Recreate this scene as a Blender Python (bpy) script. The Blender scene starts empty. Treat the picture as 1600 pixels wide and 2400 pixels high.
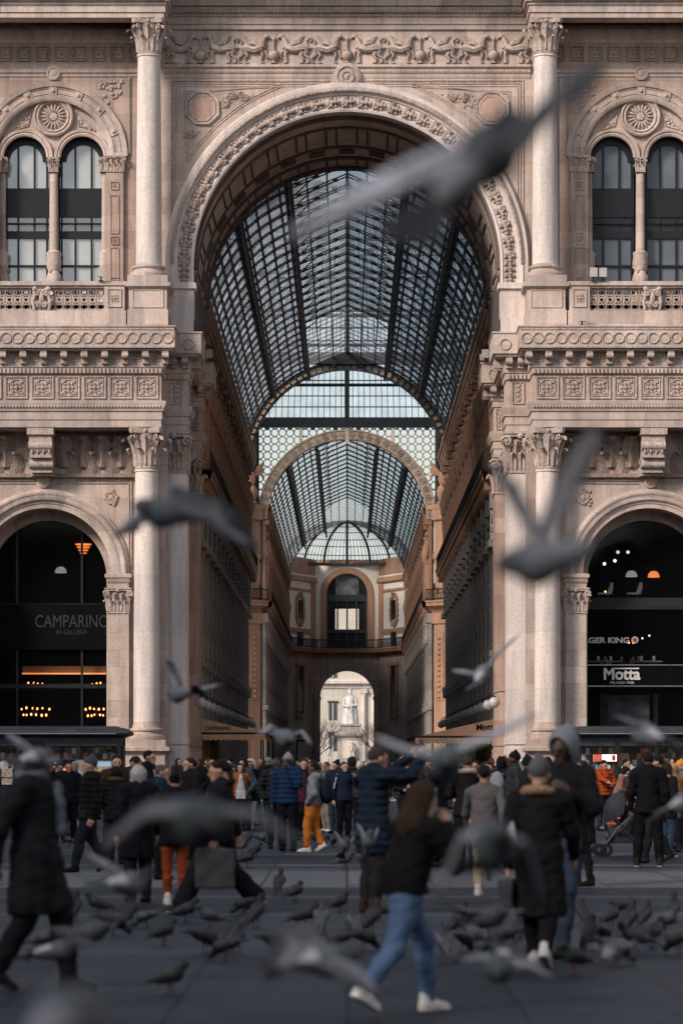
import bpy, math, random
import numpy as np
from mathutils import Vector, Matrix, Euler
R = math.radians
rnd = random.Random(7)
scene = bpy.context.scene
COL = scene.collection

# ---------------------------------------------------------------- camera, sky, sun, exposure
EYE, FPX, CX, HY, K = 1.62, 6550.0, 813.0, 1790.0, 1.0204
cam = bpy.data.cameras.new('camera')
camo = bpy.data.objects.new('camera', cam); COL.objects.link(camo)
camo.location = (0, 0, EYE); camo.rotation_euler = (R(90), 0, 0)
cam.sensor_fit = 'VERTICAL'; cam.sensor_height = 36; cam.sensor_width = 24
cam.lens = FPX / 2400 * 36
cam.shift_y = (HY - 1200) / 2400
cam.shift_x = (800 - CX) / 2400
cam.clip_start = 0.5; cam.clip_end = 3000
cam.dof.use_dof = True; cam.dof.focus_distance = 112; cam.dof.aperture_fstop = 2.2
scene.camera = camo

SUN_EL, SUN_DIR = 33, Vector((0.66, 0.62, 0))       # direction the light travels, in plan
world = bpy.data.worlds.new('World'); scene.world = world; world.use_nodes = True
wn = world.node_tree.nodes; wl = world.node_tree.links
sky = wn.new('ShaderNodeTexSky'); sky.sky_type = 'NISHITA'; sky.sun_disc = False
sky.sun_elevation = R(SUN_EL); sky.sun_rotation = math.atan2(-SUN_DIR.x, -SUN_DIR.y)
sky.air_density = 1.2; sky.dust_density = 1.5; sky.ozone_density = 1.5
bgn = wn['Background']; bgn.inputs['Strength'].default_value = 0.15
hs = wn.new('ShaderNodeHueSaturation'); hs.inputs['Saturation'].default_value = 0.58
wl.new(sky.outputs[0], hs.inputs['Color']); wl.new(hs.outputs[0], bgn.inputs['Color'])
sun = bpy.data.lights.new('sun', 'SUN'); sun.energy = 3.45; sun.angle = R(13); sun.color = (1.0, 0.85, 0.755)
suno = bpy.data.objects.new('sun', sun); COL.objects.link(suno)
_d = Vector((SUN_DIR.x, SUN_DIR.y, 0)).normalized() * math.cos(R(SUN_EL)); _d.z = -math.sin(R(SUN_EL))
suno.rotation_euler = _d.to_track_quat('-Z', 'Y').to_euler(); suno.location = (-60, 20, 60)
scene.view_settings.view_transform = 'Standard'; scene.view_settings.look = 'None'
scene.view_settings.exposure = 0.13; scene.view_settings.gamma = 1.0
scene.render.engine = 'CYCLES'
cy = scene.cycles
cy.use_denoising = True
try: cy.denoiser = 'OPENIMAGEDENOISE'
except Exception: pass
cy.max_bounces = 6; cy.diffuse_bounces = 3; cy.glossy_bounces = 2; cy.transmission_bounces = 4; cy.transparent_max_bounces = 12
cy.sample_clamp_indirect = 4.0; cy.caustics_reflective = False; cy.caustics_refractive = False

# photo pixels (in a 1568 x 2352 view of it) at a real distance d -> metres
def PX(x, d): return (x * K - CX) * d / FPX
def PZ(y, d): return EYE + (HY - y * K) * d / FPX
def GD(y): return EYE * FPX / (y * K - HY)
def PP(x, y, d): return Vector((PX(x, d), d, PZ(y, d)))

# ---------------------------------------------------------------- mesh collecting
class MB:
    def __init__(s): s.v = []; s.f = []; s.m = []; s.mi = 0
    def add(s, vs, fs):
        o = len(s.v); s.v.extend([tuple(p) for p in vs]); s.f.extend([tuple(i + o for i in f) for f in fs])
        s.m.extend([s.mi] * len(fs)); return s
    def box(s, x0, x1, y0, y1, z0, z1, bev=0):
        vs = [(x, y, z) for z in (z0, z1) for y in (y0, y1) for x in (x0, x1)]
        return s.add(vs, [(0, 2, 3, 1), (4, 5, 7, 6), (0, 1, 5, 4), (2, 6, 7, 3), (0, 4, 6, 2), (1, 3, 7, 5)])
    def xbox(s, c, u, v, w):
        c, u, v, w = map(Vector, (c, u, v, w))
        vs = [c + a * u + b * v + e * w for e in (-1, 1) for b in (-1, 1) for a in (-1, 1)]
        return s.add(vs, [(0, 2, 3, 1), (4, 5, 7, 6), (0, 1, 5, 4), (2, 6, 7, 3), (0, 4, 6, 2), (1, 3, 7, 5)])
    def tube(s, pts, rad, n=6, cap=True):
        pts = [Vector(p) for p in pts]
        if not isinstance(rad, (list, tuple)): rad = [rad] * len(pts)
        rings = []; prev = None
        for i, p in enumerate(pts):
            t = (pts[min(i + 1, len(pts) - 1)] - pts[max(i - 1, 0)])
            if t.length < 1e-9: t = Vector((0, 0, 1))
            t.normalize()
            if prev is None:
                a = Vector((0, 0, 1)) if abs(t.z) < .9 else Vector((1, 0, 0))
                u = t.cross(a).normalized()
            else:
                u = prev - t * prev.dot(t)
                u = u.normalized() if u.length > 1e-6 else t.orthogonal().normalized()
            prev = u; w = t.cross(u)
            rings.append([p + (u * math.cos(2 * math.pi * k / n) + w * math.sin(2 * math.pi * k / n)) * rad[i] for k in range(n)])
        vs = [q for r_ in rings for q in r_]; fs = []
        for i in range(len(pts) - 1):
            for k in range(n):
                fs.append((i * n + k, i * n + (k + 1) % n, (i + 1) * n + (k + 1) % n, (i + 1) * n + k))
        if cap: fs.append(tuple(range(n - 1, -1, -1))); fs.append(tuple((len(pts) - 1) * n + k for k in range(n)))
        return s.add(vs, fs)
    def ell(s, c, r, nu=8, nv=5, rot=None):
        if not isinstance(r, (list, tuple)): r = (r, r, r)
        c = Vector(c); vs = []; fs = []
        for j in range(nv + 1):
            th = math.pi * j / nv
            for i in range(nu):
                ph = 2 * math.pi * i / nu
                p = Vector((r[0] * math.sin(th) * math.cos(ph), r[1] * math.sin(th) * math.sin(ph), r[2] * math.cos(th)))
                if rot is not None: p = rot @ p
                vs.append(c + p)
        for j in range(nv):
            for i in range(nu):
                fs.append((j * nu + i, (j + 1) * nu + i, (j + 1) * nu + (i + 1) % nu, j * nu + (i + 1) % nu))
        return s.add(vs, fs)
    def lathe(s, c, prof, n=24, axis='z', a0=0, a1=2 * math.pi):
        c = Vector(c); full = abs(a1 - a0 - 2 * math.pi) < 1e-6; m = n if full else n + 1
        vs = []; fs = []
        for (r_, h) in prof:
            for k in range(m):
                a = a0 + (a1 - a0) * k / n; x, y = r_ * math.cos(a), r_ * math.sin(a)
                vs.append(c + (Vector((x, y, h)) if axis == 'z' else Vector((x, h, y)) if axis == 'y' else Vector((h, x, y))))
        for j in range(len(prof) - 1):
            for k in range(n):
                k2 = (k + 1) % m
                fs.append((j * m + k, j * m + k2, (j + 1) * m + k2, (j + 1) * m + k))
        return s.add(vs, fs)
    def ring(s, cx, cz, prof, a0=0, a1=math.pi, n=48):        # profile (radius, y) swept round the Y axis
        return s.lathe((cx, 0, cz), prof, n, 'y', a0, a1)
    def sweep(s, path, prof):                                  # profile (out, z) along a plan path, mitred; out = right of travel
        P = [Vector((p[0], p[1])) for p in path]; N = []
        for i in range(len(P)):
            ns = []
            if i > 0: d = (P[i] - P[i - 1]).normalized(); ns.append(Vector((d.y, -d.x)))
            if i < len(P) - 1: d = (P[i + 1] - P[i]).normalized(); ns.append(Vector((d.y, -d.x)))
            if len(ns) == 2:
                b = ns[0] + ns[1]
                b = b / max(1e-6, b.dot(ns[0])) if b.length > 1e-5 else ns[0]
            else: b = ns[0]
            N.append(b)
        vs = []; fs = []; m = len(prof)
        for p, nn in zip(P, N):
            for (o, z) in prof: vs.append((p.x + nn.x * o, p.y + nn.y * o, z))
        for i in range(len(P) - 1):
            for j in range(m - 1):
                fs.append((i * m + j, (i + 1) * m + j, (i + 1) * m + j + 1, i * m + j + 1))
        return s.add(vs, fs)
    def poly(s, pts): return s.add(pts, [tuple(range(len(pts)))])
    def prism(s, pts2, y0, y1):                                # polygon in XZ extruded along Y
        n = len(pts2)
        vs = [(x, y0, z) for x, z in pts2] + [(x, y1, z) for x, z in pts2]
        return s.add(vs, [tuple(range(n)), tuple(range(2 * n - 1, n - 1, -1))] + [(i, i + n, (i + 1) % n + n, (i + 1) % n) for i in range(n)])
    def wall_arch(s, x0, x1, z0, z1, cx, half, zs, y, depth=0, n=32):   # wall in XZ with an arched opening, jambs of given depth
        s.add([(x0, y, z0), (cx - half, y, z0), (cx - half, y, z1), (x0, y, z1)], [(0, 1, 2, 3)])
        s.add([(cx + half, y, z0), (x1, y, z0), (x1, y, z1), (cx + half, y, z1)], [(0, 1, 2, 3)])
        a = [(cx + half * math.cos(math.pi * i / n), zs + half * math.sin(math.pi * i / n)) for i in range(n + 1)]
        for (p, q) in zip(a, a[1:]): s.add([(p[0], y, p[1]), (q[0], y, q[1]), (q[0], y, z1), (p[0], y, z1)], [(0, 1, 2, 3)])
        if depth:
            b = [(cx + half, z0)] + a + [(cx - half, z0)]
            for (p, q) in zip(b, b[1:]): s.add([(p[0], y, p[1]), (q[0], y, q[1]), (q[0], y + depth, q[1]), (p[0], y + depth, p[1])], [(0, 1, 2, 3)])
        return s
    def build(s, name, mat, parent=None, smooth=40, base=None):
        me = bpy.data.meshes.new(name)
        b = Vector(base) if base is not None else (root_loc(parent) if parent else Vector((0, 0, 0)))
        v = np.array(s.v, dtype=np.float64).reshape(-1, 3) - np.array(b)
        me.from_pydata(v.tolist(), [], s.f); 
        mats = mat if isinstance(mat, (list, tuple)) else [mat]
        for m_ in mats: me.materials.append(m_)
        if len(mats) > 1: me.polygons.foreach_set('material_index', s.m)
        if smooth:
            me.polygons.foreach_set('use_smooth', [True] * len(me.polygons)); me.set_sharp_from_angle(angle=R(smooth))
        me.update()
        return link(name, me, parent, b if parent is None else None)

def root_loc(o):
    while o.parent: o = o.parent
    return Vector(o.location)
def link(name, data, parent=None, loc=None):
    o = bpy.data.objects.new(name, data); COL.objects.link(o)
    if parent: o.parent = parent
    if loc is not None: o.location = loc
    return o
def tag(o, label=None, cat=None, group=None, kind=None):
    if label: o['label'] = label
    if cat: o['category'] = cat
    if group: o['group'] = group
    if kind: o['kind'] = kind
    return o
def thing(name, loc, label, cat, group=None, kind=None):
    o = bpy.data.objects.new(name, None); COL.objects.link(o); o.location = loc; o.empty_display_size = .2
    return tag(o, label, cat, group, kind)
def copy_part(o, parent, off=(0, 0, 0)):
    c = o.copy(); COL.objects.link(c); c.parent = parent; c.location = Vector(o.location) + Vector(off); return c
def copy_tree(o, parent=None):
    c = o.copy(); COL.objects.link(c); c.parent = parent
    for ch in list(o.children): copy_tree(ch, c)
    return c

# ---------------------------------------------------------------- materials
def newmat(name):
    m = bpy.data.materials.new(name); m.use_nodes = True
    nt = m.node_tree; return m, nt, nt.nodes, nt.links, nt.nodes['Principled BSDF']
def simple(name, col, rough=.7, metal=0, var=.15, scale=6, bump=0, spec=.3, emit=None, es=0, detail=3):
    m, nt, n, l, b = newmat(name)
    b.inputs['Roughness'].default_value = rough; b.inputs['Metallic'].default_value = metal; b.inputs['Specular IOR Level'].default_value = spec
    tc = n.new('ShaderNodeTexCoord'); nz = n.new('ShaderNodeTexNoise'); nz.inputs['Scale'].default_value = scale; nz.inputs['Detail'].default_value = detail
    l.new(tc.outputs['Object'], nz.inputs['Vector'])
    mr = n.new('ShaderNodeMapRange'); mr.inputs['From Min'].default_value = .25; mr.inputs['From Max'].default_value = .75
    mr.inputs['To Min'].default_value = 1 - var; mr.inputs['To Max'].default_value = 1 + var
    l.new(nz.outputs['Fac'], mr.inputs['Value'])
    mx = n.new('ShaderNodeVectorMath'); mx.operation = 'SCALE'; mx.inputs[0].default_value = col[:3]
    l.new(mr.outputs[0], mx.inputs['Scale']); l.new(mx.outputs[0], b.inputs['Base Color'])
    if bump:
        bp = n.new('ShaderNodeBump'); bp.inputs['Strength'].default_value = bump; bp.inputs['Distance'].default_value = .02
        nz2 = n.new('ShaderNodeTexNoise'); nz2.inputs['Scale'].default_value = scale * 4; nz2.inputs['Detail'].default_value = 4
        l.new(tc.outputs['Object'], nz2.inputs['Vector']); l.new(nz2.outputs['Fac'], bp.inputs['Height']); l.new(bp.outputs[0], b.inputs['Normal'])
    if emit: b.inputs['Emission Color'].default_value = (*emit, 1); b.inputs['Emission Strength'].default_value = es
    return m
def stone(name, c1, c2, block=(1.5, .72), joint=.55, streak=.5, rough=.75, bump=.25, blockvar=.26, orn=False):
    m, nt, n, l, b = newmat(name); b.inputs['Roughness'].default_value = rough; b.inputs['Specular IOR Level'].default_value = .25
    tc = n.new('ShaderNodeTexCoord'); sp = n.new('ShaderNodeSeparateXYZ'); l.new(tc.outputs['Object'], sp.inputs[0])
    ad = n.new('ShaderNodeMath'); ad.operation = 'ADD'; l.new(sp.outputs['X'], ad.inputs[0]); l.new(sp.outputs['Y'], ad.inputs[1])
    cb = n.new('ShaderNodeCombineXYZ'); l.new(ad.outputs[0], cb.inputs['X']); l.new(sp.outputs['Z'], cb.inputs['Y'])
    n1 = n.new('ShaderNodeTexNoise'); n1.inputs['Scale'].default_value = .45; n1.inputs['Detail'].default_value = 6; n1.inputs['Roughness'].default_value = .65
    l.new(tc.outputs['Object'], n1.inputs['Vector'])
    rp = n.new('ShaderNodeValToRGB'); rp.color_ramp.elements[0].position = .34; rp.color_ramp.elements[1].position = .66
    rp.color_ramp.elements[0].color = (*c1, 1); rp.color_ramp.elements[1].color = (*c2, 1); l.new(n1.outputs['Fac'], rp.inputs['Fac'])
    col = rp.outputs['Color']
    br = n.new('ShaderNodeTexBrick'); br.inputs['Scale'].default_value = 1; br.inputs['Brick Width'].default_value = block[0]; br.inputs['Row Height'].default_value = block[1]
    br.inputs['Mortar Size'].default_value = .006; br.inputs['Mortar Smooth'].default_value = .3; br.inputs['Bias'].default_value = 0
    br.inputs['Color1'].default_value = (1 - blockvar,) * 3 + (1,); br.inputs['Color2'].default_value = (1.05, 1.04, 1.03, 1); br.inputs['Mortar'].default_value = (joint,) * 3 + (1,)
    l.new(cb.outputs[0], br.inputs['Vector'])
    def mul(a, c, fac=1.0):
        q = n.new('ShaderNodeMix'); q.data_type = 'RGBA'; q.blend_type = 'MULTIPLY'; q.inputs['Factor'].default_value = fac
        l.new(a, q.inputs['A']); l.new(c, q.inputs['B']); return q.outputs['Result']
    if blockvar: col = mul(col, br.outputs['Color'])
    mp = n.new('ShaderNodeMapping'); mp.inputs['Scale'].default_value = (1.6, 1.6, .16); l.new(tc.outputs['Object'], mp.inputs['Vector'])
    n2 = n.new('ShaderNodeTexNoise'); n2.inputs['Scale'].default_value = 1.3; n2.inputs['Detail'].default_value = 7; n2.inputs['Roughness'].default_value = .7
    l.new(mp.outputs[0], n2.inputs['Vector'])
    r2 = n.new('ShaderNodeValToRGB'); r2.color_ramp.elements[0].position = .36; r2.color_ramp.elements[1].position = .56
    r2.color_ramp.elements[0].color = (.42, .44, .48, 1); r2.color_ramp.elements[1].color = (1, 1, 1, 1); l.new(n2.outputs['Fac'], r2.inputs['Fac'])
    col = mul(col, r2.outputs['Color'], streak)
    n3 = n.new('ShaderNodeTexNoise'); n3.inputs['Scale'].default_value = 9; n3.inputs['Detail'].default_value = 6; n3.inputs['Roughness'].default_value = .7
    l.new(tc.outputs['Object'], n3.inputs['Vector'])
    r3 = n.new('ShaderNodeValToRGB'); r3.color_ramp.elements[0].position = .3; r3.color_ramp.elements[1].position = .62
    r3.color_ramp.elements[0].color = (.5, .49, .49, 1) if orn else (.82, .81, .8, 1); r3.color_ramp.elements[1].color = (1.05, 1.05, 1.05, 1); l.new(n3.outputs['Fac'], r3.inputs['Fac'])
    col = mul(col, r3.outputs['Color']); l.new(col, b.inputs['Base Color'])
    bp = n.new('ShaderNodeBump'); bp.inputs['Strength'].default_value = bump; bp.inputs['Distance'].default_value = .05 if orn else .015
    l.new(n3.outputs['Fac'], bp.inputs['Height']); l.new(bp.outputs[0], b.inputs['Normal'])
    return m
M = {}
M['marble'] = stone('pink_marble', (.54, .425, .36), (.62, .53, .475))
M['pale'] = stone('pale_marble', (.75, .66, .595), (.67, .60, .565), block=(30, 2.4), joint=.7, streak=.45, blockvar=.08)
M['rose'] = stone('rose_marble', (.48, .345, .28), (.54, .42, .36), streak=.5)
M['carved'] = stone('carved_marble', (.52, .40, .335), (.6, .50, .44), blockvar=0, streak=.55, orn=True, bump=.5)
M['carved_dark'] = stone('dark_carved_marble', (.34, .26, .22), (.44, .34, .28), blockvar=0, streak=.7, orn=True, bump=.6)  # darker tone of the carved marble
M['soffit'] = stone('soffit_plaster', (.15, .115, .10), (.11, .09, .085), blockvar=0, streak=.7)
M['tan'] = stone('tan_stucco', (.46, .27, .17), (.36, .22, .15), streak=.7, blockvar=.1)
M['tan_carved'] = stone('tan_relief', (.58, .33, .21), (.42, .25, .165), blockvar=0, streak=.7, orn=True, bump=.8)
M['ochre'] = stone('orange_terracotta', (.52, .31, .2), (.44, .27, .18), blockvar=0, streak=.5)
M['cream'] = stone('cream_plaster', (.74, .64, .54), (.68, .6, .52), blockvar=.04, streak=.4)
M['brown'] = stone('brown_stone', (.48, .39, .33), (.38, .31, .27), streak=.6, blockvar=.1)
M['iron'] = simple('dark_iron', (.022, .026, .032), .5, .3, var=.3, scale=3)
M['roofiron'] = simple('hazed_iron', (.06, .07, .083), .6, .1, var=.35, scale=2)  # roof iron paled, haze put into its colour
M['steel'] = simple('grey_iron', (.05, .058, .068), .5, .4, var=.3, scale=2)
M['black'] = simple('black_frame', (.012, .013, .016), .45)
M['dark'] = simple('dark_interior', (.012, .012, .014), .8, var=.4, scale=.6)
M['white'] = simple('white_paint', (.8, .8, .78), .5)
M['chrome'] = simple('brushed_metal', (.55, .55, .56), .35, .9)
M['globe'] = simple('opal_glass', (.42, .44, .47), .25, var=.1, scale=3, spec=.5)
M['bulb'] = simple('lit_bulb', (.9, .6, .3), .5, emit=(1.0, .38, .11), es=4.5)
M['bulb_soft'] = simple('warm_lamp', (.9, .6, .3), .5, emit=(1.0, .26, .07), es=1.1)
M['bulb_white'] = simple('white_lamp', (.9, .9, .85), .5, emit=(1.0, .82, .65), es=2)
M['awning'] = simple('awning_canvas', (.62, .40, .25), .85, var=.12, scale=2, bump=.1)
M['awning_grey'] = simple('grey_awning', (.07, .075, .085), .85, var=.2, scale=2)
M['letters'] = simple('sign_letters', (.62, .62, .6), .5, var=.05)
M['sign_black'] = simple('sign_black', (.0035, .0037, .0042), .6, spec=.06); M['greystone'] = stone('grey_stone', (.46, .41, .37), (.36, .33, .31), streak=.6); M['letters_dim'] = simple('brass_letters', (.045, .045, .048), .45, .3, var=.1)
M['kiosk'] = simple('kiosk_metal', (.03, .034, .04), .4, .5, var=.3, scale=1.5)

def glass(name, col, rough=.06, alpha=.25, spec=.6):           # window pane: dark glossy glass one can partly see through
    m, nt, n, l, b = newmat(name)
    b.inputs['Base Color'].default_value = (*col, 1); b.inputs['Roughness'].default_value = rough; b.inputs['Specular IOR Level'].default_value = spec
    tr = n.new('ShaderNodeBsdfTransparent'); mx = n.new('ShaderNodeMixShader'); mx.inputs[0].default_value = 1 - alpha
    l.new(tr.outputs[0], mx.inputs[1]); l.new(b.outputs[0], mx.inputs[2]); l.new(mx.outputs[0], n['Material Output'].inputs['Surface'])
    return m
M['glass'] = glass('window_glass', (.006, .007, .009), .05, .65, .3)
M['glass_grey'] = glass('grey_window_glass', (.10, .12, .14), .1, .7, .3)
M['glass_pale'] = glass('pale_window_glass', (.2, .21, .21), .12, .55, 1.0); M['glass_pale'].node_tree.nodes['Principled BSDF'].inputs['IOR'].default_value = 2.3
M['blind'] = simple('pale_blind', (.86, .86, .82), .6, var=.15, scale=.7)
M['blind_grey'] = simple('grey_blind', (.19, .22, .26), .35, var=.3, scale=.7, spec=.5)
def roof_glass(name, period, bar, tint, opaque=.35, axis='Y'):  # glazed roof: panes with closely set glazing bars
    m, nt, n, l, b = newmat(name)
    tc = n.new('ShaderNodeTexCoord'); sp = n.new('ShaderNodeSeparateXYZ'); l.new(tc.outputs['Object'], sp.inputs[0])
    dv = n.new('ShaderNodeMath'); dv.operation = 'DIVIDE'; dv.inputs[1].default_value = period; l.new(sp.outputs[axis], dv.inputs[0])
    fr = n.new('ShaderNodeMath'); fr.operation = 'FRACT'; l.new(dv.outputs[0], fr.inputs[0])
    ls = n.new('ShaderNodeMath'); ls.operation = 'LESS_THAN'; ls.inputs[1].default_value = bar; l.new(fr.outputs[0], ls.inputs[0])
    b.inputs['Base Color'].default_value = (.06, .07, .082, 1); b.inputs['Roughness'].default_value = .5  # glazing bars paled as well, haze put into their colour
    nz = n.new('ShaderNodeTexNoise'); nz.inputs['Scale'].default_value = .9; nz.inputs['Detail'].default_value = 4; l.new(tc.outputs['Object'], nz.inputs['Vector'])
    mr = n.new('ShaderNodeMapRange'); mr.inputs['From Min'].default_value = .3; mr.inputs['From Max'].default_value = .7; mr.inputs['To Min'].default_value = max(0, opaque - .25); mr.inputs['To Max'].default_value = min(1, opaque + .25)
    l.new(nz.outputs['Fac'], mr.inputs['Value'])
    tr = n.new('ShaderNodeBsdfTransparent'); tr.inputs[0].default_value = (*tint, 1)
    df = n.new('ShaderNodeBsdfTranslucent'); df.inputs[0].default_value = (tint[0] * .6, tint[1] * .6, tint[2] * .6, 1)
    m1 = n.new('ShaderNodeMixShader'); l.new(mr.outputs[0], m1.inputs[0]); l.new(tr.outputs[0], m1.inputs[1]); l.new(df.outputs[0], m1.inputs[2])
    m2 = n.new('ShaderNodeMixShader'); l.new(ls.outputs[0], m2.inputs[0]); l.new(m1.outputs[0], m2.inputs[1]); l.new(b.outputs[0], m2.inputs[2])
    l.new(m2.outputs[0], n['Material Output'].inputs['Surface'])
    return m
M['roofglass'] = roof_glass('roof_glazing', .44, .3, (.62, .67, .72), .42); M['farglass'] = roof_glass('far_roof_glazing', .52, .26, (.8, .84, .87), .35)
M['ridgeglass'] = roof_glass('ridge_glazing', .44, .28, (.6, .66, .7), .45)
M['clearglass'] = roof_glass('clear_glazing', .9, .08, (1, 1, 1), .06)
M['domeglass'] = roof_glass('dome_glazing', 50, 0, (1, 1, 1), .05)

def text_mb(txt, size, bold=0, extrude=.01, shear=0):
    cu = bpy.data.curves.new('t', 'FONT'); cu.body = txt; cu.size = size; cu.extrude = extrude; cu.offset = bold; cu.align_x = 'CENTER'; cu.align_y = 'CENTER'; cu.shear = shear; cu.resolution_u = 4
    ob = bpy.data.objects.new('t', cu); COL.objects.link(ob)
    dg = bpy.context.evaluated_depsgraph_get(); me = bpy.data.meshes.new_from_object(ob.evaluated_get(dg))
    vs = [v.co.copy() for v in me.vertices]; fs = [tuple(p.vertices) for p in me.polygons]
    bpy.data.objects.remove(ob); bpy.data.curves.remove(cu); bpy.data.meshes.remove(me)
    return vs, fs
def lettering(mb, txt, size, c, u=(1, 0, 0), up=(0, 0, 1), bold=0, sx=1.0, extrude=.01):
    vs, fs = text_mb(txt, size, bold, extrude); c, u, up = Vector(c), Vector(u).normalized(), Vector(up).normalized(); w = u.cross(up)
    return mb.add([c + u * (p.x * sx) + up * p.y + w * p.z for p in vs], fs)
def fit_lettering(mb, txt, c, width, cap, u=(1, 0, 0), up=(0, 0, 1), bold=0, extrude=.012, shear=0):
    vs, fs = text_mb(txt, 1, bold, extrude, shear)
    xs = [p.x for p in vs]; ys = [p.y for p in vs]
    kx = width / (max(xs) - min(xs)); ky = cap / .7; mx = (max(xs) + min(xs)) / 2; my = (max(ys) + min(ys)) / 2
    c, u, up = Vector(c), Vector(u).normalized(), Vector(up).normalized(); w = u.cross(up)
    mb.add([c + u * ((p.x - mx) * kx) + up * ((p.y - my) * ky) + w * p.z for p in vs], fs)

def leaf(mb, base, out, h, w, curl=1.0, side=None):
    b = Vector(base); o = Vector((out[0], out[1], 0)).normalized(); t = Vector((-o.y, o.x, 0))
    st = [(0, .0, .72), (.03, .32, 1.0), (.06, .52, .8), (.1, .66, 1.05), (.19, .84, .8), (.3, .96, .62), (.4, .93, .4), (.42, .82, .16)]
    vs = []; fs = []
    for (a, z, ww) in st:
        p = b + o * (a * h * curl) + Vector((0, 0, z * h)); q = t * (w * .5 * ww)
        vs += [p - q - o * (.04 * h), p - q * .45 + o * .01 * h, p + o * (.07 * h), p + q * .45 + o * .01 * h, p + q - o * (.04 * h)]
    for i in range(len(st) - 1):
        for j in range(4): fs.append((i * 5 + j, i * 5 + j + 1, (i + 1) * 5 + j + 1, (i + 1) * 5 + j))
    mb.add(vs, fs)
def volute(mb, c, u, r, w, thick):                 # spiral scroll facing along w, u = horizontal direction
    c, u, w = Vector(c), Vector(u).normalized(), Vector(w).normalized(); z = Vector((0, 0, 1)); pts = []; rad = []
    for i in range(15):
        a = math.pi * .9 - i * .62; rr = r * (1 - i / 17)
        pts.append(c + u * (rr * math.cos(a)) + z * (rr * math.sin(a)) + w * (i * .006)); rad.append(thick * (1 - i / 26))
    mb.tube(pts, rad, 5); mb.ell(c + w * thick, r * .3, 6, 4)
def capital(cx, cy, z0, z1, r):
    mb = MB(); H = z1 - z0
    mb.lathe((cx, cy, z0), [(r * .9, 0), (r * 1.06, .0), (r * 1.1, .04 * H), (r * .98, .07 * H), (r * .97, .5 * H), (r * 1.08, .75 * H), (r * 1.25, .87 * H)], 24)
    for k in range(8):
        a = 2 * math.pi * (k + .5) / 8; o = (math.cos(a), math.sin(a)); leaf(mb, (cx + o[0] * r * 1.0, cy + o[1] * r * 1.0, z0 + .07 * H), o, .46 * H, r * .72, 1.15)
        a = 2 * math.pi * k / 8; o = (math.cos(a), math.sin(a)); leaf(mb, (cx + o[0] * r * .98, cy + o[1] * r * .98, z0 + .1 * H), o, .72 * H, r * .66, 1.0)
    for k in range(4):
        a = math.pi / 4 + k * math.pi / 2; o = Vector((math.cos(a), math.sin(a), 0)); t = Vector((-o.y, o.x, 0))
        for s in (-1, 1):
            volute(mb, Vector((cx, cy, z0 + .77 * H)) + o * r * 1.42 + t * s * r * .16, o if s > 0 else o, r * .28, t * s, r * .085)
            mb.tube([Vector((cx, cy, z0 + .4 * H)) + o * r * 1.0 + t * s * r * .3, Vector((cx, cy, z0 + .68 * H)) + o * r * 1.12 + t * s * r * .22, Vector((cx, cy, z0 + .85 * H)) + o * r * 1.35 + t * s * r * .14], [r * .05, r * .08, r * .09], 5)
        a = k * math.pi / 2; o = Vector((math.cos(a), math.sin(a), 0)); mb.ell(Vector((cx, cy, z0 + .93 * H)) + o * r * 1.24, (r * .2, r * .2, r * .2), 7, 4)
        t = Vector((-o.y, o.x, 0))
        for s in (-1, 1): volute(mb, Vector((cx, cy, z0 + .72 * H)) + o * r * 1.2 + t * s * r * .25, t * s, r * .18, o, r * .06)
    pts = []
    for k in range(4):
        a = math.pi / 4 + k * math.pi / 2
        pts.append((a - .09, 1.98)); pts.append((a + .09, 1.98))
        for q in (.3, .6, .785, .97, 1.27): pts.append((a + q, 1.26 + 1.1 * abs(q - .785) ** 1.7))
    pts2 = [(cx + r * .93 * q * math.cos(a), cy + r * .93 * q * math.sin(a)) for a, q in pts]; n = len(pts2)
    za, zb = z0 + .87 * H, z1
    mb.add([(x, y, za) for x, y in pts2] + [(x * 1.0 + (x - cx) * .04, y + (y - cy) * .04, (za + zb) / 2) for x, y in pts2] + [(x + (x - cx) * .05, y + (y - cy) * .05, zb) for x, y in pts2],
           [tuple(range(n))] + [(j * n + i, j * n + (i + 1) % n, (j + 1) * n + (i + 1) % n, (j + 1) * n + i) for j in range(2) for i in range(n)] + [tuple(range(2 * n, 3 * n))])
    return mb
def flat_capital(mb, x0, x1, yf, z0, z1, depth=.5, nl=3):   # pilaster capital, front face at yf looking to -Y, and its inner side face
    H = z1 - z0; w = x1 - x0
    mb.box(x0, x1, yf, yf + depth, z0, z1 - .12 * H); mb.box(x0 - .05, x1 + .05, yf - .05, yf + depth, z0, z0 + .05 * H)
    for i in range(nl): leaf(mb, (x0 + w * (i + .5) / nl, yf, z0 + .05 * H), (0, -1), .46 * H, w / nl * 1.05, .9)
    for i in range(nl + 1): leaf(mb, (x0 + w * i / nl, yf, z0 + .08 * H), ((-.7 if i == 0 else .7 if i == nl else 0), -1), .72 * H, w / nl * .95, .8)
    for s, x in ((-1, x0), (1, x1)):
        volute(mb, (x + s * .04 * w, yf - .12 * H, z0 + .76 * H), (-s, 0, 0), .13 * H, (0, -1, 0), .045 * H)
        for q in (.25, .55, .8): leaf(mb, (x, yf + depth * q, z0 + .06 * H), (s, 0), .5 * H, .3, .8)
    mb.ell(((x0 + x1) / 2, yf - .1 * H, z1 - .1 * H), .09 * H, 7, 4)
    for s in (-1, 1): volute(mb, ((x0 + x1) / 2 + s * w * .16, yf - .05 * H, z0 + .72 * H), (s, 0, 0), .09 * H, (0, -1, 0), .03 * H)
    mb.box(x0 - .12 * w, x1 + .12 * w, yf - .12 * H, yf + depth, z1 - .12 * H, z1 - .05 * H); mb.box(x0 - .15 * w, x1 + .15 * w, yf - .15 * H, yf + depth, z1 - .05 * H, z1)
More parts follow.
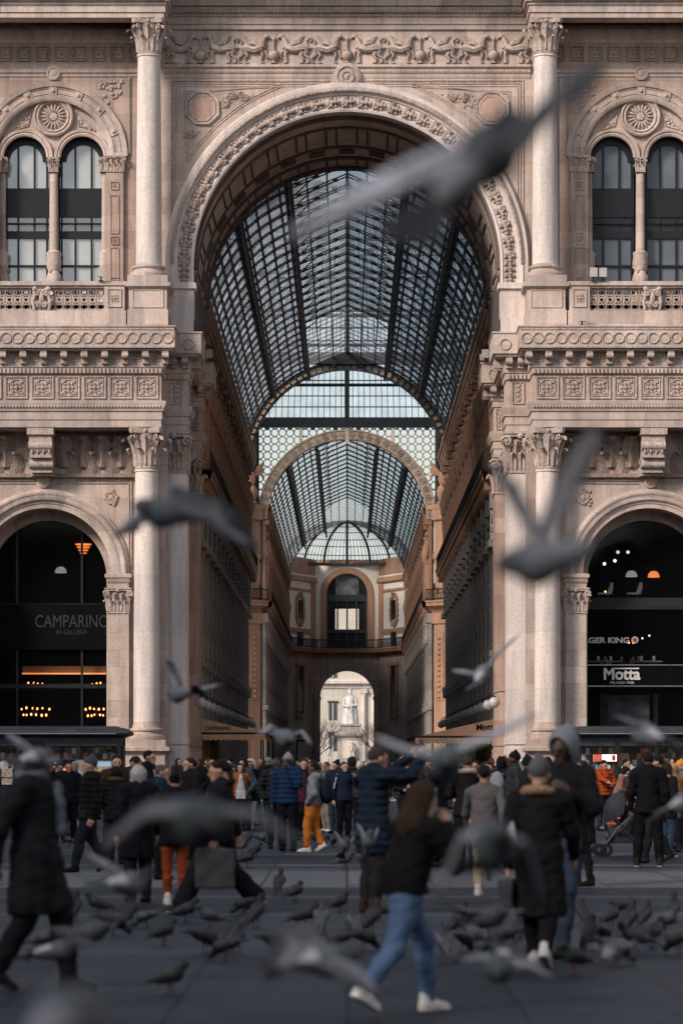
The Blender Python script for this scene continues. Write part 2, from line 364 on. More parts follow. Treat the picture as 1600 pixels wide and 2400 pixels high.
def rosette(mb, x, y, z, r):
    mb.ell((x, y, z), (r * .28, r * .2, r * .28), 8, 4)
    mb.lathe((x, y, z), [(r * .34, .0), (r * .38, -r * .1), (r * .44, 0)], 12, 'y')
    for k in range(8):
        a = k * math.pi / 4; q = .72 if k % 2 == 0 else .86
        mb.ell((x + r * q * math.cos(a), y, z + r * q * math.sin(a)), (r * .2, r * .14, r * .2), 6, 4)
        mb.ell((x + r * (q + .3) * math.cos(a + .2), y, z + r * (q + .3) * math.sin(a + .2)), (r * .12, r * .09, r * .12), 5, 3)
def frame_sq(mb, x0, x1, z0, z1, y, w=.09, p=.06):            # mitred raised frame on a wall looking to -Y
    o = [(x0, z0), (x1, z0), (x1, z1), (x0, z1)]; i_ = [(x0 + w, z0 + w), (x1 - w, z0 + w), (x1 - w, z1 - w), (x0 + w, z1 - w)]
    m_ = [((a + c) / 2, (b + d) / 2) for (a, b), (c, d) in zip(o, i_)]
    vs = [(x, y, z) for x, z in o] + [(x, y - p, z) for x, z in o] + [(x, y - p * .8, z) for x, z in m_] + [(x, y - p * .35, z) for x, z in m_] + [(x, y, z) for x, z in i_]
    mb.add(vs, [(r_ * 4 + k, r_ * 4 + (k + 1) % 4, (r_ + 1) * 4 + (k + 1) % 4, (r_ + 1) * 4 + k) for r_ in range(4) for k in range(4)])
def strip(mb, xs, top, bot, y):
    for a, b in zip(xs, xs[1:]): mb.add([(a, y, bot(a)), (b, y, bot(b)), (b, y, top(b)), (a, y, top(a))], [(0, 1, 2, 3)])

# ================================================================= GROUND
gm, nt, n, l, b = newmat('plaza_paving')
b.inputs['Roughness'].default_value = .75; b.inputs['Specular IOR Level'].default_value = .2
tc = n.new('ShaderNodeTexCoord'); sp = n.new('ShaderNodeSeparateXYZ'); l.new(tc.outputs['Object'], sp.inputs[0])
rp = n.new('ShaderNodeValToRGB'); cr = rp.color_ramp; cr.interpolation = 'CONSTANT'
mr = n.new('ShaderNodeMapRange'); mr.inputs['From Min'].default_value = 10; mr.inputs['From Max'].default_value = 110; l.new(sp.outputs['Y'], mr.inputs['Value']); l.new(mr.outputs[0], rp.inputs['Fac'])
base_, dk, lt, br_ = (.0135, .018, .028, 1), (.011, .015, .024, 1), (.05, .059, .074, 1), (.10, .106, .114, 1)  # nearest paving base is darker, a vignette put into the colour
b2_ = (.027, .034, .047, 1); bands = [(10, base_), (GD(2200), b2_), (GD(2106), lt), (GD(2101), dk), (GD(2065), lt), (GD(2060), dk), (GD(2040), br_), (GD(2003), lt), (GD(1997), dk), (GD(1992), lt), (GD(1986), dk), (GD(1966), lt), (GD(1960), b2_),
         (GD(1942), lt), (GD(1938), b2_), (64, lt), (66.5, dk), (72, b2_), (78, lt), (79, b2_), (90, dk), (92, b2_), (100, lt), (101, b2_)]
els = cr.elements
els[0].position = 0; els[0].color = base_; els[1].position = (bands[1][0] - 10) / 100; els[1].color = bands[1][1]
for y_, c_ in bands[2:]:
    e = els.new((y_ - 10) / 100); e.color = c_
br = n.new('ShaderNodeTexBrick'); br.inputs['Scale'].default_value = 1; br.inputs['Brick Width'].default_value = 2.6; br.inputs['Row Height'].default_value = 1.15; br.inputs['Mortar Size'].default_value = .022
br.inputs['Color1'].default_value = (.72, .72, .74, 1); br.inputs['Color2'].default_value = (1.3, 1.28, 1.26, 1); br.inputs['Mortar'].default_value = (.3, .3, .31, 1)
mp = n.new('ShaderNodeMapping'); mp.inputs['Rotation'].default_value = (0, 0, R(90)); l.new(tc.outputs['Object'], mp.inputs['Vector']); l.new(mp.outputs[0], br.inputs['Vector'])
nz = n.new('ShaderNodeTexNoise'); nz.inputs['Scale'].default_value = .7; nz.inputs['Detail'].default_value = 8; nz.inputs['Roughness'].default_value = .7; l.new(tc.outputs['Object'], nz.inputs['Vector'])
r2 = n.new('ShaderNodeMapRange'); r2.inputs['From Min'].default_value = .3; r2.inputs['From Max'].default_value = .7; r2.inputs['To Min'].default_value = .72; r2.inputs['To Max'].default_value = 1.25; l.new(nz.outputs['Fac'], r2.inputs['Value'])
q = n.new('ShaderNodeMix'); q.data_type = 'RGBA'; q.blend_type = 'MULTIPLY'; q.inputs['Factor'].default_value = 1; l.new(rp.outputs[0], q.inputs['A']); l.new(br.outputs['Color'], q.inputs['B'])
q2 = n.new('ShaderNodeVectorMath'); q2.operation = 'SCALE'; l.new(q.outputs['Result'], q2.inputs[0]); l.new(r2.outputs[0], q2.inputs['Scale']); 
gv = n.new('ShaderNodeTexVoronoi'); gv.inputs['Scale'].default_value = 1.6; l.new(tc.outputs['Object'], gv.inputs['Vector']); gl = n.new('ShaderNodeMath'); gl.operation = 'LESS_THAN'; gl.inputs[1].default_value = .035; l.new(gv.outputs['Distance'], gl.inputs[0])
gm_ = n.new('ShaderNodeMix'); gm_.data_type = 'RGBA'; l.new(gl.outputs[0], gm_.inputs['Factor']); l.new(q2.outputs[0], gm_.inputs['A']); gm_.inputs['B'].default_value = (.09, .09, .09, 1); l.new(gm_.outputs['Result'], b.inputs['Base Color'])
rg = n.new('ShaderNodeMapRange'); rg.inputs['From Min'].default_value = .3; rg.inputs['From Max'].default_value = .7; rg.inputs['To Min'].default_value = .45; rg.inputs['To Max'].default_value = .8; l.new(nz.outputs['Fac'], rg.inputs['Value']); l.new(rg.outputs[0], b.inputs['Roughness'])
sv = n.new('ShaderNodeTexNoise'); sv.inputs['Scale'].default_value = 40; l.new(tc.outputs['Object'], sv.inputs['Vector'])
bp = n.new('ShaderNodeBump'); bp.inputs['Strength'].default_value = .25; bp.inputs['Distance'].default_value = .01; l.new(sv.outputs['Fac'], bp.inputs['Height']); l.new(bp.outputs[0], b.inputs['Normal'])
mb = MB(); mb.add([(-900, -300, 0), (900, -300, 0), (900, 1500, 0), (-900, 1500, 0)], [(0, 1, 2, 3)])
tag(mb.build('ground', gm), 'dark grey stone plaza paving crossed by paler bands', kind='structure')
mb = MB(); mb.box(-7.2, 7.2, 121, 337, .004, .02)
tag(mb.build('gallery_floor', simple('gallery_mosaic', (.36, .32, .27), .35, var=.3, scale=.5)), 'brown mosaic floor of the covered gallery', kind='structure')

# ================================================================= TRIUMPHAL ARCH
ARCH = thing('triumphal_arch', (0, 119, 0), 'pink stone triumphal arch with tall Corinthian columns, carved friezes and a huge central archway', 'archway building')
Z0, ZT = 15.80, 33.1
def mx(path, sx): return path if sx < 0 else [(-x, y) for x, y in reversed(path)]
def bx(mb, sx, x0, x1, *a):
    mb.box(*(sorted((x0 * -sx, x1 * -sx))), *a)          # written for the left side (negative x), mirrored for sx=+1

ENT = [(-.6, Z0), (0, Z0), (0, 16.1), (.04, 16.12), (.04, 16.46), (.1, 16.48), (.1, 16.56), (.2, 16.76), (.2, 16.88), (0, 16.93), (0, 18.0), (.06, 18.03), (.06, 18.28), (.12, 18.32), (.12, 18.95), (.5, 18.97), (.5, 19.04), (.6, 19.08), (.6, 19.9), (.65, 19.94), (.65, 20.0), (-1.4, 20.02)]
UPP = [(-.8, ZT), (0, ZT), (0, ZT + .2), (.06, ZT + .22), (.06, ZT + .5), (.12, ZT + .52), (.12, ZT + .62), (.22, ZT + .66), (.22, ZT + .9), (.34, ZT + .94), (.34, ZT + 1.2), (.4, ZT + 1.24), (.4, ZT + 1.7), (.5, ZT + 1.8), (.5, ZT + 2.6), (-3, ZT + 2.62)]
for sx in (-1, 1):
    path = [(-24, 117.75), (-7.82, 117.75), (-7.82, 119.5), (-6.8, 119.5), (-6.8, 121.4), (-7.3, 121.4), (-7.3, 128.6), (-6.75, 128.6), (-6.75, 131.2), (-7.4, 131.2)]
    mb = MB(); mb.sweep(mx(path, sx), ENT)
    ent = mb.build('entablature', M['marble'], ARCH)
    # circles on the top band
    mb = MB()
    def circle(mb, x, y, z, r, ax='y', s=1):
        prof = [(r, 0), (r * .98, -.05), (r * .86, -.05), (r * .82, -.01), (r * .72, .0), (r * .6, .06), (r * .3, .1), (0, .11)]
        mb.lathe((x, y, z), prof, 20, 'y')
    for k in range(34): circle(mb, sx * (7.52 + .482 * k), 117.15, 19.47, .235)
    circle(mb, sx * 6.72, 118.9, 19.47, .24); circle(mb, sx * 6.72, 128.0, 19.47, .26)
    for (xa, ya, za, zb) in ((7.24, 117.15, 19.06, 19.12), (7.24, 117.15, 19.82, 19.88)): mb.box(*sorted((sx * xa, sx * 24)), ya - .03, ya + .01, za, zb)
    mb.build('roundel_band', M['carved'], ent)
    mb = MB()                                               # console brackets and the flowers between them
    for k in range(20):
        x = sx * (7.6 + .855 * k)
        if k == 0: x = sx * 7.62
        for (dz, dy, hh) in ((0, -.36, .14), (-.14, -.26, .16), (-.3, -.12, .16)):
            mb.box(x - .13, x + .13, 117.63 + dy, 117.75, 18.97 - .0 + dz - hh, 18.97 + dz)
        mb.lathe((x - .14, 117.63 - .27, 18.76), [(.0, 0), (.13, 0), (.13, .28), (0, .28)], 10, 'x'); mb.lathe((x - .12, 117.63 - .04, 18.5), [(.0, 0), (.1, 0), (.1, .24), (0, .24)], 10, 'x')
        rosette(mb, x + sx * .427, 117.6, 18.68, .17)
    mb.build('bracket_row', M['carved'], ent)
    for (xx, yy) in ((7.15, 119.4), (6.95, 128.5)):
        for q in (-.25, .25):
            mb = MB(); x = sx * (xx + q); mb.box(x - .13, x + .13, yy - .36, yy, 18.83, 18.97); mb.box(x - .13, x + .13, yy - .2, yy, 18.5, 18.83); mb.lathe((x - .14, yy - .27, 18.76), [(.0, 0), (.13, 0), (.13, .28), (0, .28)], 10, 'x'); mb.build('bracket', M['carved'], ent)
    for yy in (120.0, 120.8, 129.4, 130.4): mb = MB(); mb.box(*sorted((sx * 6.7, sx * 6.3)), yy - .13, yy + .13, 18.6, 18.96); mb.build('bracket', M['carved'], ent)
    mb = MB()
    for k in range(96): x = sx * (7.86 + .168 * k); mb.box(x - .052, x + .052, 117.58, 117.7, 18.06, 18.26)
    mb.build('dentil_row', M['marble'], ent); mb = MB()
    for k in range(6): x = sx * (6.9 + .168 * k); mb.box(x - .052, x + .052, 119.34, 119.45, 18.06, 18.26)
    mb.build('dentil_row', M['marble'], ent); mb = MB()
    for k in range(120): x = sx * (7.86 + .134 * k); mb.ell((x, 117.6, 16.66), (.05, .05, .055), 6, 4)
    mb.build('bead_row', M['marble'], ent)
    mb = MB()                                               # square coffers of the frieze
    for k in range(15):
        x = sx * (8.42 + 1.098 * k); frame_sq(mb, x - .47, x + .47, 17.0, 17.94, 117.745, .1, .07); frame_sq(mb, x - .35, x + .35, 17.12, 17.82, 117.745, .07, .05)
        rosette(mb, x, 117.7, 17.47, .24)
        for a in (-1, 1):
            for c in (-1, 1): mb.ell((x + a * .24, 117.72, 17.47 + c * .24), (.075, .06, .075), 6, 4); mb.ell((x + a * .16, 117.72, 17.47 + c * .27), (.05, .05, .05), 5, 3)
    mb.build('rosette_frieze', M['carved'], ent)
    for xx, yy, w in ((7.3, 119.495, .26), (6.98, 128.595, .14)):
        mb = MB()
        frame_sq(mb, sx * xx - w, sx * xx + w, 17.0, 17.94, yy, .07, .06)
        for q in range(4): mb.ell((sx * xx, yy, 17.17 + .2 * q), (w * .5, .06, .09), 7, 4); mb.ell((sx * xx - w * .35, yy, 17.25 + .2 * q), (.05, .05, .05), 5, 3); mb.ell((sx * xx + w * .35, yy, 17.25 + .2 * q), (.05, .05, .05), 5, 3)
        mb.build('carved_panel', M['carved'], ent)

    # ---- columns, two storeys
    for (cxx, cyy, r, zb, zs, zc, zt) in ((8.48, 118.4, .555, 2.62, 3.38, 14.06, Z0), (8.39, 118.55, .55, 22.2, 22.78, 31.65, ZT)):
        mb = MB(); x = sx * cxx
        H = zc - zs
        mb.lathe((x, cyy, 0), [(r * (1 - .14 * (t / 12) ** 1.8), zs + H * t / 12) for t in range(13)], 40)
        mb.lathe((x, cyy, zc), [(r * .86, -.1), (r * .94, -.08), (r * .94, -.02), (r * .88, 0)], 40)
        c_ = mb.build('column', M['pale'], ARCH)
        mb = MB()
        mb.lathe((x, cyy, zb), [(r * 1.45, 0), (r * 1.5, .08), (r * 1.45, .2), (r * 1.2, .24), (r * 1.15, .34), (r * 1.28, .4), (r * 1.28, .48), (r * 1.1, .52), (r * 1.02, (zs - zb) * .9), (r, zs - zb)], 40)
        mb.box(x - r * 1.55, x + r * 1.55, cyy - r * 1.55, cyy + r * 1.55, zb - .28, zb + .01)
        mb.build('column_base', M['marble'], c_)
        capital(x, cyy, zc, zt, r * .86).build('column_capital', M['carved'], c_)
        mb = MB()
        if zb < 5:
            mb.box(x - .82, x + .82, cyy - .82, 119.3, .35, 2.06); mb.box(x - .9, x + .9, cyy - .9, 119.3, 0, .35)
            mb.sweep([(x - .82, 119.3), (x - .82, cyy - .82), (x + .82, cyy - .82), (x + .82, 119.3)], [(0, 1.98), (.05, 2.04), (.1, 2.12), (.2, 2.16), (.2, 2.3), (.12, 2.34), (-.5, 2.35)])
        else:
            mb.box(x - .86, x + .86, cyy - .78, 119.9, 20.0, 20.75); mb.box(x - .8, x + .8, cyy - .72, 119.9, 20.75, 21.75)
            mb.sweep([(x - .8, 119.9), (x - .8, cyy - .72), (x + .8, cyy - .72), (x + .8, 119.9)], [(0, 21.6), (.06, 21.68), (.16, 21.74), (.16, 21.9), (.1, 21.93), (-.5, 21.94)])
            frame_sq(mb, x - .66, x + .66, 20.85, 21.62, cyy - .72, .09, .04)
        mb.build('pedestal', M['marble'], c_)
    # ---- flat pilasters of the passage mouth and its far end
    for (xa, xb, yf, nm) in ((-7.95, -6.85, 119.55, 0), (-7.45, -6.8, 128.7, 1)):
        x0, x1 = sorted((xa * -sx, xb * -sx)); mb = MB()
        mb.box(x0, x1, yf, yf + 1.8, 2.3, 14.06); mb.box(x0 - .05, x1 + .05, yf - .06, yf + 1.9, 0, 2.3); mb.box(x0 - .04, x1 + .04, yf - .05, yf + 1.9, 2.45, 2.75)
        p_ = mb.build('pilaster', M['pale'] if not nm else M['rose'], ARCH)
        mb = MB(); flat_capital(mb, x0, x1, yf, 14.06, Z0, 1.8); mb.build('pilaster_capital', M['carved'], p_)
    # ---- passage side wall
    mb = MB(); bx(mb, sx, -9.0, -7.3, 119.75, 131.3, 0, 20.02); mb.build('passage_wall', M['rose'], ARCH)

    # ---- side bay, ground storey: deep arch with glazed shop
    cxb = sx * 12.85; mb = MB()
    xa, xb_ = sorted((sx * 24, sx * 7.6))
    mb.wall_arch(xa, xb_, 0, Z0 - .0, cxb, 2.84, 9.72, 119.2, 1.3); 
    mb.wall_arch(xa, xb_, 0, Z0 - .1, cxb, 2.5, 9.62, 120.5, .5)
    mb.build('bay_wall', M['marble'], ARCH)
    mb = MB()
    mb.ring(cxb, 9.72, [(2.8, 119.2), (2.8, 119.12), (2.98, 119.1), (3.0, 119.06), (3.08, 119.05), (3.1, 119.0), (3.3, 118.98), (3.36, 118.9), (3.46, 118.9), (3.5, 119.02), (3.6, 119.06), (3.6, 119.2)], 0, math.pi, 56)
    ar = mb.build('archivolt', M['marble'], ARCH)
    mb = MB()
    for k in range(100):
        a = math.pi * (k + .5) / 100; mb.xbox((cxb + 3.2 * math.cos(a), 118.97, 9.72 + 3.2 * math.sin(a)), Vector((math.cos(a), 0, math.sin(a))) * .055, Vector((-math.sin(a), 0, math.cos(a))) * .03, (0, .04, 0))
        if k == 0: mb.ring(cxb, 9.72, [(3.14, 118.975), (3.45, 118.895)], 0, math.pi, 50)
        mb.ell((cxb + 3.41 * math.cos(a), 118.9, 9.72 + 3.41 * math.sin(a)), .036, 5, 3)
    mb.build('dentil_ring', M['marble'], ar)
    for s2 in (-1, 1):                                       # piers that carry the small arch
        xc = cxb + s2 * 3.13; mb = MB(); x0, x1 = xc - .45, xc + .45
        mb.box(x0, x1, 118.92, 119.3, 0, 8.02); mb.box(x0 - .06, x1 + .06, 118.86, 119.4, 0, 1.1)
        mb.sweep([(x0, 119.5), (x0, 118.92), (x1, 118.92), (x1, 119.5)], [(0, 9.1), (0, 9.3), (.05, 9.34), (.05, 9.5), (.12, 9.54), (.12, 9.68), (.02, 9.72)])
        mb.box(x0 + .03, x1 - .03, 118.96, 119.4, 8.9, 9.5)
        for q in range(9): mb.box(x0 + .03 + q * .1, x0 + .09 + q * .1, 118.84, 118.9, 9.4, 9.5)
        p_ = mb.build('pier', M['marble'], ARCH)
        mb = MB(); flat_capital(mb, x0, x1, 118.92, 8.02, 9.1, .5, 3); mb.build('pier_capital', M['carved'], p_)
    mb = MB()                                                # console, roundel, spandrel frame and acanthus frieze
    xk = sx * 12.92
    for (z0, z1, yo, w) in ((15.5, Z0 - .01, 117.78, .56), (15.15, 15.5, 117.9, .48), (14.55, 15.15, 118.0, .46), (14.35, 14.55, 118.2, .5), (13.95, 14.35, 118.35, .44), (13.85, 13.95, 118.6, .48)): mb.box(xk - w, xk + w, yo, 119.3, z0, z1)
    for zz, yy, r in ((15.05, 117.95, .22), (14.3, 118.25, .2)): mb.lathe((xk - .5, yy + .1, zz), [(0, 0), (r, 0), (r, 1.0), (0, 1.0)], 12, 'x')
    for q in range(7): mb.ell((xk + (q - 3) * .12, 117.96, 14.85 + .08 * (q % 2)), (.07, .06, .16), 6, 4)
    mb.build('console', M['carved'], ARCH)
    mb = MB()
    for k in range(18):
        x = sx * (9.2 + .82 * k)
        if abs(abs(x) - 12.92) < .55: continue
        leaf(mb, (x, 119.15, 13.98), (0, -1), .95, .78, 1.0); leaf(mb, (x + sx * .41, 119.1, 14.25), (0, -1), 1.35, .8, 1.1)
    mb.box(*sorted((sx * 8.9, sx * 24)), 118.98, 119.25, 13.82, 13.98); mb.box(*sorted((sx * 7.9, sx * 24)), 117.9, 119.3, 15.72, 15.83)
    mb.build('acanthus_frieze', M['carved_dark'], ARCH)
    mb = MB()
    mb.lathe((xk, 119.05, 13.62), [(.26, .15), (.26, 0), (.2, -.03), (.17, 0), (.12, -.02), (0, -.05)], 18, 'y')
    for s2 in (-1, 1):
        xs = cxb + s2 * 3.4
        for o_ in (0, .12): mb.tube([(cxb + s2 * .45, 119.17, 13.7 - o_), (xs + s2 * (.28 - o_), 119.17, 13.7 - o_), (xs + s2 * (.28 - o_), 119.17, 10.0)], .04 - .1 * o_, 5)
        for q in range(26):
            a = rnd.uniform(0, 6.28); rr = rnd.uniform(.03, .42); mb.ell((cxb + s2 * (2.75 + rr * .8 * math.cos(a)), 119.17, 12.95 + rr * math.sin(a)), (rnd.uniform(.04, .09), .06, rnd.uniform(.04, .09)), 6, 4)
        mb.lathe((cxb + s2 * 2.8, 119.12, 12.95), [(.26, .08), (.26, 0), (.2, 0), (.18, .04), (.1, 0), (0, -.03)], 14, 'y')
    mb.build('spandrel_relief', M['carved'], ARCH)

    # ---- side bay, upper storey: twin window under a round arch
    cxu = sx * 12.6; mb = MB()
    mb.wall_arch(xa, sorted((sx * 24, sx * 7.6))[1], 20, ZT + .2, cxu, 2.43, 27.68, 120.0, .5, 40)
    mb.build('upper_wall', M['rose'], ARCH)
    mb = MB()
    r0, rs, zs = 2.43, .93, 27.68
    def topf(x): return zs + math.sqrt(max(0, r0 ** 2 - (x - cxu) ** 2))
    def botf(x):
        u = abs(x - cxu) - 1.23
        return zs + math.sqrt(rs ** 2 - u * u) if abs(u) < rs else zs
    strip(mb, [cxu - r0 + 2 * r0 * k / 120 for k in range(121)], topf, botf, 120.25)
    ty = mb.build('tympanum', M['marble'], ARCH)
    mb = MB(); mb.ring(cxu, zs, [(2.4, 120.25), (2.4, 119.98), (2.5, 119.9), (2.62, 119.9), (2.64, 119.96), (2.98, 119.96), (3.0, 119.88), (3.2, 119.84), (3.24, 120.0)], 0, math.pi, 48)
    for k in range(9):
        a = math.pi * k / 8
        p = Vector((cxu + 2.81 * math.cos(a), 119.94, zs + 2.81 * math.sin(a))); u, w = Vector((math.cos(a), 0, math.sin(a))), Vector((-math.sin(a), 0, math.cos(a)))
        mb.xbox(p, u * .17, w * .17, (0, .03, 0)); mb.ell(p + Vector((0, -.04, 0)), (.1, .05, .1), 8, 4)
        if k < 8:
            for q0, q1 in ((.2, .8),):
                for rr in (2.7, 2.92):
                    pts = [(cxu + rr * math.cos(a + math.pi / 8 * (q0 + (q1 - q0) * j / 6)), 119.95, zs + rr * math.sin(a + math.pi / 8 * (q0 + (q1 - q0) * j / 6))) for j in range(7)]; mb.tube(pts, .025, 4)
    for s2 in (-1, 1): mb.ring(cxu + s2 * 1.23, zs, [(.92, 120.3), (.92, 120.12), (1.0, 120.08), (1.06, 120.12), (1.1, 120.06), (1.2, 120.05), (1.23, 120.25)], 0, math.pi, 28)
    mb.build('window_archivolt', M['marble'], ty)
    mb = MB(); zc = 29.44
    mb.lathe((cxu, 120.12, zc), [(.86, .12), (.86, -.06), (.8, -.1), (.72, -.02), (.66, -.08), (.58, .0), (.55, .08), (.2, .06), (.16, -.02), (0, -.04)], 32, 'y')
    for k in range(18):
        a = 2 * math.pi * k / 18; rot = Matrix.Rotation(-a, 3, 'Y')
        mb.ell((cxu + .37 * math.cos(a), 120.14, zc + .37 * math.sin(a)), (.2, .05, .05), 7, 4, rot)
    for s2 in (-1, 1):
        for q in range(16):
            t = rnd.random(); mb.ell((cxu + s2 * (1.05 + t * .8), 120.24, 29.35 - t * .75 + rnd.uniform(-.12, .18)), (rnd.uniform(.05, .1), .05, rnd.uniform(.04, .08)), 6, 4)
        mb.tube([(cxu + s2 * .95, 120.22, 29.72), (cxu + s2 * 1.75, 120.22, 28.85), (cxu + s2 * 1.1, 120.22, 29.05), (cxu + s2 * .95, 120.22, 29.72)], .03, 4)
    mb.build('shell_medallion', M['carved'], ty)
    # colonettes
    for dx in (0, -2.2, 2.2):
        mb = MB(); x = cxu + dx; r = .2 if dx == 0 else .15
        mb.lathe((x, 120.3, 0), [(r * 1.6, 21.4), (r * 1.6, 21.75), (r * 1.1, 21.85), (r * 1.5, 22.25), (r * 1.75, 22.5), (r * 1.2, 22.8), (r * 1.3, 22.85), (r * 1.7, 23.15), (r * 1.5, 23.45), (r * 1.65, 23.6), (r, 23.7), (r * .9, 27.05)], 18)
        for q in range(14):
            a = q * 2.4; zz = 21.95 + .12 * q; mb.ell((x + r * 1.4 * math.cos(a), 120.3 + r * 1.4 * math.sin(a), zz), (.07, .07, .1), 6, 4)
        c_ = mb.build('colonette', M['marble'], ARCH)
        mb = MB(); flat_capital(mb, x - .17, x + .17, 120.1, 27.05, 27.68, .4, 2); mb.build('colonette_capital', M['carved'], c_)
    for s2 in (-1, 1):
        x0, x1 = sorted((cxu + s2 * 2.28, cxu + s2 * 3.02)); mb = MB()
        mb.box(x0, x1, 119.82, 120.2, 20, 27.0); mb.box(x0 - .06, x1 + .06, 119.74, 120.2, 20, 22.1)
        for (za, zb) in ((22.25, 23.75), (24.35, 26.0)): frame_sq(mb, x0 + .18, x1 - .18, za, zb, 119.82, .06, .04)
        for zz in (22.0 + .0, 24.05, 26.4): frame_sq(mb, x0 + .2, x1 - .2, zz - .17 + (.3 if zz < 23 else 0), zz + .17 + (.3 if zz < 23 else 0), 119.82, .05, .05); rosette(mb, (x0 + x1) / 2, 119.8, zz + (.3 if zz < 23 else 0), .08)
        p_ = mb.build('window_pilaster', M['rose'], ARCH)
        mb = MB(); flat_capital(mb, x0, x1, 119.82, 27.0, 27.68, .4, 3); mb.build('pilaster_capital', M['carved'], p_)
    # window lights: black frames, panes, blinds
    for s2 in (-1, 1):
        x = cxu + s2 * 1.23; mb = MB(); y0, y1 = 120.62, 120.7
        for xx in (x - .93, x - .34, x + .36, x + .9): mb.box(xx - .04, xx + .04, y0, y1, 21.5, 28.5)
        for za, zb in ((21.5, 21.9), (23.05, 23.14), (24.28, 24.6), (25.2, 26.45)): mb.box(x - 1, x + 1, y0 - .02, y1 - .02, za, zb)
        mb.box(x - 1, x + 1, y0 - .08, y0 - .02, 24.9, 24.95)
        mb.ring(x, 27.6, [(.72, 120.6), (.72, 120.68), (1.3, 120.68), (1.3, 120.6), (.72, 120.6)], 0, math.pi, 20)
        w_ = mb.build('window', M['black'], ARCH)
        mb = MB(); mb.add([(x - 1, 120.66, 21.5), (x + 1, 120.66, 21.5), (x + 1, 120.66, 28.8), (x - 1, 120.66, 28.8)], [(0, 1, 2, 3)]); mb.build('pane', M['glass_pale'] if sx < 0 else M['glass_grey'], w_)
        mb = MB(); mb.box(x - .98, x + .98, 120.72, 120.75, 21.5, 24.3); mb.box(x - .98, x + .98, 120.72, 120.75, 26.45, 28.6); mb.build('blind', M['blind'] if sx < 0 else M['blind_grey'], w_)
    mb = MB(); mb.box(cxu - 3, cxu + 3, 121.2, 121.3, 20, 31); mb.build('window_backing', M['dark'], ARCH)
    # rosette frieze below the top entablature and its mouldings, corner foliage
    mb = MB(); y = 120.0
    for k in range(18):
        x = sx * (9.05 + .8 * k); frame_sq(mb, x - .3, x + .3, 31.78, 32.42, y, .07, .08); frame_sq(mb, x - .19, x + .19, 31.9, 32.3, y, .05, .05); mb.ell((x, y, 32.1), (.09, .06, .09), 7, 4)
    mb.build('square_frieze', M['carved_dark'], ARCH)
    mb = MB()
    mb.sweep(mx([(-24, 120.0), (-8.9, 120.0)], sx), [(0, 31.1), (.05, 31.12), (.05, 31.22), (.12, 31.28), (.12, 31.42), (0, 31.46)])
    mb.sweep(mx([(-24, 120.0), (-8.9, 120.0)], sx), [(0, 32.5), (.08, 32.55), (.08, 32.7), (.2, 32.8), (.2, 33.1)])
    mb.box(*sorted((sx * 9.28, sx * 9.4)), 119.93, 120.02, 27.8, 31.1)
    mb.lathe((cxu, 119.95, 31.25), [(.3, .05), (.3, -.08), (.22, -.1), (.18, -.04), (.1, -.08), (0, -.1)], 18, 'y')
    for q in range(40):
        t = rnd.random(); mb.ell((cxu - sx * (2.0 + 1.0 * rnd.random()), 119.98, 30.95 - rnd.random() * (.2 + .95 * t)), (rnd.uniform(.05, .11), .06, rnd.uniform(.05, .1)), 6, 4)
    for q in range(36): mb.ell((sx * 9.34, 119.92, 27.9 + .09 * q), .035, 5, 3)
    mb.build('window_moulding', M['marble'], ARCH)
    # balustrade
    mb = MB(); mb.box(*sorted((sx * 9.3, sx * 24)), 117.75, 118.6, 20.0, 20.72); mb.box(*sorted((sx * 10.2, sx * 24)), 117.82, 118.3, 21.68, 21.78); mb.box(*sorted((sx * 9.3, sx * 24)), 117.72, 118.4, 21.78, 21.95)
    mb.box(*sorted((sx * 9.36, sx * 10.22)), 117.78, 118.4, 20.72, 21.78); frame_sq(mb, *sorted((sx * 9.5, sx * 10.08)), 20.86, 21.64, 117.78, .08, .05); rosette(mb, sx * 9.79, 117.74, 21.25, .17)
    bal = mb.build('balustrade', M['marble'], ARCH)
    mb = MB(); x0 = sx * 10.38; y = 118.0
    for zz in (20.9, 21.5):
        mb.lathe((x0, y, zz), [(.15, -.07), (.15, .07), (.1, .07), (.1, -.07), (.15, -.07)], 12, 'y')
    mb.lathe((x0, y, 21.2), [(.13, -.08), (.13, .08), (.075, .08), (.075, -.08), (.13, -.08)], 12, 'y')
    for q in (-.13, .13): mb.box(x0 + q - .035, x0 + q + .035, y - .07, y + .07, 20.72, 21.68)
    b0 = mb.build('baluster', M['carved'], bal)
    for k in range(1, 34):
        if abs(10.38 + .35 * k - 12.85) > .3: copy_part(b0, bal, (sx * .35 * k, 0, 0))
    mb = MB(); x = sx * 12.85
    for s2 in (-1, 1):
        volute(mb, (x + s2 * .2, 117.75, 21.45), (s2, 0, 0), .16, (0, -1, 0), .07); volute(mb, (x + s2 * .14, 117.75, 20.95), (-s2, 0, 0), .13, (0, -1, 0), .06)
        mb.tube([(x + s2 * .3, 117.8, 20.75), (x + s2 * .36, 117.76, 21.1), (x + s2 * .28, 117.76, 21.4)], .08, 6); mb.ell((x + s2 * .28, 117.74, 21.62), .12, 7, 5)
    mb.ell((x, 117.74, 21.25), (.12, .1, .3), 7, 5); mb.box(x - .3, x + .3, 117.85, 118.2, 20.72, 21.7)
    mb.build('cartouche', M['carved'], bal)

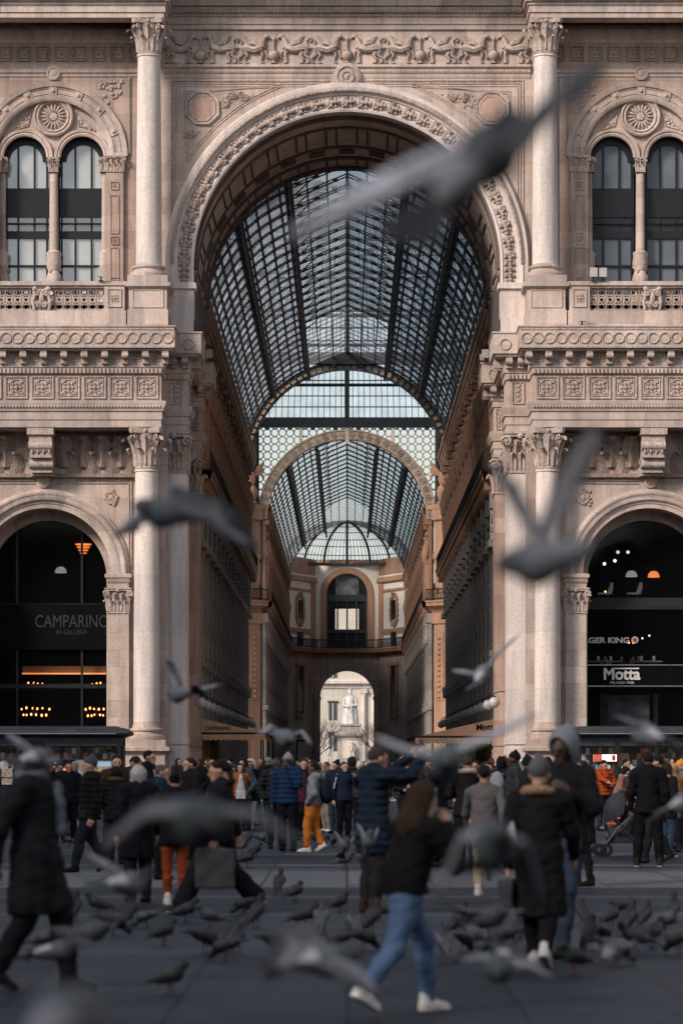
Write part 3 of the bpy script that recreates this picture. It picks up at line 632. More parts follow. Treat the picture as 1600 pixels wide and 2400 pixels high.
# ---- centre wall, great arch
ZC = 23.0
mb = MB(); mb.wall_arch(-9.0, 9.0, 20.0, ZT + .3, 0, 6.6, ZC, 119.9, 0, 64)
mb.ring(0, ZC, [(6.6, 119.9), (6.6, 131.3)], 0, math.pi, 64)
mb.build('centre_wall', M['marble'], ARCH)
mb = MB()
for sx in (-1, 1): bx(mb, sx, -7.4, -6.6, 119.95, 131.3, 19.95, ZC + .0)
for (ya, yb, d) in ((120.6, 121.1, .1), (122.6, 122.9, .08), (126.4, 126.7, .08), (128.6, 129.0, .1), (130.7, 131.28, .14)):
    mb.ring(0, ZC, [(6.6, ya), (6.6 - d, ya + .03), (6.6 - d, yb - .03), (6.6, yb)], 0, math.pi, 64)
for k in range(15):
    a = math.pi * (k + .5) / 15
    for ya, yb in ((123.2, 126.1), (129.2, 130.5)):
        for da in (-.07, .07):
            p = [(6.56 * math.cos(a + da), yy, ZC + 6.56 * math.sin(a + da)) for yy in (ya, yb)]; mb.tube(p, .04, 4)
    mb.xbox((6.56 * math.cos(a), 127.5, ZC + 6.56 * math.sin(a)), Vector((math.cos(a), 0, math.sin(a))) * .05, Vector((-math.sin(a), 0, math.cos(a))) * .35, (0, .4, 0))
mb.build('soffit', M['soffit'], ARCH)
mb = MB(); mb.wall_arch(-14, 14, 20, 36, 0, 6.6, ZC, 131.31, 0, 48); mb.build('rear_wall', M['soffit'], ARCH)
mb = MB()
prof = [(6.56, 119.95), (6.56, 119.74), (6.66, 119.7), (6.7, 119.76), (7.24, 119.76), (7.27, 119.68), (7.33, 119.68), (7.36, 119.6), (7.52, 119.54), (7.56, 119.6), (7.74, 119.6), (7.8, 119.68), (7.82, 119.9)]
mb.ring(0, ZC, prof, 0, math.pi, 72)
for sx in (-1, 1):                                            # the ring stands on stilted imposts
    pr = [(x, y) for x, y in prof]
    vs = [(sx * x, y, z) for z in (22.2, ZC) for x, y in pr]; m_ = len(pr); mb.add(vs, [(i, i + 1, i + 1 + m_, i + m_) for i in range(m_ - 1)])
    x0, x1 = sorted((sx * 6.55, sx * 7.66)); mb.box(x0, x1, 119.62, 120.4, 20.0, 21.95); mb.box(x0 - .0, x1 + .0, 119.55, 120.4, 20.0, 20.7)
    mb.box(x0 - .1, x1 + .1, 119.5, 120.4, 21.95, 22.2)
av = mb.build('archivolt', M['pale'], ARCH)
mb = MB()
def fruit(mb, p, u, w, s):
    for q in range(3): mb.ell(p + w * (q - 1) * .12 * s + Vector((0, -.06 - .03 * (q % 2), 0)), .085 * s, 7, 5)
    mb.ell(p + u * .13 * s, .07 * s, 6, 4); mb.ell(p - u * .13 * s, .07 * s, 6, 4)
    for a in (-1, 1): mb.tube([p + w * .12 * s, p + w * .2 * s + u * a * .16 * s + Vector((0, -.07, 0)), p + w * .1 * s + u * a * .24 * s], [.05 * s, .07 * s, .02], 5)
for k in range(66):
    a = math.pi * (k + .5) / 66; u = Vector((math.cos(a), 0, math.sin(a))); w = Vector((-math.sin(a), 0, math.cos(a)))
    if k % 2 == 0: fruit(mb, Vector((0, 119.74, ZC)) + u * 6.97, u, w, 1.15 + rnd.uniform(-.1, .1))
    else:
        p = Vector((0, 119.72, ZC)) + u * 6.97; mb.lathe((0, 0, 0), [], 3) if False else None
        mb.ell(p, (.17, .09, .17), 8, 5)
        for j in range(6): mb.ell(p + u * .17 * math.cos(j * 1.047) + w * .17 * math.sin(j * 1.047), (.08, .05, .08), 6, 4)
for sx in (-1, 1):
    for k in range(3): fruit(mb, Vector((sx * 6.97, 119.74, 22.35 + .25 * k)), Vector((1, 0, 0)), Vector((0, 0, 1)), 1.0)
mb.build('fruit_garland', M['carved'], av)
mb = MB()
for k in range(210):
    a = math.pi * (k + .5) / 210; j = rnd.uniform(-.01, .01)
    mb.ell((math.cos(a) * (7.45 + j), 119.53, ZC + math.sin(a) * (7.45 + j)), (.07, .05, .07), 6, 4); mb.ell((math.cos(a + .007) * 7.56, 119.56, ZC + math.sin(a + .007) * 7.56), .035, 5, 3)
mb.build('leaf_band', M['carved'], av)
mb = MB()                                                    # spandrel frames, octagons, relief scrolls, keystone roundel
y = 119.9
mb.lathe((0, y - .1, 31.05), [(.6, .1), (.6, -.1), (.52, -.16), (.42, -.16), (.4, -.1), (.34, -.1), (.3, -.18), (.2, -.18), (.16, -.12), (.1, -.16), (0, -.2)], 28, 'y')
for k in range(10): a = k * .628; mb.ell((.27 * math.cos(a), y - .24, 31.05 + .27 * math.sin(a)), .05, 6, 4)
for sx in (-1, 1):
    def P(x, z): return (sx * x, y, z)
    for off, rr in ((0, .05), (.13, .035), (.24, .03)):
        mb.tube([P(.75, 30.92 - off), P(7.55 - off, 30.92 - off), P(7.55 - off, 23.3)], rr, 5)
    for q in range(80): mb.ell(P(7.49, 23.4 + .094 * q), .035, 5, 3)
    for q in range(72): mb.ell(P(.85 + .094 * q, 30.86), .035, 5, 3)
    tri = []
    for off in (0, .1):
        pts = []
        for k in range(19):
            a = R(33 + 37 * k / 18); pts.append(P((8.15 + off) * math.cos(a), ZC + (8.15 + off) * math.sin(a)))
        mb.tube(pts + [P(7.0 - off, 30.45 - off)] + [pts[0]], .035, 5)
    cxo, czo = 6.2, 29.75
    for r1, r2, dep in ((.78, .66, .12), (.62, .5, .07)):
        oc = [(cxo * sx + r * math.cos(R(22.5 + 45 * k)), czo + r * math.sin(R(22.5 + 45 * k))) for r in (r1, r2) for k in range(8)]
        vs = [(x, y, z) for x, z in oc[:8]] + [(x, y - dep, z) for x, z in oc[:8]] + [(x, y - dep * .8, z) for x, z in oc[8:]] + [(x, y, z) for x, z in oc[8:]]
        mb.add(vs, [(j * 8 + k, j * 8 + (k + 1) % 8, (j + 1) * 8 + (k + 1) % 8, (j + 1) * 8 + k) for j in range(3) for k in range(8)])
    for (ux, uz) in ((5.0, 30.15), (6.72, 28.6), (4.4, 30.2), (5.35, 29.9)):
        for q in range(3):
            volute(mb, (sx * (ux + rnd.uniform(-.2, .2)), y - .02, uz + rnd.uniform(-.12, .12)), (rnd.choice((-1, 1)), 0, 0), .16, (0, -1, 0), .035)
        for q in range(14): mb.ell((sx * (ux + rnd.uniform(-.4, .4)), y, uz + rnd.uniform(-.16, .16)), (rnd.uniform(.04, .09), .05, rnd.uniform(.03, .07)), 6, 4)
mb.build('spandrel_relief', M['carved'], ARCH)
rmar = stone('red_marble', (.48, .31, .24), (.54, .38, .31), blockvar=0)
for sx in (-1, 1):
    mb = MB(); mb.prism([(sx * 6.2 + .5 * math.cos(R(22.5 + 45 * k)), 29.75 + .5 * math.sin(R(22.5 + 45 * k))) for k in range(8)], 119.86, 119.898); mb.build('octagon_panel', rmar, ARCH)
# ---- frieze of griffins
mb = MB(); mb.box(-7.75, 7.75, 119.86, 120.4, 31.62, 32.95); mb.sweep([(-7.85, 119.9), (7.85, 119.9)], [(0, 31.0), (.04, 31.05), (.04, 31.2), (.1, 31.26), (.1, 31.4), (.2, 31.48), (.2, 31.58), (0, 31.62)])
for q in range(120): mb.ell((-7.7 + .129 * q, 119.8, 31.33), .045, 5, 3)
fz = mb.build('griffin_frieze', M['marble'], ARCH)
def griffin(mb, x, z, s, y):
    def T(pts, r): mb.tube([(x + s * a, y + (c if len(t) > 2 else 0), z + b) for t in pts for a, b, c in [(t + (0,))[:3]]], r, 7)
    T([(-.62, .62), (-.4, .66), (0, .58), (.28, .68), (.36, .78)], [.1, .19, .15, .2, .13])
    T([(.3, .68), (.36, .9), (.42, 1.08), (.5, 1.14)], [.19, .14, .1, .09]); mb.ell((x + s * .52, y - .02, z + 1.15), (.13, .1, .1), 8, 6); T([(.58, 1.14), (.68, 1.1), (.7, 1.04)], [.06, .04, .015])
    T([(.48, 1.2), (.46, 1.29)], [.035, .01]); T([(.28, .62), (.36, .38), (.3, .18), (.31, .04)], [.1, .07, .045, .05]); T([(.2, .6), (.5, .5), (.56, .3), (.54, .22)], [.08, .06, .045, .05])
    T([(-.55, .6), (-.5, .36), (-.68, .22), (-.64, .03)], [.13, .09, .05, .05]); T([(-.42, .56), (-.3, .34), (-.42, .2), (-.36, .03)], [.11, .08, .05, .05])
    mb.ell((x + s * .36, y, z + .03), (.09, .07, .04)); mb.ell((x - s * .6, y, z + .03), (.09, .07, .04)); mb.ell((x - s * .31, y, z + .03), (.09, .07, .04))
    for k in range(5): T([(.12, .8), (-.08 - .03 * k, 1.0 - .03 * k), (-.46 + .05 * k, 1.2 - .085 * k)], [.06, .055, .015])
    T([(-.68, .64), (-.86, .72), (-.92, .95), (-.8, 1.12), (-.66, 1.05), (-.7, .93), (-.78, .98)], [.05, .045, .04, .04, .035, .03, .03])
first = {}
for k in range(5):
    xu = -6.27 + 3.135 * k; z0 = 31.62
    for s in (-1, 1):
        xg = xu - s * .84
        if s not in first:
            mb = MB(); griffin(mb, xg, z0 + .02, s, 119.8); first[s] = (mb.build('griffin', M['carved'], fz), xg)
        else: copy_part(first[s][0], fz, (xg - first[s][1], 0, 0))
    if k == 0:
        mb = MB(); mb.lathe((xu, 119.8, z0), [(.08, 0), (.14, .03), (.06, .12), (.2, .22), (.25, .36), (.22, .48), (.13, .54), (.16, .58), (.05, .62), (.06, 1.0), (.1, 1.06), (.02, 1.2)], 14); urn = (mb.build('urn', M['carved'], fz), xu)
    else: copy_part(urn[0], fz, (xu - urn[1], 0, 0))
# ---- top entablature
mb = MB(); mb.sweep([(-24, 117.9), (-7.72, 117.9), (-7.72, 119.8), (7.72, 119.8), (7.72, 117.9), (24, 117.9)], UPP); te = mb.build('top_entablature', M['marble'], ARCH)
mb = MB()
for k in range(100): mb.ell((-7.5 + .152 * k, 119.66, ZT + .57), .05, 5, 3); mb.box(-7.5 + .152 * k - .05, -7.5 + .152 * k + .05, 119.5, 119.6, ZT + .68, ZT + .88)
mb.build('dentil_row', M['marble'], te)
for sx in (-1, 1):
    mb = MB()
    for k in range(96): x = sx * (7.8 + .168 * k); mb.box(x - .05, x + .05, 117.6, 117.7, ZT + .68, ZT + .88)
    mb.build('dentil_row', M['marble'], te)
mb = MB(); mb.box(-24, 24, 121.4, 131, 33.0, 35.6); mb.box(-24, -9, 121.4, 130.9, 20, 33); mb.box(9, 24, 121.4, 130.9, 20, 33); mb.box(-24, -9, 127.5, 130.9, 0, 20); mb.box(9, 24, 127.5, 130.9, 0, 20)
mb.box(-24, 24, 117.9, 121.4, 35.0, 35.6)
mb.build('building_mass', M['rose'], ARCH)
# ================================================================= COVERED GALLERY
def vault(root, y0, y1, Rr, zc, nb, clear_from, mono=3.0, gl='roofglass'):
    bay = (y1 - y0) / nb; A0 = R(0); am = math.asin(mono / Rr)
    mb = MB(); n = 28
    for side in (0, 1):
        a0, a1 = (A0, math.pi / 2 - am) if side == 0 else (math.pi / 2 + am, math.pi - A0)
        for k in range(n):
            aa, ab = a0 + (a1 - a0) * k / n, a0 + (a1 - a0) * (k + 1) / n
            mb.add([(Rr * math.cos(aa), y0, zc + Rr * math.sin(aa)), (Rr * math.cos(ab), y0, zc + Rr * math.sin(ab)), (Rr * math.cos(ab), y1, zc + Rr * math.sin(ab)), (Rr * math.cos(aa), y1, zc + Rr * math.sin(aa))], [(0, 1, 2, 3)])
    mb.build('roof_glazing', M[gl], root)
    zm, zr = zc + Rr * math.cos(am) + .15, zc + Rr + .75
    for nm, ya, yb, mt in (('ridge_glazing', y0, clear_from, M['ridgeglass'] if gl == 'roofglass' else M['farglass']), ('clear_ridge_glazing', clear_from, y1, M['clearglass'])):
        mb = MB()
        for s in (-1, 1): mb.add([(s * mono, ya, zm), (0, ya, zr), (0, yb, zr), (s * mono, yb, zm)], [(0, 1, 2, 3)])
        mb.build(nm, mt, root)
    angs = [R(4 + 172 * k / 32) for k in range(33)]
    def ribmesh(y, mon=True):
        mb = MB()
        for dy in (-.3, .3):
            mb.ring(0, zc, [(Rr - .02, y + dy - .05), (Rr - .09, y + dy - .05), (Rr - .09, y + dy + .05), (Rr - .02, y + dy + .05)], 0, math.pi / 2 - am, 24)
            mb.ring(0, zc, [(Rr - .02, y + dy - .05), (Rr - .09, y + dy - .05), (Rr - .09, y + dy + .05), (Rr - .02, y + dy + .05)], math.pi / 2 + am, math.pi, 24)
            for s in (-1, 1) if mon else (): mb.tube([(s * mono, y + dy, zm - .1), (0, y + dy, zr - .1)], .04, 4)
        for a in angs:
            if abs(a - math.pi / 2) < am: continue
            u = Vector((math.cos(a), 0, math.sin(a))); w = Vector((-math.sin(a), 0, math.cos(a)))
            mb.xbox(Vector((0, y, zc)) + u * (Rr - .06), u * .04, w * .16, (0, .3, 0))
        for s in (-1, 1) if mon else ():
            for t in (.2, .5, .8): mb.xbox((s * mono * t, y, zm * t + zr * (1 - t) - .1), (.12, 0, 0), (0, .3, 0), (0, 0, .03))
            mb.tube([(s * mono, y, zm - .75), (s * mono * .8, y, zm - .25), (s * mono * .45, y, zr - .5)], .035, 4)
        return mb
    r0 = ribmesh(y0 + .4).build('rib', M['roofiron'], root)
    r1 = None
    for k in range(1, nb + 1):
        off = bay * k - (.8 if k == nb else 0)
        if y0 + off < clear_from: copy_part(r0, root, (0, off, 0))
        elif r1 is None: r1 = ribmesh(y0 + .4 + off, False).build('rib', M['roofiron'], root); o1 = off
        else: copy_part(r1, root, (0, off - o1, 0))
    mb = MB()
    for q in range(int((y1 - clear_from) / 1.8)):
        for s in (-1, 1): mb.tube([(s * mono, clear_from + 1.8 * q, zm - .03), (0, clear_from + 1.8 * q, zr - .05)], .03, 4)
    mb.build('ridge_bars', M['roofiron'], root)
    for a in angs:
        if abs(a - math.pi / 2) < am + .05: continue
        u = Vector((math.cos(a), 0, math.sin(a))); w = Vector((-math.sin(a), 0, math.cos(a))); mb = MB()
        mb.xbox(Vector((0, (y0 + y1) / 2, zc)) + u * (Rr - .08), u * .06, w * .05, (0, (y1 - y0) / 2, 0)); mb.build('purlin', M['roofiron'], root)
    for x, rr in ((mono, .75), (Rr * math.sin(R(47)), .42)):
        for s in (-1, 1):
            a = math.acos(s * x / Rr); u = Vector((math.cos(a), 0, math.sin(a))); w = Vector((-math.sin(a), 0, math.cos(a))); mb = MB()
            for d in (0, rr): mb.xbox(Vector((0, (y0 + y1) / 2, zc)) + u * (Rr - d), u * .08, w * .09, (0, (y1 - y0) / 2, 0))
            m_ = nb * 2
            for k in range(m_):
                ya, yb = y0 + (y1 - y0) * k / m_, y0 + (y1 - y0) * (k + 1) / m_; da, db = (0, rr) if k % 2 else (rr, 0)
                mb.tube([Vector((0, ya, zc)) + u * (Rr - da), Vector((0, yb, zc)) + u * (Rr - db)], .05, 4)
            mb.build('long_truss', M['roofiron'], root)
    mb = MB(); mb.xbox((0, (y0 + y1) / 2, zr - .1), (.06, 0, 0), (0, (y1 - y0) / 2, 0), (0, 0, .14))
    for s in (-1, 1):
        for t in (.33, .66): mb.xbox((s * mono * t, (y0 + y1) / 2, zm * t + zr * (1 - t) - .06), (.04, 0, 0), (0, (y1 - y0) / 2, 0), (0, 0, .05))
    mb.build('ridge_beam', M['roofiron'], root)

G0, D1, D2, D3, WX = 131.4, 200.0, 237.5, 329.0, 7.2
roof = thing('glass_roof', (0, 165, 22), 'iron and glass barrel vault with a raised ridge over the first gallery behind the arch', 'glass roof', 'glazed gallery roofs')
vault(roof, G0, D1, 7.4, 23.0, 26, 180)
mb = MB()                                                     # end arch of the first vault: ladder of small panes
for k in range(44):
    a = math.pi * (k + .5) / 44; u = Vector((math.cos(a), 0, math.sin(a))); w = Vector((-math.sin(a), 0, math.cos(a)))
    mb.xbox(Vector((0, D1 + .25, 23)) + u * 7.15, u * .3, w * .05, (0, .12, 0))
mb.ring(0, 23, [(7.5, D1 + .1), (7.35, D1 + .1), (7.35, D1 + .4), (7.5, D1 + .4)], 0, math.pi, 40); mb.ring(0, 23, [(6.95, D1 + .1), (6.8, D1 + .1), (6.8, D1 + .4), (6.95, D1 + .4)], 0, math.pi, 40)
mb.build('end_arch', M['roofiron'], roof)
mb = MB(); mb.ring(0, 23, [(6.9, D1 + .25), (7.4, D1 + .25)], 0, math.pi, 40); mb.build('end_arch_panes', simple('ochre_panes', (.5, .4, .3), .4), roof)
froof = thing('glass_roof', (0, 285, 22), 'iron and glass barrel vault of the far gallery beyond the dome, ending in a glazed half dome', 'glass roof', 'glazed gallery roofs')
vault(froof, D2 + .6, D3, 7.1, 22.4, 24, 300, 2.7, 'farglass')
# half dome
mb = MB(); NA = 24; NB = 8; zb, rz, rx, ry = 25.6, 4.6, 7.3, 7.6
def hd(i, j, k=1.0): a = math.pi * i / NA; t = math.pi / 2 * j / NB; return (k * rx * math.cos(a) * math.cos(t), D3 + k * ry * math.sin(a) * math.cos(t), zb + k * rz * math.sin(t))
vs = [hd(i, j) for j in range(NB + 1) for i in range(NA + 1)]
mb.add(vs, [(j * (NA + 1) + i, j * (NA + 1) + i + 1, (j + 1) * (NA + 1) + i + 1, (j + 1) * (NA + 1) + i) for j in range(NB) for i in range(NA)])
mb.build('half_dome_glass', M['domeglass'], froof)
for i in (0, 6, 9, 12, 15, 18, 24):
    mb = MB(); mb.tube([hd(i, j, .99) for j in range(NB + 1)], .16 if i % 6 == 0 or i in (9, 15) else .08, 5); mb.build('half_dome_rib', M['roofiron'], froof)
mb = MB()
for i in range(NA * 2): mb.tube([hd(i / 2, j, .995) for j in range(NB)], .035, 4)
for j in (1.2, 2.4, 3.4, 4.6, 5.8, 7): mb.tube([hd(i, j, .995) for i in range(NA + 1)], .05, 4)
mb.tube([hd(i, 0, .99) for i in range(NA + 1)], .2, 5)
mb.build('half_dome_bars', M['roofiron'], froof)

# ---- dome over the crossing
dome = thing('glass_dome', (0, 218.75, 30), 'great octagonal iron and glass dome over the gallery crossing', 'glass dome')
YC = 218.75
def dpt(a, t, k=1.0):
    am = (a + math.pi / 8) % (math.pi / 4) - math.pi / 8; ap = 18.75 * math.cos(t) ** .8 * k / math.cos(am)
    return Vector((ap * math.sin(a), YC + ap * math.cos(a), 31.0 + 15.5 * math.sin(t) * k))
mb = MB(); NA, NB = 64, 10
mb.add([dpt(2 * math.pi * i / NA, 1.5 * j / NB) for j in range(NB + 1) for i in range(NA)], [(j * NA + i, j * NA + (i + 1) % NA, (j + 1) * NA + (i + 1) % NA, (j + 1) * NA + i) for j in range(NB) for i in range(NA)])
mb.build('dome_glass', M['domeglass'], dome)
for i in range(16):
    mb = MB(); mb.tube([dpt(math.pi / 8 * i, 1.5 * j / 12, .99) for j in range(13)], .17 if i % 2 else .22, 5); mb.build('dome_rib', M['iron'], dome)
mb = MB()
for i in range(240): mb.tube([dpt(2 * math.pi * i / 240, 1.4 * j / 8, .995) for j in range(9)], .035, 3, False)
for t, r in ((.06, .05), (.12, .05), (.18, .14), (.205, .05), (.26, .05), (.32, .05), (.4, .14), (.5, .06), (.6, .14), (.8, .1), (1.0, .1)):
    mb.tube([dpt(2 * math.pi * i / 64, t, .993) for i in range(65)], r, 4)
mb.build('dome_bars', M['iron'], dome)
mb = MB(); oc = [dpt(2 * math.pi * (i + .5) / 8, 0) for i in range(9)]
for p, q in zip(oc, oc[1:]):
    mid = (p + q) / 2; d = (q - p); nrm = Vector((d.y, -d.x, 0)).normalized(); mb.xbox((mid.x, mid.y, 30.62), d / 2 * 1.01, nrm * .25, (0, 0, .42))
    for k in range(8): c = p + d * (k + .5) / 8; mb.xbox((c.x, c.y, 30.1), d.normalized() * .1, nrm * .2, (0, 0, .12))
mb.build('dome_ring', M['iron'], dome)
for p in oc[:8]:
    mb = MB(); c = Vector((0, YC, 0)); q = p + (c - Vector((p.x, p.y, 0))) * .012; mb.tube([(q.x, q.y, 23.3), (q.x, q.y, 30.4)], .26, 6); mb.build('dome_post', M['iron'], dome)

# ---- lattice lunettes and the ornate arch of the far gallery mouth
scr = thing('lunette_screen', (0, D2, 23), 'backlit star lattice screen round the gold rosette arch of the far gallery mouth', 'lattice screen')
lm, nt, n, l, b = newmat('star_lattice')
tc = n.new('ShaderNodeTexCoord'); sp = n.new('ShaderNodeSeparateXYZ'); l.new(tc.outputs['Object'], sp.inputs[0]); cb = n.new('ShaderNodeCombineXYZ'); l.new(sp.outputs['X'], cb.inputs['X']); l.new(sp.outputs['Z'], cb.inputs['Y'])
gts = []
for off, rad in ((0, .40), (.5, .20)):
    va = n.new('ShaderNodeVectorMath'); va.operation = 'MULTIPLY_ADD'; va.inputs[1].default_value = (1.55,) * 3; va.inputs[2].default_value = (off, off, 0); l.new(cb.outputs[0], va.inputs[0])
    vf = n.new('ShaderNodeVectorMath'); vf.operation = 'FRACTION'; l.new(va.outputs[0], vf.inputs[0]); vd = n.new('ShaderNodeVectorMath'); vd.operation = 'DISTANCE'; vd.inputs[1].default_value = (.5, .5, 0); l.new(vf.outputs[0], vd.inputs[0])
    lt_ = n.new('ShaderNodeMath'); lt_.operation = 'LESS_THAN'; lt_.inputs[1].default_value = rad; l.new(vd.outputs['Value'], lt_.inputs[0]); gts.append(lt_)
gt = n.new('ShaderNodeMath'); gt.operation = 'MAXIMUM'; l.new(gts[0].outputs[0], gt.inputs[0]); l.new(gts[1].outputs[0], gt.inputs[1])
b.inputs['Base Color'].default_value = (.5, .38, .27, 1); tr = n.new('ShaderNodeBsdfTransparent'); tr.inputs[0].default_value = (.95, .95, .9, 1); ms = n.new('ShaderNodeMixShader')
l.new(gt.outputs[0], ms.inputs[0]); l.new(b.outputs[0], ms.inputs[1]); l.new(tr.outputs[0], ms.inputs[2]); l.new(ms.outputs[0], n['Material Output'].inputs['Surface'])
mb = MB(); N = 40
for k in range(N):
    x0, x1 = -8.6 + 17.2 * k / N, -8.6 + 17.2 * (k + 1) / N
    f = lambda x: 22.4 + math.sqrt(max(0, 7.3 ** 2 - x * x)) if abs(x) < 7.3 else 22.4
    mb.add([(x0, D2 + .2, f(x0)), (x1, D2 + .2, f(x1)), (x1, D2 + .2, 30.4), (x0, D2 + .2, 30.4)], [(0, 1, 2, 3)])
mb.build('lattice', lm, scr)
mb = MB(); mb.ring(0, 22.4, [(6.75, D2 + .6), (6.75, D2 - .1), (6.85, D2 - .16), (6.9, D2 - .1), (7.45, D2 - .1), (7.5, D2 - .18), (7.62, D2 - .18), (7.65, D2 + .3)], 0, math.pi, 56)
oa = mb.build('rosette_arch', stone('gilded_stone', (.62, .50, .38), (.54, .44, .34), blockvar=0, orn=True), scr)
mb = MB()
for k in range(30):
    a = math.pi * (k + .5) / 30; p = Vector((7.17 * math.cos(a), D2 - .12, 22.4 + 7.17 * math.sin(a))); mb.lathe(p, [(.27, .02), (.27, -.04), (.2, -.05), (.18, 0)], 12, 'y'); mb.ell(p, (.13, .06, .13), 7, 4)
mb.build('arch_rosette', M['brown'], oa)
for x in (-3.9, 0, 3.9): mb = MB(); zz = 22.4 + math.sqrt(7.65 ** 2 - x * x); mb.box(x - .16, x + .16, D2 - .15, D2 + .1, min(zz, 29.7) - (.9 if x == 0 else 0), 30.4); mb.build('post', M['pale'], scr)

# ---- walls of the galleries
BAL = [(-.2, 14.3), (0, 14.35), (.1, 14.5), (.12, 14.75), (.25, 14.85), (.5, 14.95), (.8, 15.0), (.82, 15.25), (.9, 15.32), (.9, 15.45), (-.2, 15.5)]
TOP = [(-.2, 22.2), (0, 22.25), (.08, 22.4), (.15, 22.7), (.2, 22.9), (.62, 22.95), (.64, 23.2), (.75, 23.3), (.75, 23.45), (-.4, 23.5)]
def herm(mb, sx, x, y, z0, z1, w):            # carved figure pilaster standing proud of a side wall
    H = z1 - z0; xx = x - sx * .18
    mb.box(*sorted((x, x - sx * .3)), y - w / 2, y + w / 2, z0, z1); mb.tube([(xx, y, z0 + .1), (xx - sx * .1, y, z0 + H * .45)], [w * .3, w * .42], 6)
    mb.tube([(xx - sx * .12, y, z0 + H * .45), (xx - sx * .2, y, z0 + H * .62), (xx - sx * .16, y, z0 + H * .75)], [w * .3, w * .46, w * .3], 7); mb.ell((xx - sx * .2, y, z0 + H * .83), (w * .24, w * .22, w * .28), 8, 5)
    for s in (-1, 1): mb.tube([(xx - sx * .15, y + s * w * .38, z0 + H * .7), (xx - sx * .25, y + s * w * .55, z0 + H * .56), (xx - sx * .3, y + s * w * .15, z0 + H * .5)], [w * .15, w * .13, w * .1], 5)
    mb.box(*sorted((x, x - sx * .55)), y - w * .6, y + w * .6, z1 - .35, z1)
def wing(sx, y0, y1, nb, label, lit):
    root = thing('gallery_wing', (sx * WX, (y0 + y1) / 2, 0), label, 'gallery building', 'buildings along the covered gallery')
    X = sx * WX; bay = (y1 - y0) / nb; near = y0 < 150
    mb = MB(); mb.box(*sorted((X, sx * 11)), y0, y1, 6.4, 14.9); mb.box(*sorted((X + sx * .9, sx * 11)), y0, y1, 0, 6.4); mb.build('lower_wall', M['brown'], root)
    mb = MB(); mb.box(*sorted((X, sx * 11)), y0, y1, 14.9, 23.4); mb.build('upper_wall', M['tan_carved'], root)
    path = [(X, y0), (X, y1)] if sx < 0 else [(X, y1), (X, y0)]
    mb = MB(); mb.sweep(path, BAL)
    for k in range(nb * 4): y = y0 + bay * (k + .5) / 4; mb.box(*sorted((X, X - sx * .72)), y - .16, y + .16, 14.55, 14.98)
    bc = mb.build('balcony', M['tan'], root)
    mb = MB(); xr = X - sx * .8
    for zz, r in ((15.55, .04), (16.3, .05), (16.0, .025)): mb.tube([(xr, y0, zz), (xr, y1, zz)], r, 4)
    for k in range(nb * 18): y = y0 + bay * (k + .5) / 18; mb.tube([(xr, y, 15.45), (xr, y, 16.3)], .022, 3, False)
    mb.build('railing', M['iron'], bc)
    mb = MB(); mb.sweep(path, TOP)
    for k in range(nb * 4): y = y0 + bay * (k + .5) / 4; mb.box(*sorted((X, X - sx * .58)), y - .2, y + .2, 22.45, 22.94); mb.box(*sorted((X, X - sx * .4)), y - .17, y + .17, 22.2, 22.45); mb.ell((X - sx * .66, y, 23.5), (.12, .2, .22), 6, 4)
    mb.build('cornice', M['tan_carved'] if lit else M['tan'], root)  # sunlit wing takes the lighter tan, sunlight put into the cornice colour
    # --- one bay of each kind, then copies
    t = []
    y = y0
    mb = MB(); mb.box(*sorted((X, X - sx * .3)), y - .5, y + .5, 0, 13.6); mb.box(*sorted((X, X - sx * .45)), y - .6, y + .6, 0, 1.4); mb.box(*sorted((X, X - sx * .5)), y - .62, y + .62, 13.6, 14.4)
    mb.box(*sorted((X, X - sx * .5)), y - .62, y + .62, 6.2, 6.6); 
    for q in range(10): mb.ell((X - sx * .38, y + rnd.uniform(-.3, .3), 12.2 + q * .14), (.12, .16, .14), 6, 4)
    for q in range(12): mb.ell((X - sx * .3, y + .12 * (-1) ** q, 7.2 + q * .38), (.07, .14, .16), 6, 4)
    t.append((mb.build('pilaster', M['greystone'], root), nb))
    mb = MB(); herm(mb, sx, X, y, 15.5, 22.3, .85); t.append((mb.build('carved_pilaster', M['tan_carved'], root), nb))
    y = y0 + bay / 2
    mb = MB()
    for s in (-1, 1): mb.box(*sorted((X, X - sx * .22)), y + s * 1.05 - .18, y + s * 1.05 + .18, 7.0, 11.9)
    mb.box(*sorted((X, X - sx * .5)), y - 1.4, y + 1.4, 11.9, 12.25); mb.box(*sorted((X, X - sx * .45)), y - 1.35, y + 1.35, 6.7, 7.0); mb.tube([(X - sx * .2, y - 1.3, 12.25), (X - sx * .25, y, 12.95), (X - sx * .2, y + 1.3, 12.25)], .13, 5)
    for q in range(8): mb.ell((X - sx * .15, y + rnd.uniform(-.7, .7), 12.4 + rnd.random() * .4), .12, 6, 4)
    w_ = mb.build('window', M['greystone'], root)
    mb = MB(); mb.box(*sorted((X - sx * .02, X + sx * .1)), y - .9, y + .9, 7.0, 11.9); p_ = mb.build('pane', M['black'], w_)
    t.append((w_, nb))
    mb = MB()
    for s in (-1, 1): mb.box(*sorted((X, X - sx * .2)), y + s * .95 - .2, y + s * .95 + .2, 16.6, 20.2)
    mb.box(*sorted((X, X - sx * .42)), y - 1.3, y + 1.3, 20.2, 20.6); mb.box(*sorted((X, X - sx * .35)), y - 1.3, y + 1.3, 16.3, 16.6)
    for q in range(26): mb.ell((X - sx * .12, y + rnd.uniform(-1.4, 1.4), 20.7 + rnd.random() * 1.4), (.14, rnd.uniform(.1, .26), rnd.uniform(.1, .22)), 6, 4)
    w_ = mb.build('upper_window', M['tan_carved'], root); mb = MB(); mb.box(*sorted((X - sx * .02, X + sx * .1)), y - .75, y + .75, 16.6, 20.2); mb.build('pane', M['black'], w_); t.append((w_, nb))
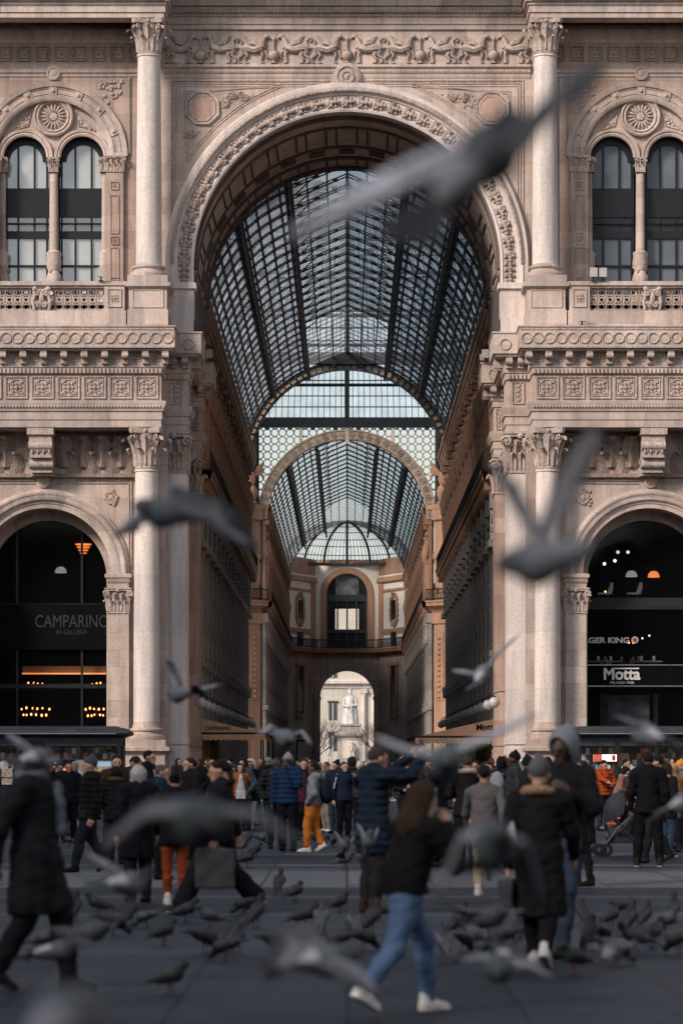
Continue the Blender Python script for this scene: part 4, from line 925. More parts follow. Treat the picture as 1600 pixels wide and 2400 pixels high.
    mb = MB(); x0, x1 = sorted((X - sx * .01, X + sx * .9))
    a = [(y + 1.7 * math.cos(math.pi * k / 16), 4.3 + 1.7 * math.sin(math.pi * k / 16)) for k in range(17)]
    for p, q in zip(a, a[1:]): mb.add([(X, p[0], p[1]), (X, q[0], q[1]), (X, q[0], 6.4), (X, p[0], 6.4)], [(0, 1, 2, 3)]); mb.add([(X, p[0], p[1]), (X, q[0], q[1]), (X + sx * .9, q[0], q[1]), (X + sx * .9, p[0], p[1])], [(0, 1, 2, 3)])
    for s in (-1, 1): mb.box(x0, x1, *sorted((y + s * 1.7, y + s * bay / 2)), 0, 6.38)
    mb.tube([(X - sx * .05, p[0], p[1]) for p in a], .14, 5)
    s_ = mb.build('shop_arch', M['brown'], root); mb = MB(); mb.box(*sorted((X + sx * .5, X + sx * .6)), y - 1.7, y + 1.7, 0, 5.9); mb.build('pane', M['black'], s_); t.append((s_, nb))
    for o, nn in t:
        for k in range(1, nn):
            c = copy_part(o, root, (0, bay * k, 0))
            for ch in o.children: copy_part(ch, c)
    return root
wing(-1, G0, D1, 15, 'dark carved gallery building on the shaded side, behind the arch', False)
wing(1, G0, D1, 15, 'carved gallery building catching warm light, behind the arch', True)
wing(-1, D2 + .4, D3, 18, 'far gallery building beyond the dome on the shaded side', False)
wing(1, D2 + .4, D3, 18, 'far gallery building beyond the dome on the sunlit side', True)
# ---- octagon corner blocks with eagle statues
for sx in (-1, 1):
    root = thing('corner_block', (sx * 9, D2 - 1.5, 0), 'orange and cream corner block on the %s side of the crossing' % ('shaded' if sx < 0 else 'sunlit'), 'gallery building', 'buildings along the covered gallery')
    A, B = Vector((sx * 7.25, D2 + .3, 0)), Vector((sx * 18.75, D2 - 11.2, 0)); d = (B - A).normalized(); nn = Vector((-d.y, d.x, 0)); nn = nn if nn.y < 0 else -nn; Lw = (B - A).length
    def W(s, z, o): p = A + d * s + nn * o; return Vector((p.x, p.y, z))
    def slab(mb, s0, s1, z0, z1, o, th=.2): mb.xbox(W((s0 + s1) / 2, (z0 + z1) / 2, o - th / 2), d * ((s1 - s0) / 2), nn * (th / 2), (0, 0, (z1 - z0) / 2))
    mb = MB(); slab(mb, 0, Lw, 0, 15.2, 0, 1.0); mb.build('lower_wall', M['tan'], root)
    mb = MB(); slab(mb, 0, Lw, 15.2, 23.2, 0, 1.0); mb.build('upper_wall', M['ochre'], root)
    mb = MB()
    for s0, s1, z0, z1 in ((.15, .45, 17, 18.6), (.15, .45, 19.6, 22.4), (2.0, 3.6, 16.8, 19), (2.0, 3.6, 19.8, 22.4), (.1, .4, 6.5, 13), (1.95, 3.5, 6.5, 9), (1.95, 3.5, 9.6, 13.4)): mb = MB(); slab(mb, s0, s1, z0, z1, .05, .1); mb.build('cream_panel', M['cream'], root)
    mb = MB(); slab(mb, .5, 1.85, 0, 13.5, .35, .4); slab(mb, .4, 1.95, 13.5, 14.4, .5, .6); slab(mb, .55, 1.8, 15.5, 22.4, .3, .4); slab(mb, .4, 1.95, 22.3, 23.2, .55, .7); slab(mb, .4, 1.95, 19.0, 19.5, .4, .5)
    slab(mb, .7, 1.65, 7, 12.8, .42, .1); slab(mb, 0, Lw, 23.2, 23.6, .6, 1.4)
    for q in range(12): mb.ell(W(1.2, 7.3 + q * .45, .42), (.2, .2, .16), 6, 4)
    mb.build('corner_pilaster', M['ochre'], root)
    mb = MB(); pth = [(B.x, B.y), (A.x, A.y)] if sx < 0 else [(A.x, A.y), (B.x, B.y)]; mb.sweep(pth, BAL); mb.build('balcony', M['ochre'], root)
    mb = MB()
    for zz in (15.6, 16.4): mb.tube([W(0, zz, .8), W(Lw, zz, .8)], .05, 4)
    for q in range(80): mb.tube([W(Lw * q / 80, 15.45, .8), W(Lw * q / 80, 16.4, .8)], .03, 3)
    for q in range(8): mb.ell(W(.9 + 1.3 * q, 16.6, .8), (.16, .16, .3), 6, 5)
    mb.build('railing', M['iron'], root)
    e = thing('eagle_statue', W(1.2, 23.62, -.1), 'ochre stone eagle with raised wings on the %s corner pedestal under the dome' % ('shaded' if sx < 0 else 'sunlit'), 'statue', 'eagle statues under the dome')
    mb = MB(); o = W(1.2, 23.62, -.1); T = lambda a, b, c: o + Vector((a * sx, b, c))
    mb.lathe(o, [(.0, 0), (.55, 0), (.6, .15), (.4, .3), (.55, .7), (.62, 1.1), (.45, 1.5), (.25, 1.7), (0, 1.75)], 14)
    mb.tube([T(0, 0, 1.5), T(0, -.1, 2.1), T(0, -.15, 2.7), T(0, -.25, 3.1)], [.3, .48, .34, .2], 8); mb.ell(T(0, -.35, 3.25), (.2, .26, .2)); mb.tube([T(0, -.55, 3.25), T(0, -.75, 3.12)], [.08, .02], 5)
    for s in (-1, 1):
        for q in range(6): mb.tube([T(s * .3, .05, 2.5), T(s * (.7 + .05 * q), .1, 3.1 - .1 * q), T(s * (1.15 - .02 * q), .15, 3.7 - .32 * q)], [.2, .19, .05], 5)
    mb.build('figure', M['ochre'], e)
# ---- end pavilion
END = thing('end_pavilion', (0, 336, 0), 'orange and cream end wall with tall arched window over an open archway', 'gallery building', 'buildings along the covered gallery')
YE = 336.6; path = [(-WX, D3), (-3.9, YE), (3.9, YE), (WX, D3)]
mb = MB(); mb.wall_arch(-3.95, 3.95, 0, 15.4, 0, 3.25, 9.65, YE, 4.0, 32)
for s in (-1, 1): mb.add([(s * WX, D3, 0), (s * 3.9, YE, 0), (s * 3.9, YE, 15.4), (s * WX, D3, 15.4)], [(0, 1, 2, 3)])
mb.build('lower_wall', M['brown'], END)
mb = MB(); mb.wall_arch(-3.95, 3.95, 15.4, 26.2, 0, 2.45, 22.05, YE, .6, 32)
for s in (-1, 1): mb.add([(s * WX, D3, 15.4), (s * 3.9, YE, 15.4), (s * 3.9, YE, 26.2), (s * WX, D3, 26.2)], [(0, 1, 2, 3)])
mb.build('upper_wall', simple('cream_paint', (.86, .80, .72), .8, var=.06, scale=.6), END)
mb = MB(); mb.sweep(path, BAL); mb.build('balcony', M['tan'], END)
mb = MB()
for zz, r in ((15.6, .05), (16.5, .07)): mb.tube([(-WX + .8, D3, zz), (-3.5, YE - .9, zz), (3.5, YE - .9, zz), (WX - .8, D3, zz)], r, 4)
for q in range(80):
    t = q / 79; P3 = [Vector((-WX + .8, D3, 0)), Vector((-3.5, YE - .9, 0)), Vector((3.5, YE - .9, 0)), Vector((WX - .8, D3, 0))]; k = min(2, int(t * 3)); p = P3[k].lerp(P3[k + 1], t * 3 - k); mb.tube([(p.x, p.y, 15.5), (p.x, p.y, 16.5)], .045, 3)
mb.build('railing', M['iron'], END)
mb = MB(); mb.ring(0, 22.05, [(2.45, YE - .02), (2.5, YE - .15), (3.15, YE - .15), (3.25, YE)], 0, math.pi, 32)
for s in (-1, 1):
    mb.box(*sorted((s * 2.45, s * 3.2)), YE - .15, YE, 15.5, 22.05); 
    A, B = Vector((s * WX, D3, 0)), Vector((s * 3.9, YE, 0)); d = (B - A).normalized(); nn = Vector((-s * d.y * -1, 0, 0)); nn = Vector((-s * abs(d.y), -abs(d.x), 0))
    for t0, t1, z0, z1, o in ((.86, 1.0, 15.5, 23.4, .15), (0, .1, 15.5, 23.4, .12), (0, 1.0, 17.4, 17.75, .14), (0, 1.0, 22.2, 22.5, .14), (0, 1.04, 23.4, 23.7, .35), (0, 1.02, 23.7, 24.0, .25), (0, 1.0, 24.3, 26.2, .1), (.1, .86, 17.1, 17.4, .1)):
        c = A.lerp(B, (t0 + t1) / 2) + nn * (o / 2); mb.xbox((c.x, c.y, (z0 + z1) / 2), d * ((B - A).length * (t1 - t0) / 2), nn * (o / 2), (0, 0, (z1 - z0) / 2))
    c = A.lerp(B, .47) + nn * .08
    for q in range(16): a = q / 16 * 6.283; p = c + d * (1.0 * math.cos(a)) * (1.15 if q % 4 == 2 else 1); mb.tube([(p.x, p.y, 20 + 1.75 * math.sin(a) * (1.12 if q % 4 == 0 else 1)), (p.x + nn.x * .12, p.y + nn.y * .12, 20 + 1.75 * math.sin(a))], .34, 6)
mb.box(-3.9, 3.9, YE - .12, YE, 25.7, 26.2)
mb.build('orange_trim', M['ochre'], END)
for s in (-1, 1):
    A, B = Vector((s * WX, D3, 0)), Vector((s * 3.9, YE, 0)); d = (B - A).normalized(); nn = Vector((-s * abs(d.y), -abs(d.x), 0)); c = A.lerp(B, .47) + nn * .2
    mb = MB(); mb.xbox((c.x, c.y, 20), d * .55, nn * .06, (0, 0, 1.1)); mb.build('window', M['black'], END)
    mb = MB(); mb.xbox((c.x, c.y, 16.5), d * .6, nn * .06, (0, 0, .8)); mb.build('window', M['black'], END)
    c = A.lerp(B, .47) + nn * .1; mb = MB(); mb.xbox((c.x, c.y, 10.5), d * .65, nn * .06, (0, 0, 2.6)); w_ = mb.build('window', M['black'], END)
    mb = MB()
    for q in (-1, 1): p = c + d * q * .9; mb.xbox((p.x, p.y, 10.2), d * .18, nn * .14, (0, 0, 3.1))
    mb.xbox((c.x, c.y, 13.5), d * 1.3, nn * .25, (0, 0, .2)); mb.xbox((c.x, c.y, 7.3), d * 1.2, nn * .3, (0, 0, .2)); mb.build('frame', M['tan'], w_)
    mb = MB(); mb.xbox((c.x, c.y, 2.0), d * .9, nn * .06, (0, 0, 2.4)); mb.tube([(c.x, c.y, 4.3), (c.x, c.y, 4.5)], .9, 12); mb.build('door', M['black'], END)
mb = MB()
for x in (-2.3, -1.15, 0, 1.15, 2.3): mb.box(x - .1, x + .1, YE + .3, YE + .45, 15.5, 21.9)
for z in (15.6, 17.6, 21.6): mb.box(-2.45, 2.45, YE + .28, YE + .46, z - .22, z + .22)
mb.box(-2.45, 2.45, YE + .27, YE + .47, 21.2, 22.0)
aw = mb.build('arched_window', M['steel'], END)
mb = MB()
for a, b_ in ((-2.45, -1.4), (1.4, 2.45)): mb.box(a, b_, YE + .5, YE + .52, 15.5, 24.6)
mb.box(-1.4, 1.4, YE + .5, YE + .52, 15.5, 17.8); mb.box(-1.4, 1.4, YE + .5, YE + .52, 20.3, 21.8); mb.build('pane', M['black'], aw)
mb = MB(); mb.box(-2.45, 2.45, YE + .55, YE + .57, 21.8, 24.6); mb.build('upper_pane', simple('reflecting_pane', (.12, .14, .15), .2, var=.9, scale=.9), aw)
mb = MB(); mb.ring(0, 9.65, [(3.25, YE), (3.25, YE - .15), (3.5, YE - .2), (3.9, YE - .2), (3.95, YE)], 0, math.pi, 32)
for s in (-1, 1): mb.box(*sorted((s * 3.2, s * 3.9)), YE - .25, YE, 0, 9.65); mb.box(*sorted((s * 3.1, s * 4)), YE - .35, YE, 9.3, 9.7)
mb.build('archway_surround', M['brown'], END)

# ---- unseen palace added on the west edge of the plaza, sized to shade the paving
wp = thing('plaza_shade_palace', (-55, -20, 0), 'tall unseen stone palace added along the side of the plaza to shade the paving', 'building')
mb = MB(); mb.box(-75, -46, -130, 64, 0, 43); mb.sweep([(-46, 64), (-46, -130)][::-1], [(0, 38), (.8, 39), (1.2, 40), (1.2, 40.6), (0, 40.8)])
mb.build('wall', M['rose'], wp); wn0 = None
for k in range(22):
    for z in (3, 11, 19, 27):
        y = -120 + k * 8.2
        if wn0 is None: mb = MB(); mb.box(-46.01, -45.9, y - 1.1, y + 1.1, z, z + 4.5); wn0 = mb.build('window', M['black'], wp); y_, z_ = y, z
        else: copy_part(wn0, wp, (0, y - y_, z - z_))
for nm, (x0, x1, y0, y1, h), lb in (('plaza_shade_palace', (-70, 70, -75, -58, 27), 'long unseen arcaded palace added behind the viewer to cut the sky light'), ('cathedral', (48, 110, -40, 100, 46), 'great unseen pale cathedral flank added beside the plaza to cut the sky light')):  # unseen blocks added behind and beside the plaza to cut sky fill
    t = thing(nm, ((x0 + x1) / 2, (y0 + y1) / 2, 0), lb, 'building'); mb = MB(); mb.box(x0, x1, y0, y1, 0, h); mb.build('wall', M['rose'] if h < 30 else M['pale'], t); mb = MB(); mb.box(x0 - .6, x1 + .6, y0 - .6, y1 + .6, h - 1.5, h - .4)
    for k in range(14):
        if h > 30: y = y0 + 5 + k * (y1 - y0 - 10) / 13; mb.box(x0 - 1.6, x0 - .1, y - 1, y + 1, 0, h - 4); mb.lathe((x0 - .8, y, h - 4), [(1, 0), (.6, 3), (.1, 9), (0, 9.5)], 8)
        else: x = x0 + 5 + k * (x1 - x0 - 10) / 13; mb.box(x - .5, x + .5, y1 - .05, y1 + .4, 0, h - 2)
    mb.build('buttress' if h > 30 else 'pilaster', M['pale'], t)
# ---- beyond the far archway: monument, pale palace, bare trees
pal = thing('pale_palace', (0, 432, 0), 'cream three storey palace seen in daylight through the far archway', 'building')
mb = MB(); mb.box(-30, 30, 432, 440, 0, 26); mb.build('wall', stone('cream_render', (.66, .60, .51), (.58, .53, .46), blockvar=.03, streak=.35), pal)
mb = MB(); mb.sweep([(-30, 432), (30, 432)], [(0, 13.2), (.2, 13.3), (.3, 13.8), (.8, 14.0), (.8, 14.4), (0, 14.6)]); mb.sweep([(-30, 432), (30, 432)], [(0, 17.2), (.2, 17.3), (.25, 17.6), (0, 17.7)])
for x in (2.6, 4.1, 9, 10.4): mb.tube([(x, 431.8, 2), (x, 431.8, 12.6)], .36, 10); mb.box(x - .5, x + .5, 431.4, 432, 12.5, 13.2)
mb.build('cornice', M['pale'], pal)
wn0 = None
for x in (-14, -8.8, -2.2, 5.9, 12):
    for z in (3.6, 8.4, 14.9):
        if wn0 is None:
            mb = MB(); mb.box(x - .62, x + .62, 431.9, 432.02, z, z + 2.6); mb.box(x - .8, x + .8, 431.75, 432, z + 2.7, z + 2.95); wn0 = mb.build('window', simple('palace_window', (.07, .075, .08), .3), pal); wx, wz = x, z
            mb = MB(); mb.box(x - .05, x + .05, 431.86, 431.9, z, z + 2.6); mb.build('mullion', M['white'], wn0)
        else:
            c = copy_part(wn0, pal, (x - wx, 0, z - wz)); copy_part(wn0.children[0], c)
DM = 385.0
mon = thing('monument', (0, DM, 0), 'white marble statue of a robed man on a tall stepped pedestal with lesser figures', 'monument')
mb = MB(); xm = PX(804, DM)
mb.box(xm - 5, xm + 5, DM - 4, DM + 4, 0, .6); mb.box(xm - 3.6, xm + 3.6, DM - 3, DM + 3, .6, 1.4); mb.box(xm - 2.6, xm + 2.6, DM - 2.2, DM + 2.2, 1.4, 1.9); mb.box(xm - 1.75, xm + 1.75, DM - 1.7, DM + 1.7, 1.9, 5.4)
mb.sweep([(xm - 1.75, DM + 1.7), (xm - 1.75, DM - 1.7), (xm + 1.75, DM - 1.7), (xm + 1.75, DM + 1.7)], [(0, 5.2), (.2, 5.35), (.4, 5.6), (.4, 5.85), (0, 5.9)]); mb.box(xm - 1.4, xm + 1.4, DM - 1.3, DM + 1.3, 5.9, 6.9); mb.box(xm - 1.6, xm + 1.6, DM - 1.5, DM + 1.5, 6.85, 7.1)
mb.build('pedestal', stone('monument_granite', (.4, .37, .34), (.5, .46, .42), blockvar=.1), mon)
mb = MB(); mb.box(xm - 1.1, xm + 1.1, DM - 1.74, DM - 1.69, 2.4, 4.8); mb.build('relief_panel', M['cream'], mon)
mb = MB(); mb.lathe((xm, DM, 7.1), [(1.15, 0), (1.1, .3), (.95, 1.4), (.82, 2.5), (.85, 3.1), (.8, 3.6), (.5, 3.95), (.22, 4.05)], 12); mb.ell((xm, DM - .05, 4.4 + 7.1), (.3, .34, .4), 10, 7); mb.tube([(xm + .75, DM - .2, 10.6), (xm + .85, DM - .5, 9.6), (xm + .1, DM - .85, 9.6)], [.3, .25, .2], 7); mb.tube([(xm - .75, DM - .2, 10.6), (xm - .85, DM - .5, 9.6), (xm - .1, DM - .85, 9.4)], [.3, .25, .2], 7)
mb.ell((xm, DM - .3, 11.25), (.22, .2, .35)); mb.ell((xm, DM, 11.9), (.33, .36, .14))
for k in range(9): a = k * .7; mb.tube([(xm + .8 * math.cos(a), DM + .8 * math.sin(a), 10), (xm + 1.1 * math.cos(a + .1), DM + 1.1 * math.sin(a + .1), 7.15)], [.06, .12], 5)
mb.build('robed_figure', simple('white_marble', (.56, .55, .52), .6, var=.35, scale=1.2, bump=.4), mon)
for x in (xm + .25, xm + 3.1, xm - 2.9):
    mb = MB(); y = DM - 2.1 if abs(x - xm) < 1 else DM - 1.6; z = 1.9 if abs(x - xm) < 1 else 1.4
    mb.tube([(x - .15, y, z), (x - .18, y - .2, z + .8), (x - .12, y, z + 1.4), (x, y, z + 1.9), (x, y, z + 2.3)], [.16, .2, .26, .32, .2], 8); mb.tube([(x + .3, y - .2, z), (x + .25, y - .35, z + .75), (x + .1, y, z + 1.3)], [.13, .17, .22], 7)
    mb.ell((x, y - .04, z + 2.6), (.17, .19, .23), 8, 6)
    for s in (-1, 1): mb.tube([(x + s * .3, y, z + 2.15), (x + s * .45, y - .1, z + 1.65), (x + s * .2, y - .3, z + 1.4)], [.13, .1, .07], 6)
    mb.ell((x, y, z + .1), (.45, .4, .12)); mb.build('small_figure', simple('weathered_white_marble', (.46, .44, .41), .6, var=.35), mon)
def bare_tree(x, y, h, seed, label):
    t = thing('bare_tree', (x, y, 0), label, 'tree', 'bare trees beyond the archway'); rr = random.Random(seed); mt = MB(); mc = MB()
    mt.tube([(x, y, 0), (x + .1, y, h * .2), (x, y, h * .36)], [.22, .17, .14], 7); mt.build('trunk', M['brown'], t)
    def br(p, d, L, r, k):
        q = p + d * L * .5 + Vector((rr.uniform(-.1, .1), rr.uniform(-.1, .1), .08)) * L; e = q + (d + Vector((rr.uniform(-.4, .4), rr.uniform(-.4, .4), rr.uniform(-.1, .3)))).normalized() * L * .5
        mc.tube([p, q, e], [r, r * .8, r * .55], 4, False)
        if k > 0:
            for _ in range(4 if k > 1 else 5):
                dd = (d + Vector((rr.uniform(-.9, .9), rr.uniform(-.9, .9), rr.uniform(-.35, .7)))).normalized(); br(q.lerp(e, rr.random()), dd, L * rr.uniform(.55, .8), r * .5, k - 1)
    for k in range(6): a = k * 1.05 + rr.random(); br(Vector((x, y, h * (.26 + .02 * k))), Vector((math.cos(a), math.sin(a), .75)).normalized(), h * .3, .085, 3)
    mc.build('crown', simple('bare_branches', (.05, .042, .036), .9), t)
bare_tree(-4.2, 368, 8.5, 3, 'bare winter tree on the shaded side of the white monument'); bare_tree(4.6, 372, 8, 5, 'bare winter tree on the sunlit side of the white monument')
# ================================================================= SHOPS, SIGNS, LAMPS, KIOSKS
YG = 120.95
for sx in (-1, 1):
    cxb = sx * 12.85
    left = sx < 0
    shop = thing('shopfront', (cxb, YG, 0), 'dark glazed cafe front under the archway with warm chandeliers inside' if left else 'dark glazed restaurant front under the archway with diners upstairs', 'shopfront', 'shopfronts under the side arches')
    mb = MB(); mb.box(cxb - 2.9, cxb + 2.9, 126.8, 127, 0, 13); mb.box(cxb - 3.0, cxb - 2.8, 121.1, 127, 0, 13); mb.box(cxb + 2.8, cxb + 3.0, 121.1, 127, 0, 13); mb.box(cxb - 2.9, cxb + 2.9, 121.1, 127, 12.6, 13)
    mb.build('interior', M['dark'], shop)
    mb = MB(); mb.box(cxb - 2.8, cxb + 2.8, 121.6, 126.8, 8.35, 8.6); mb.box(cxb - 2.8, cxb + 2.8, 121.6, 126.8, 4.9, 5.1); mb.build('floor_slab', simple('shop_floor', (.05, .045, .04), .5), shop)
    mb = MB(); mb.add([(cxb - 2.7, YG, 0), (cxb + 2.7, YG, 0), (cxb + 2.7, YG, 12.4), (cxb - 2.7, YG, 12.4)], [(0, 1, 2, 3)]); mb.build('glazing', M['glass'], shop)
    mb = MB()
    for x in ((-2.5, -1.4, 1.4, 2.5) if left else (-2.5, 2.1, 2.5)): mb.box(cxb + x - .05, cxb + x + .05, YG - .1, YG - .02, 0, 11.9)
    for z in (8.35, 4.98): mb.box(cxb - 2.6, cxb + 2.6, YG - .12, YG - .02, z - .06, z + .06)
    mb.build('frame', M['black'], shop)
    d = 120.8
    if left:
        mb = MB(); mb.box(cxb - 2.6, cxb + 2.6, YG - .22, YG - .12, PZ(1492, d), PZ(1388, d)); sg = mb.build('cafe_sign', M['sign_black'])
        tag(sg, 'wide black cafe sign with faint CAMPARINO IN GALLERIA letters under the left arch', 'sign')
        xs = PX(166, d); mb = MB(); fit_lettering(mb, 'CAMPARINO', (xs, YG - .23, PZ(1427, d)), 168 * K * d / FPX, 29 * K * d / FPX); fit_lettering(mb, 'IN GALLERIA', (xs, YG - .23, PZ(1452, d)), 70 * K * d / FPX, 11 * K * d / FPX); mb.build('lettering', M['letters_dim'], sg)
        mb = MB(); mb.box(PX(52, 121.5), cxb + 2.5, 121.4, 121.46, PZ(1549, 121.5), PZ(1545.5, 121.5)); lt = mb.build('light_strip', M['bulb_soft']); tag(lt, 'thin glowing amber light strip inside the left cafe window', 'light strip')
        mb = MB(); mb.box(PX(52, 121.5), cxb + 2.5, 121.5, 121.52, PZ(1545, 121.5), PZ(1530, 121.5)); mb.build('glow_band', simple('amber_glow', (.35, .16, .06), .4), lt)  # amber band painted for the glow above the strip
        for (xx, yy, nb, w, nm) in ((82, 1576, 4, 14, 'small chandelier, upper one beside the window edge'), (222, 1576, 3, 11, 'small chandelier, upper one beside the pier'), (80, 1634, 12, 32, 'wide many bulbed chandelier, lower one beside the window edge'), (224, 1634, 12, 28, 'wide many bulbed chandelier, lower one beside the pier')):
            dd = 123.0; c = PP(xx, yy, dd); ch = thing('chandelier', c, nm + ' in the left cafe', 'chandelier', 'lit chandeliers in the cafe')
            mb = MB(); s = w * K * dd / FPX; rows = 2 if nb > 5 else 1; mb.tube([c + Vector((0, 0, .1)), (c.x, c.y, 8.3)], .015, 4); mb.tube([c + Vector((s, 0, -.05)), c + Vector((0, 0, -.1)), c + Vector((-s, 0, -.05))], .02, 4); mb.ell(c, (.1, .1, .2)); mb.build('frame', M['letters_dim'], ch)
            for k in range(nb):
                t = (k % (nb // rows)) / max(1, nb // rows - 1) * 2 - 1; row = k // (nb // rows); p = c + Vector((s * t * (1 - .15 * row), rnd.uniform(-.2, .2), .12 - .27 * row)); p = p + Vector((rnd.uniform(-.05, .05), 0, rnd.uniform(-.045, .045))); z_ = rnd.uniform(.034, .05); mb = MB(); mb.ell(p, (z_, z_, z_ * 1.4), 8, 6); mb.build('bulb', M['bulb'], ch)
        c = PP(192, 1262, 124); la = thing('ceiling_lamp', c, 'tiered glowing amber ceiling lamp upstairs in the left cafe', 'lamp'); mb = MB()
        for k in range(4): mb.lathe(c + Vector((0, 0, .2 - .13 * k)), [(.0, 0), (.36 - .07 * k, 0), (.36 - .07 * k, .05), (0, .06)], 14)
        mb.build('lamp_shade', M['bulb_soft'], la); mb = MB(); mb.tube([c + Vector((0, 0, .25)), (c.x, c.y, 12.6)], .02, 4); mb.build('rod', M['black'], la)
    else:
        mb = MB(); mb.box(cxb - 2.6, cxb + 2.6, YG - .22, YG - .12, PZ(1574, d), PZ(1529, d)); sg = mb.build('shop_sign', M['sign_black'])
        tag(sg, 'black band sign with pale Motta MILANO 1928 lettering between two thin rails', 'sign')
        mb = MB(); xs = PX(1427, d); fit_lettering(mb, 'Motta', (xs, YG - .235, PZ(1548, d)), 84 * K * d / FPX, 26 * K * d / FPX, bold=.03); fit_lettering(mb, 'MILANO 1928', (xs, YG - .23, PZ(1568, d)), 54 * K * d / FPX, 5.5 * K * d / FPX)
        mb.box(PX(1410, d), PX(1466, d), YG - .25, YG - .22, PZ(1537, d), PZ(1534, d)); mb.build('lettering', M['letters'], sg)
        mb = MB()
        for y_ in (1527.5, 1576): mb.box(cxb - 2.6, cxb + 2.6, YG - .25, YG - .12, PZ(y_ + .8, d), PZ(y_ - .8, d))
        mb.build('rail', M['chrome'], sg)
        sg = thing('restaurant_sign', PP(1400, 1470, 120.85), 'row of white BURGER KING letters with a round bun emblem in the right upper window', 'sign')
        mb = MB(); fit_lettering(mb, 'BURGER KING', (PX(1378, 120.85), 120.8, PZ(1470.5, 120.85)), 131 * K * d / FPX, 12.5 * K * d / FPX, bold=.03); mb.build('lettering', M['letters'], sg)
        c = PP(1457, 1470, 120.8); r = 8 * K * d / FPX; mb = MB(); mb.lathe((c.x, 120.8, c.z), [(r, .03), (r, 0), (0, -.002)], 24, 'y'); em = mb.build('emblem', M['letters'], sg)
        mb = MB(); mb.prism([(c.x + r * .62 * math.cos(math.pi * k / 10), c.z + r * .28 + r * .42 * math.sin(math.pi * k / 10)) for k in range(11)], 120.78, 120.795); mb.prism([(c.x + r * .62 * math.cos(math.pi + math.pi * k / 10), c.z - r * .28 + r * .42 * math.sin(math.pi + math.pi * k / 10)) for k in range(11)], 120.78, 120.795); mb.build('bun', simple('bun_orange', (.5, .22, .06), .5), em)
        mb = MB(); mb.box(c.x - r * .6, c.x + r * .6, 120.78, 120.795, c.z - r * .2, c.z + r * .2); mb.build('emblem_band', simple('emblem_red', (.4, .05, .03), .5), em)
        mb = MB()
        for xx, w in ((1378, 18), (1500, 10)): mb.box(PX(xx, 123), PX(xx + w, 123), 123, 123.05, 2.4, 4.7)
        mb.build('pale_column', simple('shop_column', (.30, .27, .25), .7, var=.4, scale=1.5), shop)
        mb = MB(); mb.box(PX(1395, 121.6), PX(1490, 121.6), 121.6, 121.63, 2.6, 4.6); po = mb.build('poster', simple('grey_poster', (.09, .10, .115), .4, var=.9, scale=1.4)); tag(po, 'large dim grey poster hanging inside the right shop window', 'poster')
        mb = MB(); mb.box(cxb - 2.6, cxb + 2.1, 121.3, 121.4, PZ(1400, 121.3), PZ(1373, 121.3)); mb.build('parapet', simple('grey_panel', (.06, .063, .07), .5), shop)
        for i, (xx, yy) in enumerate(((1418, 1268), (1441, 1268), (1387, 1295), (1411, 1288))):
            c = PP(xx, yy, 123); la = thing('spotlight', c, ['first', 'second', 'lowest', 'third'][i] + ' of four small white ceiling spotlights upstairs in the right restaurant', 'spotlight', 'ceiling spotlights upstairs'); mb = MB(); mb.ell(c, .075, 8, 6); mb.build('bulb', M['bulb_white'], la); mb = MB(); mb.tube([c + Vector((0, .05, .05)), (c.x, c.y + .1, 12.6)], .02, 4); mb.build('rod', M['black'], la)
        for i, (xx, yy) in enumerate(((1398, 1353), (1404, 1350), (1400, 1357), (1389, 1359), (1453, 1476), (1443, 1476), (1474, 1466), (1490, 1460))):
            c = PP(xx, yy, 123.5); la = thing('candle_lamp' if i < 4 else 'pendant_bulb', c, (['topmost', 'tallest', 'middle', 'lowest'][i] + ' amber candle light beside the upper restaurant window' if i < 4 else ['small amber bulb just below the emblem', 'dim bulb beneath the word KING', 'little bulb right of the round emblem', 'outermost little bulb past the emblem'][i - 4] + ' in the restaurant'), 'lamp', 'little lamps in the restaurant')
            mb = MB(); mb.ell(c, .045, 8, 6); mb.build('bulb', M['bulb'] if i < 6 else M['bulb_white'], la); mb = MB(); mb.tube([c, (c.x, c.y, c.z - .25) if i < 4 else (c.x, c.y, 8.3)], .02, 4); mb.build('rod', M['black'], la)
    for (xx, yy, side, mt, lb) in ((140, 1309, -1, 'white', 'white dome pendant lamp upstairs in the left cafe'), (1449, 1318, 1, 'white', 'white dome pendant lamp over the upstairs tables'), (1500, 1319, 1, 'bulb_soft', 'small glowing amber pendant lamp upstairs on the right')):
        if side == sx:
            c = PP(xx, yy, 122.5); la = thing('pendant_lamp', c, lb, 'lamp'); mb = MB(); mb.lathe(c, [(.26, -.13), (.24, 0), (.14, .12), (0, .15)], 18); mb.build('lamp_shade', simple('lamp_white', (.8, .78, .72), .5, emit=(1, .9, .8), es=.25) if mt == 'white' else M['bulb_soft'], la); mb = MB(); mb.tube([c + Vector((0, 0, .1)), (c.x, c.y, 12.6)], .015, 4); mb.build('rod', M['black'], la)
